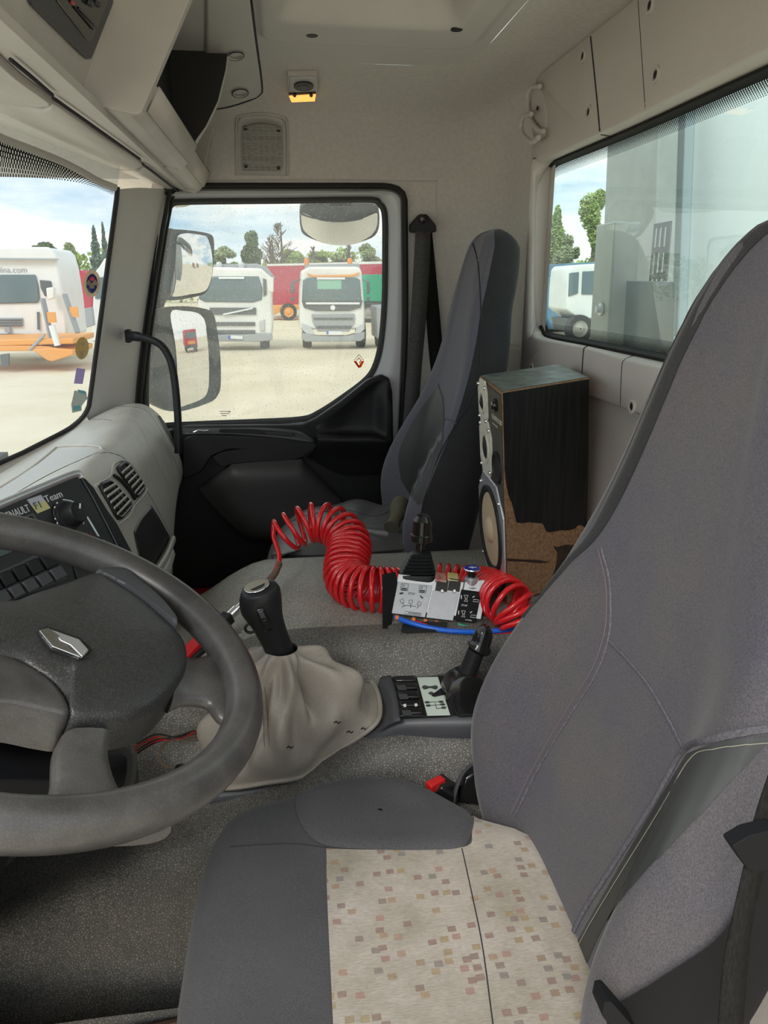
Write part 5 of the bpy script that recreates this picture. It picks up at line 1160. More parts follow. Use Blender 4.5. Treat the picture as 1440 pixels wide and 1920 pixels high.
# ================================================================== loudspeaker
sA, sB, sC = at(899, 705, Z=-.178), at(941, 735, Z=-.184), at(1105, 708, Z=-.176)
ew, ed = sA - sB, sC - sB; bB = at(952, 1136, Z=-.588); eh = sB - bB
ls = thing('loudspeaker', bB + (ew + ed) / 2, 'battered black wood-grain loudspeaker with torn veneer over brown chipboard, standing on the engine cover', 'loudspeaker')
def vene():
    m = mat('black_woodgrain_veneer', (0.014, 0.015, 0.015), 0.45, spec=.25); N = m.node_tree.nodes; L = m.node_tree.links; b = N['Principled BSDF']
    tc = N.new('ShaderNodeTexCoord'); mp = N.new('ShaderNodeMapping'); mp.inputs['Scale'].default_value = (60, 60, 3.2); L.new(tc.outputs['Object'], mp.inputs[0])
    n = N.new('ShaderNodeTexNoise'); n.inputs['Scale'].default_value = 2.4; n.inputs['Detail'].default_value = 5; n.inputs['Distortion'].default_value = .5; L.new(mp.outputs[0], n.inputs['Vector'])
    r = N.new('ShaderNodeValToRGB'); e = r.color_ramp.elements; e[0].position = .42; e[0].color = (.005, .0055, .0055, 1); e[1].position = .62; e[1].color = (.013, .0135, .013, 1); L.new(n.outputs['Fac'], r.inputs[0]); L.new(r.outputs[0], b.inputs['Base Color'])
    bp = N.new('ShaderNodeBump'); bp.inputs['Strength'].default_value = .6; bp.inputs['Distance'].default_value = .001; L.new(n.outputs['Fac'], bp.inputs['Height']); L.new(bp.outputs[0], b.inputs['Normal']); return m
M['veneer'] = vene()
b = MB(); P = [bB, bB + ed, bB + ed + ew, bB + ew]; b.prism(P, eh); cab = b.build('cabinet', M['chip'], ls, bevel=.0015)
ns = ew.cross(eh).normalized(); ns = ns if ns.dot(ed) < 0 else -ns          # baffle normal
nd = ed.cross(eh).normalized(); nd = nd if nd.dot(ew) < 0 else -nd          # side normal
nt = ew.cross(ed).normalized(); nt = nt if nt.z > 0 else -nt
def onq(px, o, n, off=0): return [at(x, y, P=o + n * off, n=n) for x, y in px]
rag = [(943, 737), (1104, 711), (1103, 800), (1102, 900), (1100, 985), (1097, 990), (1090, 984), (1083, 985), (1077, 991), (1066, 994), (1050, 994), (1030, 998), (1024, 996), (1019, 985), (1016, 981), (1004, 980), (990, 979), (978, 981), (968, 979), (965, 965), (960, 944), (953, 928), (949, 905), (946, 880)]
b = MB(); b.prism(onq(rag, sB, nd, .0002), nd * .0009); b.build('veneer_sheet', M['veneer'], cab, smooth=0)
b = MB(); P = [sB + nt * .0006 + ed * .012 + ew * .02, sC + nt * .0006 - ed * .012 + ew * .02, sC + ew * .985 + nt * .0006 - ed * .012, sA + ed * .02 + nt * .0006 - ew * .015]; b.prism(P, nt * .0006)
M['vtop'] = mat('worn_black_top', (0.05, 0.06, 0.055), .42, var=(30, (0.22, 0.26, 0.23), .8), bump=('noise', 160, .5, .001)); b.build('veneer_top', M['vtop'], cab, smooth=0)
for px in ([(1037, 1022), (1045, 1026), (1060, 1021), (1076, 1022), (1083, 1032), (1084, 1050), (1075, 1070), (1060, 1086), (1045, 1086), (1037, 1078), (1043, 1056), (1045, 1038)], [(950, 1047), (980, 1049), (1012, 1050), (1030, 1054), (1012, 1056), (985, 1053), (952, 1052)]):
    b = MB(); b.prism(onq(px, sB, nd, .0002), nd * .0006); b.build('glue_stain', M['stain'], cab, smooth=0)
b = MB(); P = [bB + ew * .03 + eh * .01, bB + ew * .97 + eh * .01, bB + ew * .97 + eh * .99, bB + ew * .03 + eh * .985]; b.prism([p + ns * .0 for p in P], ns * .003); baf = b.build('baffle', M['spkface'], ls, bevel=.0008)
ewn = -ew.normalized(); ehn = eh.normalized(); WL = ew.length; HL_ = eh.length
def bp2(u, v, off=0): return bB + ew * u + eh * v + ns * off        # u from the near edge, v up
def drv(u, v, r, name, parts, parent=ls, octa=None):
    c0 = bp2(u, v, .003)
    if octa:
        b = MB(); P = [c0 + (ewn * a * octa[0] + ehn * d * octa[1]) for a, d in [(-1, -.55), (-.55, -1), (.55, -1), (1, -.55), (1, .55), (.55, 1), (-.55, 1), (-1, .55)]]; b.prism(P, ns * .004); f = b.build(name, octa[2], parent, bevel=.0015)
        for a, d in ((-.8, -.8), (.8, -.8), (-.8, .8), (.8, .8)):
            b = MB(); b.lathe([(.004, 0), (.003, .003), (.0005, .003)], c0 + ewn * a * octa[0] * .92 + ehn * d * octa[1] * .92 + ns * .004, ns, 10); b.build('screw', M['chrome'], f)
    else: f = parent
    for nm, prof_, m in parts:
        b = MB(); b.lathe([(q * r, h) for q, h in prof_], c0 + ns * .0035, ns, 36, caps=True); b.build(nm, m, f, smooth=50)
    return f
drv(.52, .30, .088, 'woofer_frame', [('surround', [(1.0, .0), (.99, .004), (.93, .006), (.86, .003), (.82, .0)], M['rub']), ('cone', [(.82, .0012), (.55, .0016), (.30, .002), (.28, .006), (.15, .010), (.01, .011)], M['cone'])], octa=(.100, .104, M['alu']))
for q in range(9):
    pass
drv(.66, .69, .032, 'midrange_frame', [('ring', [(1.0, 0), (.98, .003), (.8, .003), (.72, .0)], M['cream']), ('dome', [(.7, .0006), (.4, .003), (.1, .004)], M['rub'])], octa=(.048, .055, M['cream']))
drv(.72, .90, .022, 'tweeter_frame', [('ring', [(1.0, 0), (.98, .003), (.8, .003), (.72, .0)], M['cream']), ('dome', [(.7, .0006), (.4, .004), (.1, .006)], M['rub'])], octa=(.036, .042, M['cream']))
b = MB(); b.lathe([(.030, 0), (.030, .004), (.024, .004), (.022, .001), (.001, .0008)], bp2(.20, .645, .003), ns, 30); b.build('bass_port', M['rub'], baf)
b = MB(); b.lathe([(.012, 0), (.012, .003), (.008, .003), (.007, .008), (.001, .009)], bp2(.18, .93, .003), ns, 24); b.build('level_knob', M['gloss'], baf)
M['oldtxt'] = mat('worn_gold_lettering', (0.4, 0.38, 0.3), .5)
text('KENWOOD', .0135, bp2(.38, .855, .0034), ewn, ehn, M['oldtxt'], baf); text('3 WAY SPEAKER', .005, bp2(.36, .83, .0034), ewn, ehn, M['oldtxt'], baf)

# ================================================================== red coiled air hose
def helix(path, pit, R_, r_, phase=0, n=24):
    D = crv(path, 500); L = [0]
    for a, c_ in zip(D, D[1:]): L.append(L[-1] + (c_ - a).length)
    out = []; ph = phase; s = 0; tot = L[-1]; j = 0; N_ = V((0, 0, 1)); 
    while s < tot:
        while j < len(D) - 2 and L[j + 1] < s: j += 1
        t = (s - L[j]) / max(1e-9, L[j + 1] - L[j]); p = D[j].lerp(D[j + 1], t)
        T = (D[min(j + 3, 499)] - D[max(j - 3, 0)]).normalized(); N_ = (N_ - T * N_.dot(T)).normalized(); B_ = T.cross(N_)
        rr = R_(s / tot) if callable(R_) else R_
        out.append(p + (N_ * math.cos(ph) + B_ * math.sin(ph)) * rr)
        ph += 2 * math.pi / n; s += (pit(s / tot) if callable(pit) else pit) / n
    return out
hs = thing('air_hose', at(700, 1140, Z=-.585), 'long red coiled air hose looping over the engine cover behind the control box', 'hose')
pa = atY([(532, 1004, 1.50), (560, 988, 1.50), (598, 979, 1.50), (635, 992, 1.47), (655, 1022, 1.42), (650, 1058, 1.37), (652, 1086, 1.335), (675, 1102, 1.30), (708, 1107, 1.285), (760, 1110, 1.29)])
Ha = helix(pa, lambda t: lerp(.0235, .0118, sst(.32, .52, t)), lambda t: lerp(.038, .041, sst(0, .4, t)), 2.4)
s0 = Ha[0]
tail = crv([at(505, 1098, Y=1.36), at(517, 1070, Y=1.40), at(524, 1048, Y=1.43), at(519, 1025, Y=1.46), at(513, 1005, Y=1.49), s0], 24)
b = MB(); b.tube(tail[:-1] + Ha, .0052, 8); b.build('coil', M['red'], hs, smooth=180)
pb_ = atY([(760, 1094, 1.36), (830, 1096, 1.345), (888, 1102, 1.315), (925, 1112, 1.26), (950, 1128, 1.20), (966, 1146, 1.18), (974, 1166, 1.17)])
Hb = helix(pb_, lambda t: lerp(.017, .0112, sst(.45, .62, t)), lambda t: lerp(.038, .041, sst(.3, .6, t)), .4)
b = MB(); b.tube(Hb, .0052, 8); b.build('coil', M['red'], hs, smooth=180)
sg = crv([at(524, 1056, Y=1.42), at(515, 1076, Y=1.39), at(500, 1093, Y=1.34), at(484, 1108, Y=1.30)], 60); b = MB(); b.tube(sg, [.0062 + .0012 * math.sin(i * 2.1) for i in range(60)], 10); b.build('spring_guard', M['brass'], hs)
b = MB(); b.tube(crv([at(484, 1108, Y=1.30), at(465, 1122, Y=1.27), at(450, 1136, Y=1.25)], 12), .005, 8); b.build('hose_end', M['redp'], hs)
ag = thing('air_blow_gun', at(395, 1190, Y=1.2), 'red and black air blow gun with chrome coupling, lying behind the steering wheel rim', 'air gun')
def bar(A, B_, w, h, name, m, parent, bev=.002):
    d = (B_ - A); u = d.normalized(); s_ = u.cross(V((0, 0, 1))).normalized(); t_ = s_.cross(u); q = MB(); q.box((A + B_) / 2, (d.length, w, h), (u, s_, t_)); return q.build(name, m, parent, bevel=bev)
g1, g2, g3_, g4, g5 = at(453, 1133, Y=1.25), at(430, 1155, Y=1.235), at(403, 1182, Y=1.21), at(375, 1212, Y=1.19), at(318, 1258, Y=1.14)
b = MB(); b.tube([g1, g1.lerp(g2, .4), g1.lerp(g2, .41), g2], [.006, .006, .0095, .0095], 12); b.build('coupling', M['chrome'], ag, smooth=40)
bar(g2, g3_, .022, .02, 'body', M['black'], ag); bar(g3_ + V((0, 0, .006)), g5, .024, .016, 'lever', M['redp'], ag); bar(at(416, 1172, Y=1.2), at(398, 1192, Y=1.19), .018, .022, 'cap', M['redp'], ag)
bar(at(398, 1200, Y=1.19), at(350, 1240, Y=1.155), .020, .010, 'grip', M['black'], ag)

# ================================================================== hydraulic control box
q1, q2, q3, q4 = at(731, 1151, Y=1.215), at(893, 1171, Y=1.19), at(907, 1098, Y=1.222), at(744, 1088, Y=1.25)
nf = (q2 - q1).cross(q4 - q1).normalized(); nf = -nf if nf.dot(q1) > 0 else nf
cbx = thing('tipper_control_box', at(810, 1185, Z=-.588), 'silver tipper control box with joystick bellows, printed plates and blue topped push valve', 'control box')
def onc(px, off=0): return [at(x, y, P=q1 + nf * off, n=nf) for x, y in px]
def cq(px, off, th, name, m, parent=cbx, bev=.0008): q = MB(); q.prism(onc(px, off), nf * th); return q.build(name, m, parent, bevel=bev)
cq([(731, 1151), (850, 1165), (863, 1103), (744, 1088)], -.05, .05, 'housing', M['alu']); cq([(851, 1165), (893, 1171), (907, 1098), (864, 1103)], -.05, .052, 'valve_housing', M['alu'])
p1 = cq([(734, 1150), (797, 1158), (811, 1098), (746, 1091)], .0, .0015, 'printed_plate', M['matalu']); cq([(799, 1158), (849, 1164), (861, 1112), (811, 1107)], .0, .001, 'blank_plate', M['matalu'])
p2 = cq([(853, 1163), (891, 1168), (903, 1110), (865, 1105)], .0025, .001, 'black_label', M['soft'])
cxd = (q2 - q1).normalized(); cyd = nf.cross(cxd); cyd = cyd if cyd.z > 0 else -cyd
def stroke(pts, off, r, m, parent, closed=False, name='pictogram'): q = MB(); q.tube(onc(pts, off), r, 5, closed=closed); return q.build(name, m, parent, smooth=0)
for ox, oy in ((753, 1094), (787, 1098)):
    stroke([(ox, oy), (ox + 13, oy + 1), (ox + 11, oy + 14), (ox - 2, oy + 12)], .002, .0005, M['ink'], p1, True); stroke([(ox, oy + 9), (ox + 10, oy + 10)], .002, .0012, M['ink'], p1); stroke([(ox + 2, oy + 2), (ox + 6, oy + 4), (ox + 1, oy + 6)], .002, .0005, M['ink'], p1)
    stroke([(ox - 1, oy + 12), (ox + 9, oy + 13)], .002, .0010, M['ink'], p1)
for (ox, oy), a in (((755, 1129), -.45), ((770, 1131), 0), ((785, 1134), .5)):
    pts = [(-3, -6), (3, -6), (3, 1), (-3, 1)]; stroke([(ox + x * math.cos(a) - y * math.sin(a), oy + x * math.sin(a) + y * math.cos(a)) for x, y in pts], .002, .0005, M['ink'], p1, True)
    stroke([(ox, oy + 1), (ox - 7 * math.sin(a), oy + 8 * math.cos(a))], .002, .0006, M['ink'], p1)
stroke([(753, 1138), (762, 1135), (770, 1136), (780, 1137)], .002, .0005, M['ink'], p1)
stroke([(756, 1112), (749, 1113)], .002, .0016, M['ink'], p1); stroke([(788, 1117), (793, 1122)], .002, .0014, M['ink'], p1)
text('STOP', .0052, onc([(765, 1114)], .002)[0], cxd, cyd, M['ink'], p1); text('HYVMATIC', .0048, onc([(765, 1151)], .002)[0], cxd, cyd, M['ink'], p1); stroke([(759, 1146), (790, 1150), (789, 1155), (758, 1151)], .002, .0003, M['ink'], p1, True)
text('STOP', .0045, onc([(865, 1136)], .004)[0], cxd, cyd, M['white'], p2); text('C18 8526', .0030, onc([(872, 1163)], .004)[0], cxd, cyd, M['white'], p2)
for ox, oy in ((874, 1116), (869, 1145)):
    stroke([(ox - 4, oy), (ox + 4, oy + .5), (ox + 2, oy + 4), (ox + 1, oy + 8), (ox + 3, oy + 12), (ox - 4, oy + 11), (ox - 1, oy + 8), (ox - 2, oy + 4)], .004, .0005, M['white'], p2, True)
    stroke([(ox - 9, oy + 7), (ox - 9, oy)], .004, .0009, M['white'], p2); stroke([(ox + 14, oy + 8), (ox + 24, oy + 9), (ox + 23, oy + 13), (ox + 13, oy + 12)], .004, .0005, M['white'], p2, True); stroke([(ox + 12, oy + 4), (ox + 16, oy + 2)], .004, .0009, M['white'], p2)
b = MB(); P = atY([(716, 1077, 1.235), (739, 1073, 1.25), (743, 1092, 1.245), (731, 1178, 1.20), (717, 1180, 1.19)]); b.prism(P, (.003, 0.002, 0)); b.build('mounting_bracket', M['black'], cbx, bevel=.0008)
b = MB(); b.prism(atY([(731, 1178, 1.20), (717, 1180, 1.19), (755, 1190, 1.185), (775, 1182, 1.20)]), (0, 0, .004)); b.build('bracket_foot', M['black'], cbx)
b = MB(); b.prism([at(x, y, Z=-.5875) for x, y in [(752, 1186), (757, 1168), (838, 1170), (836, 1184)]], (0, 0, .004)); b.build('rubber_foot', M['rub'], cbx)
jc = at(781, 1086, Y=1.275); jup = V((.06, .02, 1)).normalized(); ju = V((cxd.x, cxd.y, 0)).normalized(); jv = jup.cross(ju)
def sq(c_, hw, hd, k=.35, n=28):
    out = []
    for i in range(n):
        a = i / n * 6.28318; x = math.copysign(abs(math.cos(a)) ** k, math.cos(a)); y = math.copysign(abs(math.sin(a)) ** k, math.sin(a)); out.append(c_ + ju * x * hw + jv * y * hd)
    return out
b = MB(); b.loft([sq(jc + jup * -.012, .035, .030), sq(jc + jup * .012, .035, .030), sq(jc + jup * .016, .033, .028)]); b.build('joystick_base', M['black'], cbx, smooth=40)
b = MB(); rg = []
for i in range(13):
    t = i / 12; w = lerp(.034, .019, t) * (1.0 if i % 2 else .84); rg.append(sq(jc + jup * (.016 + .036 * t) + ju * .004 * t, w, w * .85))
b.loft(rg); b.build('bellows', M['black'], cbx, smooth=50)
kc0 = at(789, 1034, Y=1.285); kc1 = at(793, 966, Y=1.285); ka = (kc1 - kc0); kl = ka.length
b = MB(); b.lathe([(.0075, 0), (.0065, kl * .35)], kc0, ka, 18); b.build('joystick_stem', M['gloss'], cbx)
b = MB(); b.lathe([(.016, kl * .28), (.0205, kl * .31), (.0205, kl * .47), (.0186, kl * .50), (.018, kl * .86), (.0115, kl * .99), (.004, kl)], kc0, ka, 30); b.build('joystick_knob', M['gloss'], cbx, smooth=30)
for x0, c_ in ((815, (0.42, 0.08, 0.06)), (838, (0.5, 0.42, 0.08))):
    b = MB(); b.prism(onc([(x0 - 2, 1112), (x0 + 20, 1115), (x0 + 23, 1093), (x0 + 2, 1090)], -.022), nf * .026); f = b.build('relay_block', M['gloss'], cbx, bevel=.0012)
    b = MB(); P = atY([(x0 + 1, 1090, 1.238), (x0 + 22, 1093, 1.235), (x0 + 21, 1079, 1.262), (x0 + 1, 1076, 1.265)]); b.prism(P, (0, 0, .004)); b.build('clear_cover', mat('cover_tint', c_, .15, coat=.5, var=(90, (.6, .58, .5), .6)), f, bevel=.0008)
    b = MB(); b.lathe([(.003, 0), (.0025, .001), (.0003, .001)], onc([(x0 + 14, 1108)], .005)[0], nf, 10); b.build('screw', M['chrome'], f)
vc = at(883, 1100, Y=1.243); vu = V((.03, .02, 1)).normalized()
b = MB(); b.lathe([(.017, -.004), (.017, .004), (.0135, .005), (.0135, .016), (.010, .017), (.010, .020)], vc, vu, 28); b.build('valve_body', M['alu'], cbx, smooth=40)
b = MB(); b.lathe([(.0075, .018), (.0085, .030), (.014, .034)], vc, vu, 24); b.build('valve_stem', M['gloss'], cbx, smooth=40)
b = MB(); b.lathe([(.0155, .034), (.0163, .0355), (.0155, .037), (.0145, .0365)], vc, vu, 30); b.build('valve_rim', M['chrome'], cbx)
b = MB(); b.lathe([(.0143, .0362), (.0143, .0375), (.001, .0378)], vc, vu, 30); vb = b.build('valve_button', mat('blue_button', (.02, .04, .35), .3, coat=.4), cbx)
b = MB(); b.box(vc + vu * .0382 + ju * .001, (.014, .002, .0006), (ju, jv, vu)); b.box(vc + vu * .0382, (.002, .010, .0006), (ju, jv, vu)); b.build('button_mark', M['white'], vb, smooth=0)
def tubeln(px, r, name, m, parent, n=40): b = MB(); b.tube(crv(atY(px), n), r, 10); return b.build(name, m, parent)
tubeln([(741, 1157, 1.205), (770, 1168, 1.185), (820, 1180, 1.165), (880, 1185, 1.155), (930, 1183, 1.155), (962, 1180, 1.16)], .0046, 'blue_tube', M['blue'], cbx)
tubeln([(776, 1164, 1.20), (820, 1179, 1.175), (880, 1191, 1.158), (940, 1189, 1.155), (975, 1184, 1.155)], .0030, 'red_tube', M['redp'], cbx)
tubeln([(858, 1170, 1.19), (890, 1178, 1.18), (930, 1177, 1.18), (958, 1174, 1.18)], .0030, 'green_tube', M['green'], cbx); tubeln([(800, 1166, 1.20), (840, 1176, 1.185), (900, 1183, 1.175)], .0028, 'grey_tube', M['greyt'], cbx)
for x, y in ((744, 1158), (775, 1162), (797, 1165), (818, 1168), (846, 1172), (864, 1174)):
    b = MB(); c0 = at(x, y, Y=1.20); b.lathe([(.0045, -.003), (.0045, .003)], c0, V((.9, -.2, -.2)), 12); b.build('tube_fitting', M['orange'], cbx)

# ================================================================== small fittings
bt_ = thing('seat_belt', at(770, 850, Y=2.30), 'dark grey seat belt hanging from a triangular anchor on the far door pillar', 'seat belt')
b = MB(); b.prism(rnd([at(x, y, Y=2.31) for x, y in [(770, 420), (787, 401), (800, 401), (818, 422), (818, 436), (770, 436)]], .22, 4), (0, .03, 0)); an = b.build('anchor', M['black'], bt_, bevel=.004)
b = MB(); b.lathe([(.0125, 0), (.011, .007), (.003, .009)], at(794, 410, Y=2.308), (0, -1, 0), 20); b.build('anchor_bolt', M['gloss'], an)
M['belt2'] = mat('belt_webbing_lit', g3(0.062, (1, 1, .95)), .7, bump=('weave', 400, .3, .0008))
b = MB(); b.grid([crv(atY([(779, 434, 2.305), (772, 560, 2.29), (762, 700, 2.27), (753, 830, 2.25), (748, 900, 2.24)]), 30), crv(atY([(808, 434, 2.305), (802, 560, 2.29), (790, 700, 2.27), (781, 830, 2.25), (778, 900, 2.24)]), 30)]); b.build('webbing', M['belt2'], bt_, solid=.0015)
b = MB(); b.grid([crv(atY([(795, 434, 2.325), (797, 560, 2.32), (806, 680, 2.31), (818, 760, 2.30)]), 30), crv(atY([(810, 434, 2.325), (820, 540, 2.32), (829, 640, 2.31), (838, 760, 2.30)]), 30)]); b.build('webbing', M['belt'], bt_, solid=.0015)
gh = thing('grab_handle', at(333, 840, Y=2.14), 'bent black grab handle rising from the dashboard end to the windscreen pillar', 'grab handle')
hp = crv(atY([(240, 630, 2.22), (258, 631, 2.205), (280, 636, 2.19), (303, 648, 2.18), (319, 674, 2.17), (327, 710, 2.16), (332, 760, 2.15), (334, 800, 2.14), (334, 850, 2.13)]), 60)
b = MB(); b.tube(hp, [.0105 + .003 * (i < 6) for i in range(60)], 14); b.build('handle_bar', M['black'], gh, smooth=60)
b = MB(); b.box(at(241, 630, Y=2.235), (.016, .03, .036)); b.build('handle_foot', M['black'], gh, bevel=.004)

def cp2(px): return drape(ceil_bvh, px, .001)
lm = thing('ceiling_lamp', cp2([(567, 150)])[0], 'small roof lamp with clear reading lens and lit amber strip above the passenger door', 'lamp')
def lp_(px, off, th, name, m, parent=lm, bev=.0015):
    P = drape(ceil_bvh, px, off); q = MB(); n_ = (P[1] - P[0]).cross(P[2] - P[0]).normalized(); n_ = n_ if n_.dot(P[0]) < 0 else -n_; q.prism(P, n_ * th); return q.build(name, m, parent, bevel=bev)
lp_([(539, 132), (594, 131), (596, 150), (594, 172), (590, 178), (545, 180), (541, 170), (539, 150)], .0, .010, 'lamp_base', M['wallp'])
lp_([(543, 134), (591, 133), (590, 161), (543, 163)], .010, .003, 'clear_lens', mat('lamp_lens', (.42, .42, .40), .12, coat=.6, var=(150, (.6, .6, .58), .8)))
lp_(oval(569, 149, 19, 9, 24), .013, .004, 'reading_lens', M['gloss']); lp_(oval(568, 150, 11, 5, 20), .017, .001, 'reading_bulb', M['darkgrey'])
lp_([(541, 164), (592, 162), (592, 166), (541, 169)], .012, .002, 'lens_bar', M['black'])
lp_([(541, 168), (592, 165), (590, 178), (546, 180)], .011, .005, 'amber_lens', mat('lit_amber', (.8, .35, .05), .3, emis=((1.0, .45, .10), 1.1)))
for x in (552, 583): lp_(oval(x, 166, 3.5, 3.5, 12), .014, .003, 'lamp_button', M['black'])
sgr = thing('roof_speaker', cp2([(490, 300)])[0], 'beige rounded loudspeaker grille set in the roof lining above the passenger door', 'loudspeaker')
def hexm():
    m = mat('grille_hexagons', g3(.30, WARM), .6); N = m.node_tree.nodes; L = m.node_tree.links; b = N['Principled BSDF']; tc = N.new('ShaderNodeTexCoord'); v = N.new('ShaderNodeTexVoronoi'); v.feature = 'DISTANCE_TO_EDGE'; v.inputs['Scale'].default_value = 62; v.inputs['Randomness'].default_value = .25; L.new(tc.outputs['Object'], v.inputs['Vector'])
    v2 = N.new('ShaderNodeTexVoronoi'); v2.inputs['Scale'].default_value = 330; v2.inputs['Randomness'].default_value = .2; L.new(tc.outputs['Object'], v2.inputs['Vector'])
    r = N.new('ShaderNodeMapRange'); r.inputs[1].default_value = .05; r.inputs[2].default_value = .10; r.inputs[3].default_value = 0; r.inputs[4].default_value = 1; L.new(v.outputs['Distance'], r.inputs[0])
    l = N.new('ShaderNodeMath'); l.operation = 'LESS_THAN'; l.inputs[1].default_value = .42; L.new(v2.outputs['Distance'], l.inputs[0]); mu = N.new('ShaderNodeMath'); mu.operation = 'MULTIPLY'; L.new(l.outputs[0], mu.inputs[0]); L.new(r.outputs[0], mu.inputs[1])
    x = N.new('ShaderNodeMix'); x.data_type = 'RGBA'; x.inputs[6].default_value = (*g3(.32, WARM), 1); x.inputs[7].default_value = (*g3(.13, WARM), 1); L.new(mu.outputs[0], x.inputs[0]); L.new(x.outputs[2], b.inputs['Base Color']); return m
def cpatch(T, B_, L_, R_, off, name, m, parent, solid=.004, nu=20, nv=20): q = MB(); q.grid(patch(ceil_bvh, coons(T, B_, L_, R_, nu, nv), off)); return q.build(name, m, parent, solid=solid, off=1, smooth=50)
cpatch([(446, 232), (452, 219), (490, 215), (526, 221), (535, 236)], [(441, 328), (490, 330), (538, 331)], [(446, 232), (443, 280), (441, 328)], [(535, 236), (537, 280), (538, 331)], .004, 'grille_frame', M['beige'], sgr)
b = MB(); b.grid(patch(ceil_bvh, coons([(455, 232), (490, 225), (527, 232)], [(455, 318), (490, 318), (527, 318)], [(455, 232), (454, 275), (455, 318)], [(527, 232), (528, 275), (527, 318)], 14, 14), .012)); b.build('grille', hexm(), sgr, smooth=60)
for x, y in ((460, 235), (522, 238), (461, 309), (522, 312)): b = MB(); b.lathe([(.0055, 0), (.005, .004), (.001, .002)], drape(ceil_bvh, [(x, y)], .010)[0], (0, -1, -.15), 12); b.build('screw', M['rub'], sgr)
b = MB(); b.tube(drape(ceil_bvh, pxc([(444, 330), (443, 232), (450, 217), (490, 212), (528, 219), (538, 234), (540, 332)], 60), .002), .0035, 8); b.build('frame_edge', M['beige'], sgr)
ch = thing('coat_hook', at(1003, 240, X=.60), 'folding beige coat hook with oval back plate at the corner of the rear wall', 'hook')
b = MB(); b.prism([at(x, y, X=.597) for x, y in pxc([(1002, 163), (1014, 168), (1021, 195), (1023, 235), (1018, 258), (1003, 262), (996, 240), (993, 190)], 40, True)], (.012, 0, 0)); b.build('back_plate', M['beige'], ch, bevel=.003)
b = MB(); b.tube([at(x, y, X=.590) for x, y in pxc([(1012, 162), (998, 164), (990, 178), (990, 205), (997, 228), (1010, 244), (1019, 246)], 30)], .0055, 10); b.build('hook_arm', M['wallp'], ch)
b = MB(); b.tube([at(x, y, X=.575) for x, y in pxc([(996, 214), (983, 218), (977, 232), (979, 250), (990, 262), (1000, 266), (1010, 258)], 30)], .0055, 10); b.tube([at(x, y, X=x_) for x, y, x_ in [(1000, 262, .582), (1010, 258, .592), (1018, 252, .60)]], .0055, 10); b.build('hook_loop', M['wallp'], ch)
for y in (203, 238): b = MB(); b.lathe([(.005, 0), (.004, .002), (.001, .002)], at(1008, y, X=.595), (-1, 0, 0), 12); b.build('screw', M['rub'], ch)

bk = thing('belt_buckle', at(840, 1500, Z=-.74), 'black seat belt buckle with red press button beside the driver cushion', 'buckle')
bar(at(818, 1470, Y=.945), at(852, 1494, Y=.94), .036, .024, 'buckle_body', M['gloss'], bk, .004); bar(at(803, 1478, Y=.930), at(830, 1464, Y=.945), .014, .016, 'press_button', mat('buckle_red', (.6, .02, .02), .35), bk, .002)
b = MB(); b.tube(crv(atY([(850, 1510, .925), (855, 1480, .93), (868, 1450, .945), (892, 1430, .955), (918, 1418, .96)]), 24), .0075, 8, flat=.35); b.build('buckle_strap', M['darkgrey'], bk)
b = MB(); b.prism(atY([(858, 1506, .935), (872, 1458, .945), (925, 1428, .955), (930, 1515, .935)]), (0, .02, 0)); b.build('seat_hinge_cover', M['gloss'], bk, bevel=.004)

wr = thing('wire_bundle', at(340, 1390, Z=-.82), 'loose bundle of thin red and black wires on the floor mat behind the steering wheel', 'wires')
for k in range(7):
    rs = random.Random(k); P = [(255 + rs.uniform(-4, 4), 1412 - k * 3, 1.09), (292, 1392 - k * 2.5, 1.12), (330 + rs.uniform(-6, 6), 1383 + rs.uniform(-4, 4), 1.13), (365, 1378 + rs.uniform(-9, 9), 1.14), (395, 1374 + rs.uniform(-9, 9), 1.14), (430, 1384, 1.14)]
    b = MB(); b.tube(crv(atY(P), 30), .0016, 6); b.build('wire', M['redp'] if k in (1, 4) else (M['brass'] if k % 2 else M['rub']), wr)
b = MB(); b.tube(crv(atY([(330, 1384, 1.13), (306, 1396, 1.11), (298, 1418, 1.09), (308, 1436, 1.08), (325, 1440, 1.07)]), 24), .0016, 6); b.build('wire', M['brass'], wr)
cu = thing('cup_holder', at(215, 1480, Y=1.0), 'black cup tray with grained rim half hidden below the steering wheel', 'cup holder')
lp0 = pxc([(130, 1425), (180, 1410), (225, 1400), (250, 1404), (257, 1425), (254, 1460), (243, 1488), (215, 1500), (170, 1500), (135, 1480)], 60, True); A_ = [at(x, y, Z=-.72) for x, y in lp0]; c_ = sum(A_, V()) / 60
b = MB(); b.loft([[p + V((0, 0, -.03)) for p in A_], A_, [p.lerp(c_, .12) + V((0, 0, .004)) for p in A_], [p.lerp(c_, .3) for p in A_], [p.lerp(c_, .34) + V((0, 0, -.028)) for p in A_]]); b.build('tray_body', M['swpad'], cu, smooth=50)

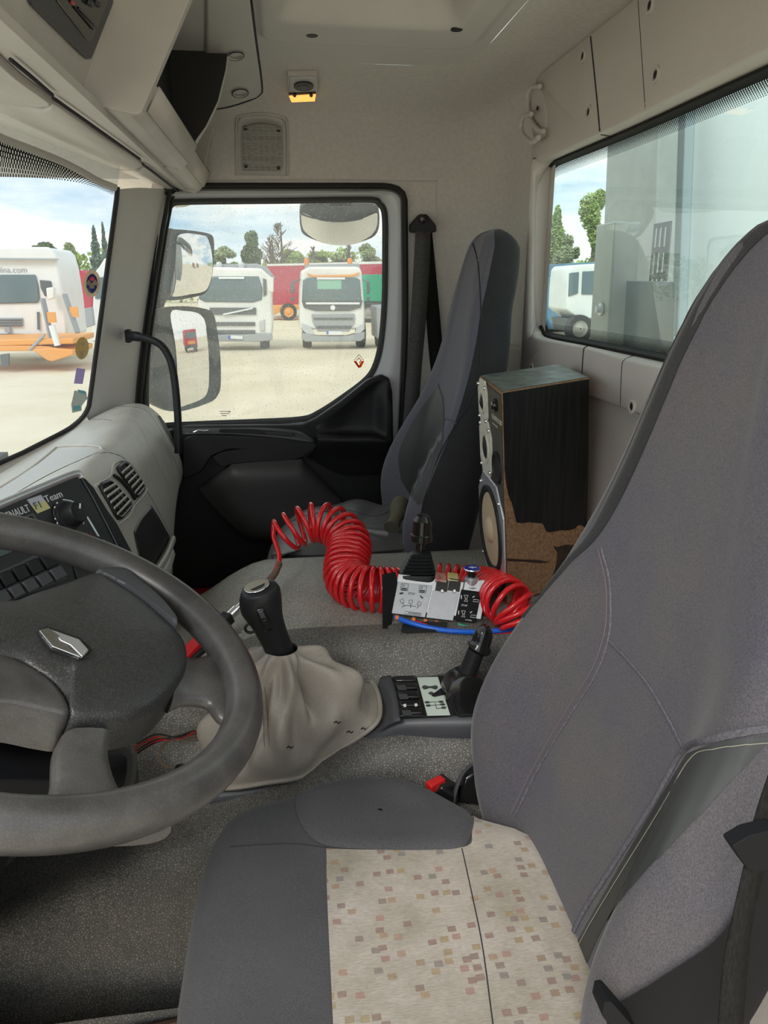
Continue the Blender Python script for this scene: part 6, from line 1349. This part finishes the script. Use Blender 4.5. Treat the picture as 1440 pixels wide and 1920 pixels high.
# ================================================================== outside mirrors
def mirror(name, label, gpx, hpx, Y, n, dome, back, Pm):
    t = thing(name, at(*Pm, Y=Y) - V((0, 0, .1)), label, 'mirror'); n = V(n).normalized(); o = at(*Pm, Y=Y)
    f = lambda px, off: [at(x, y, P=o + n * off, n=n) for x, y in px]
    H = f(pxc(hpx, 80, True), .012); Gg = f(pxc(gpx, 80, True), .0)
    c_ = sum(H, V()) / 80; hb = [p.lerp(c_, .25) - n * back for p in H]
    b = MB(); b.loft([hb, [p.lerp(c_, .05) - n * back * .7 for p in H], [p - n * .02 for p in H], H, [p.lerp(q, .85) for p, q in zip(H, align(H, Gg))], align(H, Gg)], caps=False); b.f.append(tuple(range(80))); b.build('mirror_housing', M['mirh'], t, smooth=50)
    gc_ = sum(Gg, V()) / 80; R2 = max((p - gc_).length for p in Gg) ** 2
    b = MB(); rings = []
    for k in range(9):
        q = k / 8; rings.append([p.lerp(gc_, q) + n * (dome * (1 - ((p.lerp(gc_, q) - gc_).length_squared) / R2)) for p in Gg])
    b.loft(rings, caps=False); b.build('mirror_glass', M['mirror'], t, smooth=180); return t, f
M['mirh'] = mat('mirror_housing_grey', g3(.075, (1, 1.02, 1.06)), .5)
m1, f1 = mirror('wide_angle_mirror', 'upper exterior mirror of the two seen through the passenger door window', [(318, 545), (322, 500), (327, 448), (340, 438), (362, 439), (394, 446), (397, 460), (396, 492), (390, 525), (380, 545), (350, 552), (324, 556)], [(296, 540), (302, 480), (312, 432), (330, 430), (365, 433), (394, 439), (401, 450), (401, 480), (398, 515), (389, 545), (372, 555), (330, 563), (304, 560)], 2.62, (.80, -.58, -.02), .022, .07, (355, 500))
m2, f2 = mirror('main_mirror', 'large lower exterior mirror seen through the passenger door window', [(320, 587), (345, 583), (372, 588), (384, 604), (389, 650), (391, 700), (389, 733), (378, 748), (350, 759), (337, 760), (333, 720), (328, 650)], [(289, 600), (300, 580), (340, 574), (380, 578), (400, 588), (408, 625), (413, 665), (414, 720), (408, 742), (392, 755), (340, 771), (306, 766), (292, 745), (286, 670)], 2.62, (.80, -.60, .03), .004, .08, (355, 670))
b = MB(); b.tube(crv([at(300, 560, Y=2.66), at(296, 575, Y=2.68), at(300, 590, Y=2.68)], 10), .02, 12); b.build('mirror_arm', M['mirh'], m2)
m3, f3 = mirror('kerb_mirror', 'wide curved kerb mirror hanging at the top of the passenger door window', [(565, 399), (600, 406), (639, 408), (675, 405), (709, 399), (709, 425), (700, 440), (675, 450), (639, 454), (600, 449), (575, 438), (567, 425)], [(562, 400), (566, 388), (580, 382), (636, 381), (693, 382), (707, 388), (711, 400), (710, 428), (700, 444), (675, 453), (639, 457), (598, 452), (570, 440), (563, 424)], 2.62, (0, -.66, -.75), .02, .05, (636, 420))
b = MB(); b.tube([at(637, 392, Y=2.60), at(637, 375, Y=2.50), at(637, 365, Y=2.42)], .014, 12); b.box(at(637, 384, Y=2.47), (.065, .06, .012)); b.build('mirror_arm', M['rub'], m3)
# ================================================================== the yard outside
GZ = -2.46
tag_ground = None
b = MB(); b.box((0, 60, GZ - .01), (700, 500, .02)); M['gravel'] = mat('dry_gravel_yard', (0.62, 0.54, 0.40), 0.95, var=(.35, (0.74, 0.67, 0.53), .9), spec=0.1)
tag(b.build('ground', M['gravel']), kind='structure')
M['twh'] = mat('truck_white', (0.80, 0.80, 0.78), .35, var=(1.5, (.66, .67, .66), .5)); M['tgl'] = mat('truck_glass', (0.10, 0.15, 0.17), .12, spec=.8); M['tdk'] = mat('truck_dark', (0.10, 0.11, 0.12), .6); M['tgr'] = mat('truck_grey', (0.33, 0.35, 0.37), .5)
M['tire'] = mat('tyre', (0.05, 0.05, 0.05), .9); M['hub'] = mat('wheel_hub', (0.35, 0.33, 0.3), .6); M['tor'] = mat('trailer_orange', (0.80, 0.33, 0.06), .5, var=(2, (.7, .36, .14), .6)); M['tred'] = mat('curtain_red', (0.50, 0.03, 0.07), .6, var=(.4, (.42, .05, .08), .6)); M['tgn'] = mat('tarpaulin_green', (0.02, 0.34, 0.20), .6)
M['tpl'] = mat('number_plate', (.75, .77, .8), .5); M['tpb'] = mat('plate_blue', (.05, .15, .6), .5); M['lens'] = mat('headlamp', (.5, .52, .55), .1, spec=.8)
def op_(px, Y, dy, name, m, parent, bev=.02, cr=0):
    P = [at(x, y, Y=Y) for x, y in (pxc(px, cr, True) if cr else px)]; q = MB(); q.prism(P, (0, dy, 0)); return q.build(name, m, parent, bevel=bev)
def wheel(c, r, w, ax, parent, hubm=None, name='wheel'):
    ax = V(ax).normalized(); q = MB(); q.lathe([(r * .6, -w / 2), (r * .95, -w / 2), (r, -w * .35), (r, w * .35), (r * .95, w / 2), (r * .6, w / 2)], V(c), ax, 28, caps=False); o = q.build(name, M['tire'], parent, smooth=40)
    q = MB(); q.lathe([(r * .6, -w * .42), (r * .42, -w * .3), (r * .2, -w * .5), (r * .05, -w * .5)], V(c), ax, 20, caps=False); q.lathe([(r * .6, w * .42), (r * .5, w * .3), (r * .2, w * .5), (r * .05, w * .5)], V(c), ax, 20, caps=False); q.build('hub', hubm or M['hub'], o, smooth=40); return o
# --- white construction truck with amber beacons
Y = 28.0
t1 = thing('truck', at(622, 650, Y=Y + 2) * 1, 'white tipper truck with orange beacons facing the passenger window, right of the two white trucks', 'truck'); 
op_([(566, 507), (580, 500), (672, 500), (678, 507), (681, 545), (684, 585), (684, 618), (562, 618), (562, 585), (563, 545)], Y, 2.2, 'cab', M['twh'], t1, .08)
op_([(568, 525), (575, 521), (668, 521), (675, 524), (678, 562), (672, 567), (574, 567), (566, 562)], Y - .05, .08, 'windscreen', M['tgl'], t1, .03)
op_([(595, 525), (640, 525), (640, 542), (595, 542)], Y - .055, .02, 'screen_reflection', mat('green_reflection', (.25, .5, .38), .3), t1, 0)
op_([(594, 520), (647, 520), (647, 524), (594, 524)], Y - .09, .03, 'name_board', M['tpl'], t1, 0)
op_([(565, 563), (680, 563), (676, 577), (655, 583), (592, 583), (570, 577)], Y - .07, .08, 'upper_grille', M['tdk'], t1, .02)
op_([(573, 567), (675, 567), (674, 571), (574, 571)], Y - .12, .05, 'chrome_strip', M['tpl'], t1, .01)
q = MB(); q.lathe([(.09, -.01), (.09, .01)], at(624, 577, Y=Y - .09), YA, 20); q.build('badge', M['tpl'], t1)
op_([(584, 589), (665, 588), (665, 604), (655, 622), (596, 622), (586, 604)], Y - .08, .1, 'lower_grille', M['tgr'], t1, .02); op_([(588, 596), (662, 596), (661, 599), (589, 599)], Y - .12, .05, 'grille_bar', M['tdk'], t1, 0); op_([(592, 611), (660, 611), (658, 616), (594, 616)], Y - .12, .05, 'grille_bar', M['tdk'], t1, 0)
for px in ([(566, 606), (583, 612), (590, 628), (574, 626), (567, 618)], [(683, 606), (670, 612), (665, 626), (676, 625), (684, 617)]): op_(px, Y - .1, .1, 'headlamp', M['lens'], t1, .02)
op_([(566, 624), (596, 630), (652, 630), (684, 622), (684, 634), (677, 640), (573, 641), (566, 636)], Y - .1, .5, 'bumper', M['tgr'], t1, .03)
op_([(612, 621), (641, 621), (641, 627), (612, 627)], Y - .15, .03, 'number_plate', M['tpl'], t1, 0); op_([(612, 621), (616, 621), (616, 627), (612, 627)], Y - .16, .02, 'plate_band', M['tpb'], t1, 0)
for x in (576, 676): p = at(x, 646, Y=Y + 1.0); wheel((p.x, Y + 1.0, GZ + .5), .5, .32, (1, 0, 0), t1)
op_([(573, 496), (673, 494), (676, 503), (573, 504)], Y + .2, 1.0, 'roof_rack', M['tgr'], t1, .02); op_([(576, 512), (590, 516), (660, 515), (674, 510), (674, 514), (660, 519), (590, 520), (576, 516)], Y - .1, .06, 'sun_visor', M['tor'], t1, .01)
for x in (575, 656): p = at(x, 498, Y=Y + .6); q = MB(); q.lathe([(.09, 0), (.09, .2), (.06, .26)], p, ZA, 14); q.build('beacon', mat('beacon_orange', (.8, .25, .03), .3), t1)
for s_ in ((545, 552), (688, 694)): op_([(s_[0], 530), (s_[1], 527), (s_[1], 550), (s_[0], 552)], Y - .2, .12, 'mirror', M['tdk'], t1, .03); op_([(s_[0], 557), (s_[1], 556), (s_[1], 564), (s_[0], 565)], Y - .2, .12, 'mirror', M['tdk'], t1, .03)
for a, c_ in (((547, 530), (563, 524)), ((691, 530), (680, 524))): q = MB(); q.tube([at(*a, Y=Y - .1), at(*c_, Y=Y)], .03, 8); q.build('mirror_arm', M['tdk'], t1)
# --- white truck with grey roof deflector
t2 = thing('truck', at(440, 650, Y=Y + 2), 'white truck with grey roof deflector and two round lamps, beside the exterior mirrors', 'truck')
op_([(370, 508), (385, 500), (490, 503), (499, 512), (510, 520), (510, 570), (512, 600), (511, 628), (378, 628), (372, 590)], Y, 2.3, 'cab', M['twh'], t2, .08)
op_([(376, 497), (480, 494), (500, 500), (516, 522), (508, 524), (490, 508), (378, 502)], Y + .4, 2.0, 'roof_deflector', M['tgr'], t2, .05)
op_([(380, 518), (485, 518), (492, 540), (491, 562), (474, 567), (384, 566), (372, 560)], Y - .05, .08, 'windscreen', M['tgl'], t2, .03); op_([(493, 522), (499, 524), (500, 552), (494, 556)], Y - .04, .06, 'quarter_light', M['tdk'], t2, 0)
op_([(410, 519), (458, 519), (458, 523), (410, 523)], Y - .09, .03, 'name_board', M['tpl'], t2, 0)
op_([(393, 577), (480, 577), (480, 590), (393, 590)], Y - .06, .08, 'upper_grille', M['tdk'], t2, .01); q = MB(); q.tube([at(418, 590, Y=Y - .1), at(474, 578, Y=Y - .1)], .03, 6); q.build('grille_bar', M['tpl'], t2)
for ya, yb in ((604, 611), (619, 626)): op_([(400, ya), (478, ya), (478, yb), (400, yb)], Y - .06, .08, 'lower_grille', M['tdk'], t2, .01)
op_([(486, 602), (496, 598), (496, 622), (487, 620)], Y - .06, .08, 'headlamp', M['lens'], t2, .02); op_([(383, 628), (510, 626), (511, 638), (486, 641), (400, 640), (384, 636)], Y - .1, .5, 'bumper', M['tgr'], t2, .03)
op_([(428, 629), (455, 630), (455, 636), (428, 635)], Y - .15, .03, 'number_plate', M['tpl'], t2, 0); op_([(428, 629), (432, 629), (432, 635), (428, 635)], Y - .16, .02, 'plate_band', M['tpb'], t2, 0)
for x in (398, 497): p = at(x, 646, Y=Y + 1.0); wheel((p.x, Y + 1.0, GZ + .5), .5, .34, (1, 0, 0), t2)
op_([(500, 520), (513, 520), (513, 548), (503, 548)], Y - .3, .15, 'mirror', M['twh'], t2, .03)
for x in (411, 453): q = MB(); q.lathe([(.11, 0), (.11, .12), (.05, .16)], at(x, 497, Y=Y + .3), (0, -1, 0), 16); q.build('spot_lamp', M['lens'], t2)
op_([(376, 504), (480, 506), (480, 509), (376, 507)], Y + .1, .3, 'roof_rail', M['tgr'], t2, 0)
# --- sliver of another truck at the right
t3 = thing('truck', at(722, 650, Y=Y + 2), 'sliver of a truck at the right edge of the passenger door glass', 'truck'); op_([(706, 575), (750, 573), (750, 636), (708, 636)], Y, 2.0, 'cab', M['tgr'], t3, .05); p = at(712, 640, Y=Y + 1); wheel((p.x, Y + 1, GZ + .5), .5, .3, (1, 0, 0), t3)
# --- red curtain trailer, green tipper
Y = 52.0
t4 = thing('red_trailer', at(600, 590, Y=Y), 'long red curtain-sided trailer standing behind the white trucks', 'trailer')
op_([(500, 497), (760, 491), (760, 572), (500, 575)], Y, 2.4, 'curtain', M['tred'], t4, .05); op_([(500, 495), (760, 489), (760, 494), (500, 499)], Y - .03, .1, 'top_rail', M['twh'], t4, 0)
t5 = thing('low_loader', at(540, 590, Y=49), 'orange low-loader trailer with orange-hubbed wheel between the two white trucks', 'trailer')
op_([(500, 574), (562, 573), (562, 580), (530, 583), (515, 590), (500, 590)], 49, 2.2, 'deck', M['tor'], t5, .03)
for x in (541,): p = at(x, 583, Y=48.9); wheel((p.x, 48.9, GZ + .52), .52, .35, (0, 1, 0), t5, M['tor'])
t6 = thing('green_tipper', at(700, 590, Y=46), 'green tipper body on wheels behind the right white truck', 'trailer')
op_([(677, 515), (750, 514), (750, 566), (677, 566)], 46, 2.4, 'tipper_body', M['tgn'], t6, .05); op_([(677, 567), (750, 567), (750, 573), (677, 573)], 46, 2.2, 'chassis', M['tdk'], t6, 0)
for x in (690, 722): p = at(x, 580, Y=45.9); wheel((p.x, 45.9, GZ + .55), .55, .4, (0, 1, 0), t6)
# --- tractor seen through the windscreen, low loader in front of it
Y = 24.5
t7 = thing('truck', at(60, 660, Y=Y + 1), 'large white tractor unit with a high roof seen through the windscreen', 'truck')
op_([(-110, 470), (-40, 462), (92, 464), (102, 474), (110, 500), (120, 560), (128, 632), (-110, 632)], Y, 2.4, 'cab', M['twh'], t7, .08)
op_([(-110, 463), (90, 463), (100, 472), (110, 487), (-110, 485)], Y - .15, .2, 'roof_fairing', M['twh'], t7, .05); op_([(-110, 484), (109, 486), (109, 488), (-110, 486)], Y - .17, .03, 'fairing_gap', M['tgr'], t7, 0)
op_([(-110, 515), (66, 515), (71, 535), (74, 560), (70, 568), (-110, 572)], Y - .06, .08, 'windscreen', M['tgl'], t7, .03); op_([(74, 525), (95, 527), (98, 550), (84, 556), (76, 540)], Y - .06, .08, 'side_window', M['tdk'], t7, .02)
op_([(-110, 596), (42, 596), (42, 612), (-110, 612)], Y - .06, .08, 'grille', M['tgr'], t7, .02)
for y in (599, 604, 609): op_([(-110, y), (40, y), (40, y + 2), (-110, y + 2)], Y - .09, .03, 'grille_slat', M['tdk'], t7, 0)
q = MB(); q.lathe([(.11, -.02), (.11, .02)], at(14, 618, Y=Y - .08), YA, 4); q.build('badge', M['tgr'], t7); op_([(-110, 626), (44, 626), (44, 632), (-110, 632)], Y - .08, .08, 'bumper_grille', M['tdk'], t7, 0)
op_([(86, 540), (101, 538), (101, 560), (88, 563)], Y - .4, .2, 'mirror', M['twh'], t7, .03); op_([(69, 585), (73, 585), (74, 618), (70, 618)], Y - .07, .05, 'intake', M['tdk'], t7, 0)
text('tolina.com', .24, at(-16, 511, Y=Y - .02), XA, ZA, M['tgr'], t7)
for x in (-70, 96): p = at(x, 640, Y=Y + 1.2); wheel((p.x, Y + 1.2, GZ + .5), .5, .34, (1, 0, 0), t7)
t8 = thing('low_loader', at(60, 680, Y=21.5), 'orange low-loader trailer with raised grey ramps in front of the white tractor unit', 'trailer'); Y = 22.0
op_([(-110, 640), (86, 635), (138, 634), (138, 645), (-110, 652)], Y, 2.4, 'deck', M['tor'], t8, .03); op_([(-110, 650), (60, 648), (95, 650), (95, 660), (62, 658), (-110, 660)], Y, .3, 'side_rail', M['tor'], t8, .02)
op_([(60, 656), (95, 652), (137, 656), (137, 666), (98, 678), (88, 676)], Y - .1, 2.3, 'rear_slope', M['tor'], t8, .03); op_([(0, 665), (16, 663), (16, 686), (3, 688)], Y, .1, 'mud_flap', M['tdk'], t8, 0)
for a, c_, w in (((80, 560), (100, 652), .16), ((121, 552), (146, 624), .16)): q = MB(); q.tube([at(*a, Y=Y + .5), at(*c_, Y=Y + .3)], w, 4, flat=.5); q.build('ramp', M['tgr'], t8, bevel=.01)
for a in ((97, 595), (139, 585)): q = MB(); q.box(at(*a, Y=Y + .3), (.22, .05, .28)); q.build('marker_board', M['tor'], t8)
q = MB(); q.tube([at(97, 610, Y=Y), at(108, 648, Y=Y)], .09, 8); q.build('ram', M['twh'], t8); q = MB(); q.tube([at(56, 656, Y=Y), at(84, 627, Y=Y)], .04, 8); q.build('strut', M['tgr'], t8)
t9 = thing('truck', at(190, 640, Y=33), 'white truck half hidden behind the windscreen pillar', 'truck'); op_([(176, 512), (186, 500), (196, 484), (230, 480), (260, 640), (172, 640)], 33, 2.2, 'cab', M['twh'], t9, .06); op_([(180, 520), (215, 518), (215, 560), (178, 560)], 32.94, .08, 'windscreen', M['tgl'], t9, .02); op_([(148, 580), (172, 576), (176, 610), (150, 618)], 32, .3, 'toolbox', M['tgr'], t9, .03)
p = at(205, 640, Y=34.2); wheel((p.x, 34.2, GZ + .5), .5, .34, (1, 0, 0), t9)
t10 = thing('crane_load', at(140, 600, Y=44), 'dark red machine standing behind the low-loader, left of the pillar', 'machine'); op_([(124, 510), (150, 506), (172, 520), (172, 600), (128, 600)], 44, 2, 'machine_body', M['tred'], t10, .05)
# --- trees
def leafm(n, c1, c2): return mat(n, c1, .9, var=(1.2, c2, .9), spec=.1)
M['lf1'] = leafm('spring_leaves', (.26, .36, .12), (.40, .50, .17)); M['lf2'] = leafm('dark_leaves', (.14, .20, .11), (.22, .28, .15)); M['lf3'] = leafm('pale_leaves', (.30, .36, .20), (.40, .45, .26)); M['lf4'] = leafm('bluish_conifer', (.17, .24, .20), (.24, .31, .25)); M['bark'] = mat('bark', (.17, .14, .11), .95)
def tree(cx, ytop, ybot, wpx, Y, m, label, name='leafy_tree', n=1500, seed=0, leaf=.24, trunk=True, shape=0):
    n = int(n * 2.6); leaf *= .6
    rs = random.Random(seed); c = at(cx, (ytop + ybot) / 2, Y=Y); top = at(cx, ytop, Y=Y); bot = at(cx, ybot, Y=Y); hw = (at(cx + wpx / 2, ybot, Y=Y) - at(cx - wpx / 2, ybot, Y=Y)).length / 2; hh = (top.z - bot.z) / 2
    t = thing(name, (c.x, c.y, GZ), label, 'tree'); b = MB(); bl = []
    for k in range(14):
        z = rs.uniform(-1, .9); rr = (1 - max(0, z) ** 2 * .9) if shape == 0 else (1 - (z + 1) / 2) * .9 + .12
        a = rs.uniform(0, 6.28); q = rs.uniform(.2, .75) * rr; bl.append((V((math.cos(a) * q * hw, math.sin(a) * q * hw, z * hh)), rs.uniform(.28, .5) * (rr if shape else 1)))
    for i in range(n):
        if shape:
            z = 1 - 2 * rs.random() ** .6; a = rs.uniform(0, 6.28); q = (1 - z) / 2 * math.sqrt(rs.random()) * (1 + .25 * math.sin(z * 17)); p0 = V((math.cos(a) * q * hw, math.sin(a) * q * hw, z * hh)); r = .06
        else: p0, r = bl[i % 14]
        if True: pass
        d = V((rs.gauss(0, 1), rs.gauss(0, 1), rs.gauss(0, 1))).normalized() * (rs.random() ** .4)
        p = c + p0 + V((d.x * hw * r, d.y * hw * r, d.z * hh * r * .8)); u_ = V((rs.gauss(0, 1), rs.gauss(0, 1), rs.gauss(0, 1))).normalized() * leaf; w_ = u_.orthogonal().normalized() * leaf * .7
        b.add([p - u_ * .5, p + w_ * .5, p + u_ * .5, p - w_ * .5], [(0, 1, 2, 3)])
    b.build('crown', m, t, smooth=0)
    if trunk: q = MB(); q.tube([V((c.x, c.y, GZ)), V((c.x, c.y, c.z)), V((c.x, c.y, lerp(c.z, top.z, .8))), ], [.28, .2, .05], 8); q.build('trunk', M['bark'], t)
    return t
def bare(cx, ytop, Y, label, seed, w=30):
    rs = random.Random(seed); base_ = at(cx, 540, Y=Y); top = at(cx, ytop, Y=Y); t = thing('bare_tree', (base_.x, Y, GZ), label, 'tree'); b = MB()
    b.tube([V((base_.x, Y, GZ)), V((top.x, Y, lerp(GZ, top.z, .6))), top], [.22, .12, .02], 6)
    for k in range(34):
        f = rs.uniform(.3, .95); p = V((base_.x, Y, lerp(GZ, top.z, f))); L_ = (1.05 - f) * (top.z - GZ) * rs.uniform(.35, .6); a = rs.uniform(0, 6.28); d = V((math.cos(a), math.sin(a), rs.uniform(.7, 1.6))).normalized()
        q = p + d * L_; b.tube([p, p.lerp(q, .5) + V((rs.uniform(-.2, .2), 0, .2)), q], [.06, .035, .012], 4)
        for j in range(4):
            e = p.lerp(q, rs.uniform(.3, .9)); b.tube([e, e + V((rs.uniform(-1, 1), rs.uniform(-1, 1), rs.uniform(.5, 1.3))) * L_ * .3], [.025, .008], 3)
    b.build('branches', M['bark'], t, smooth=0); return t
W_ = 'through the passenger window'
tree(420, 466, 505, 60, 75, M['lf3'], 'pale hazy tree over the left white truck ' + W_, seed=1, leaf=.5); tree(472, 438, 512, 44, 70, M['lf2'], 'tall dark green tree between the mirror and the bare trees ' + W_, seed=2, leaf=.45, n=1800)
tree(545, 470, 505, 56, 72, M['lf1'], 'bright green bush line tree above the red trailer, left of its middle', seed=3, leaf=.5); tree(600, 474, 500, 60, 74, M['lf1'], 'green tree above the red trailer just left of the beacons', seed=4, leaf=.5); tree(690, 458, 500, 50, 72, M['lf3'], 'pale green tree at the right end of the red trailer', seed=5, leaf=.45); tree(640, 476, 500, 50, 76, M['lf3'], 'low pale tree above the right white truck', seed=6, leaf=.5)
bare(510, 440, 68, 'bare branched tree right of the tall dark green tree', 11); bare(526, 415, 62, 'tallest bare tree left of the kerb mirror', 12); bare(588, 460, 70, 'bare tree below the kerb mirror', 13); bare(655, 448, 69, 'bare tree at the right below the kerb mirror', 14)
tree(128, 462, 560, 56, 50, M['lf3'], 'olive green tree right of the white tractor unit', seed=7, leaf=.4, n=2200); tree(148, 480, 560, 44, 48, M['lf1'], 'bright green tree between the tractor unit and the pillar', seed=8, leaf=.4, n=1800); tree(182, 425, 560, 40, 58, M['lf4'], 'tall narrow conifer beside the windscreen pillar', 'conifer', seed=9, leaf=.4, shape=1, n=2000); tree(80, 458, 480, 60, 60, M['lf2'], 'dark treetops behind the roof of the white tractor unit', seed=10, leaf=.5); tree(199, 418, 560, 24, 62, M['lf4'], 'thin conifer right beside the pillar edge', 'conifer', seed=21, leaf=.35, shape=1)
# hedge line closing the horizon
b = MB(); rs = random.Random(5)
for i in range(20000):
    x = rs.uniform(-150, 150); h = 2.6 + 1.4 * noise.noise(V((x * .08, 0, 0))) + 1.0 * noise.noise(V((x * .5, 3, 0))); p = V((x, 88 + rs.uniform(-1.5, 1.5), GZ + rs.random() ** .7 * (h + 2.2))); u_ = V((rs.gauss(0, 1), rs.gauss(0, 1), rs.gauss(0, 1))).normalized() * .5; w_ = u_.orthogonal() * .8
    b.add([p - u_ * .5, p + w_ * .5, p + u_ * .5, p - w_ * .5], [(0, 1, 2, 3)])
tag(b.build('hedge', M['lf1'], smooth=0), 'distant green hedge line along the far side of the yard', 'hedge', kind='stuff')
# --- behind the cab, through the rear window
M['hb'] = mat('headboard_grey', (.27, .29, .28), .55, var=(7, (.36, .38, .36), .9)); M['wb'] = mat('pale_body_panel', (.80, .86, .85), .45, var=(3, (.70, .78, .79), .6)); M['gv'] = mat('galvanised_post', (.52, .55, .50), .5, var=(12, (.42, .44, .40), .7))
R_ = 'through the rear window'
def rp(px, X, dx, name, m, label=None, cat=None, parent=None, bev=.004):
    P = [at(x, y, X=X) for x, y in px]; q = MB(); q.prism(P, (dx, 0, 0)); o = q.build(name, m, parent, bevel=bev)
    if label: tag(o, label, cat)
    return o
rp([(1145, 130), (1238, 120), (1222, 700), (1120, 700)], 1.05, .06, 'tipper_headboard', M['hb'], 'weathered grey headboard of the tipper body, centre of the view ' + R_, 'body panel')
pbx = thing('pale_body', at(1350, 560, X=1.22), 'pale blue-grey body panel filling the right part of the rear window', 'body panel')
rp([(1262, 40), (1600, 0), (1600, 800), (1238, 720)], 1.22, .06, 'body_panel', M['wb'], parent=pbx); rp([(1258, 60), (1292, 50), (1268, 700), (1236, 700)], 1.19, .03, 'edge_profile', mat('blue_grey_profile', (.36, .43, .46), .5), parent=pbx); rp([(1230, 630), (1600, 700), (1600, 800), (1228, 720)], 1.12, .05, 'lower_rail', M['wb'], parent=pbx)
pp_ = thing('galvanised_post', at(1120, 640, X=.86), 'pale upright metal post with a bolt, left of the grey headboard ' + R_, 'post')
rp([(1118, 422), (1151, 415), (1133, 720), (1100, 720)], .86, .04, 'post_plate', M['gv'], parent=pp_); rp([(1151, 415), (1154, 417), (1137, 720), (1133, 720)], .86, .07, 'post_edge', M['hb'], parent=pp_)
q = MB(); q.lathe([(.017, 0), (.017, .004), (.009, .005), (.009, .014), (.002, .015)], at(1127, 580, X=.857), (-1, 0, 0), 18); q.build('bolt', M['alu'], pp_)
pf = thing('slotted_plate', at(1240, 520, X=.95), 'dark slotted metal plate beside the grey headboard ' + R_, 'plate')
def hole_plate():
    xs = [(1226, 1259), (1221, 1249)]
    q = MB()
    def bl2(u, v): x = lerp(lerp(1226, 1258, u), lerp(1214, 1246, u), v); y = lerp(lerp(420, 414, u), lerp(560, 560, u), v); return at(x, y, X=.95)
    us = [0, .06, .22, .32, .48, .60, .76, 1]; vs = [0, .06, .32, .40, .66, .74, .96, 1]
    for i in range(7):
        for j in range(7):
            if i in (1, 3, 5) and j in (1, 3, 5): continue
            q.prism([bl2(us[i], vs[j]), bl2(us[i + 1], vs[j]), bl2(us[i + 1], vs[j + 1]), bl2(us[i], vs[j + 1])], (.004, 0, 0))
    q.build('plate', M['tdk'], pf, smooth=0)
hole_plate()
rp([(1140, 532), (1150, 526), (1266, 528), (1258, 720), (1136, 720)], .90, .004, 'lower_guard_plate', mat('guard_plate', (.16, .21, .22), .25, spec=.6), 'dark smooth guard plate in the lower middle of the view ' + R_, 'plate')
Y = 30.0
t11 = thing('truck', at(1085, 640, Y=Y), 'old cream truck cab with blue windows seen ' + R_, 'truck')
op_([(1068, 505), (1074, 498), (1125, 494), (1150, 494), (1150, 598), (1085, 598), (1062, 580), (1064, 540)], Y, 2.2, 'cab', M['twh'], t11, .06); op_([(1068, 512), (1086, 510), (1084, 550), (1066, 556)], Y - .06, .08, 'windscreen', M['tgl'], t11, .02); op_([(1093, 509), (1140, 507), (1140, 552), (1091, 552)], Y - .06, .08, 'side_window', M['tgl'], t11, .02); op_([(1064, 598), (1150, 598), (1150, 622), (1070, 622)], Y, 2, 'chassis', M['tdk'], t11, .02)
p = at(1085, 615, Y=Y - .1); wheel((p.x, Y - .1, GZ + .55), .55, .4, (0, 1, 0), t11)
t12 = thing('blue_container', at(1060, 600, Y=36), 'blue skip body standing behind the cream truck cab', 'container'); op_([(1010, 520), (1060, 520), (1060, 494), (1180, 488), (1180, 600), (1010, 620)], 36, 2.4, 'container_body', mat('dusty_blue', (.10, .22, .34), .6, var=(1, (.18, .3, .4), .6)), t12, .03)
tree(1040, 395, 540, 34, 42, M['lf1'], 'leafy tree at the left edge of the rear window', seed=31, leaf=.28, n=2600); tree(1118, 362, 520, 76, 40, M['lf1'], 'tall leafy tree left of the grey headboard in the rear window', seed=32, leaf=.28, n=4200); tree(1064, 440, 530, 44, 41, M['lf3'], 'lower pale leafy tree between the two taller ones in the rear window', seed=33, leaf=.25, n=1800)
# --- vehicles behind, seen only in the mirrors
def simple_truck(c, label, m, face):
    t = thing('truck', c, label, 'truck'); f = V(face).normalized(); s_ = f.cross(ZA); c = V(c)
    q = MB(); q.box(c + ZA * 1.9 - f * 1.1, (2.2, 2.4, 2.3), (f, s_, ZA)); q.build('cab', m, t, bevel=.1); q = MB(); q.box(c + ZA * 2.3 + f * .02, (.06, 2.1, .8), (f, s_, ZA)); q.build('windscreen', M['tgl'], t, bevel=.02)
    q = MB(); q.box(c + ZA * .8 + f * .05, (.15, 2.4, .4), (f, s_, ZA)); q.build('bumper', M['tdk'], t, bevel=.03); q = MB(); q.box(c + ZA * 1.3 + f * .03, (.06, 1.5, .4), (f, s_, ZA)); q.build('grille', M['tor'] if m == M['tred'] else M['tdk'], t, bevel=.02)
    q = MB(); q.box(c + ZA * 2.0 - f * 5.5, (6.2, 2.4, 2.2), (f, s_, ZA)); q.build('load_body', m, t, bevel=.08)
    for a in (-.95, .95):
        for d in (-1, -6.5): wheel(c + s_ * a + f * d + ZA * .5, .5, .3, s_, t)
    return t
simple_truck((52, 11.5, GZ), 'red truck with orange grille reflected in the lower exterior mirror', M['tred'], (-1, -.1, 0)); simple_truck((60, 19, GZ), 'green and white truck reflected in the lower exterior mirror', M['lf3'], (-1, -.1, 0))
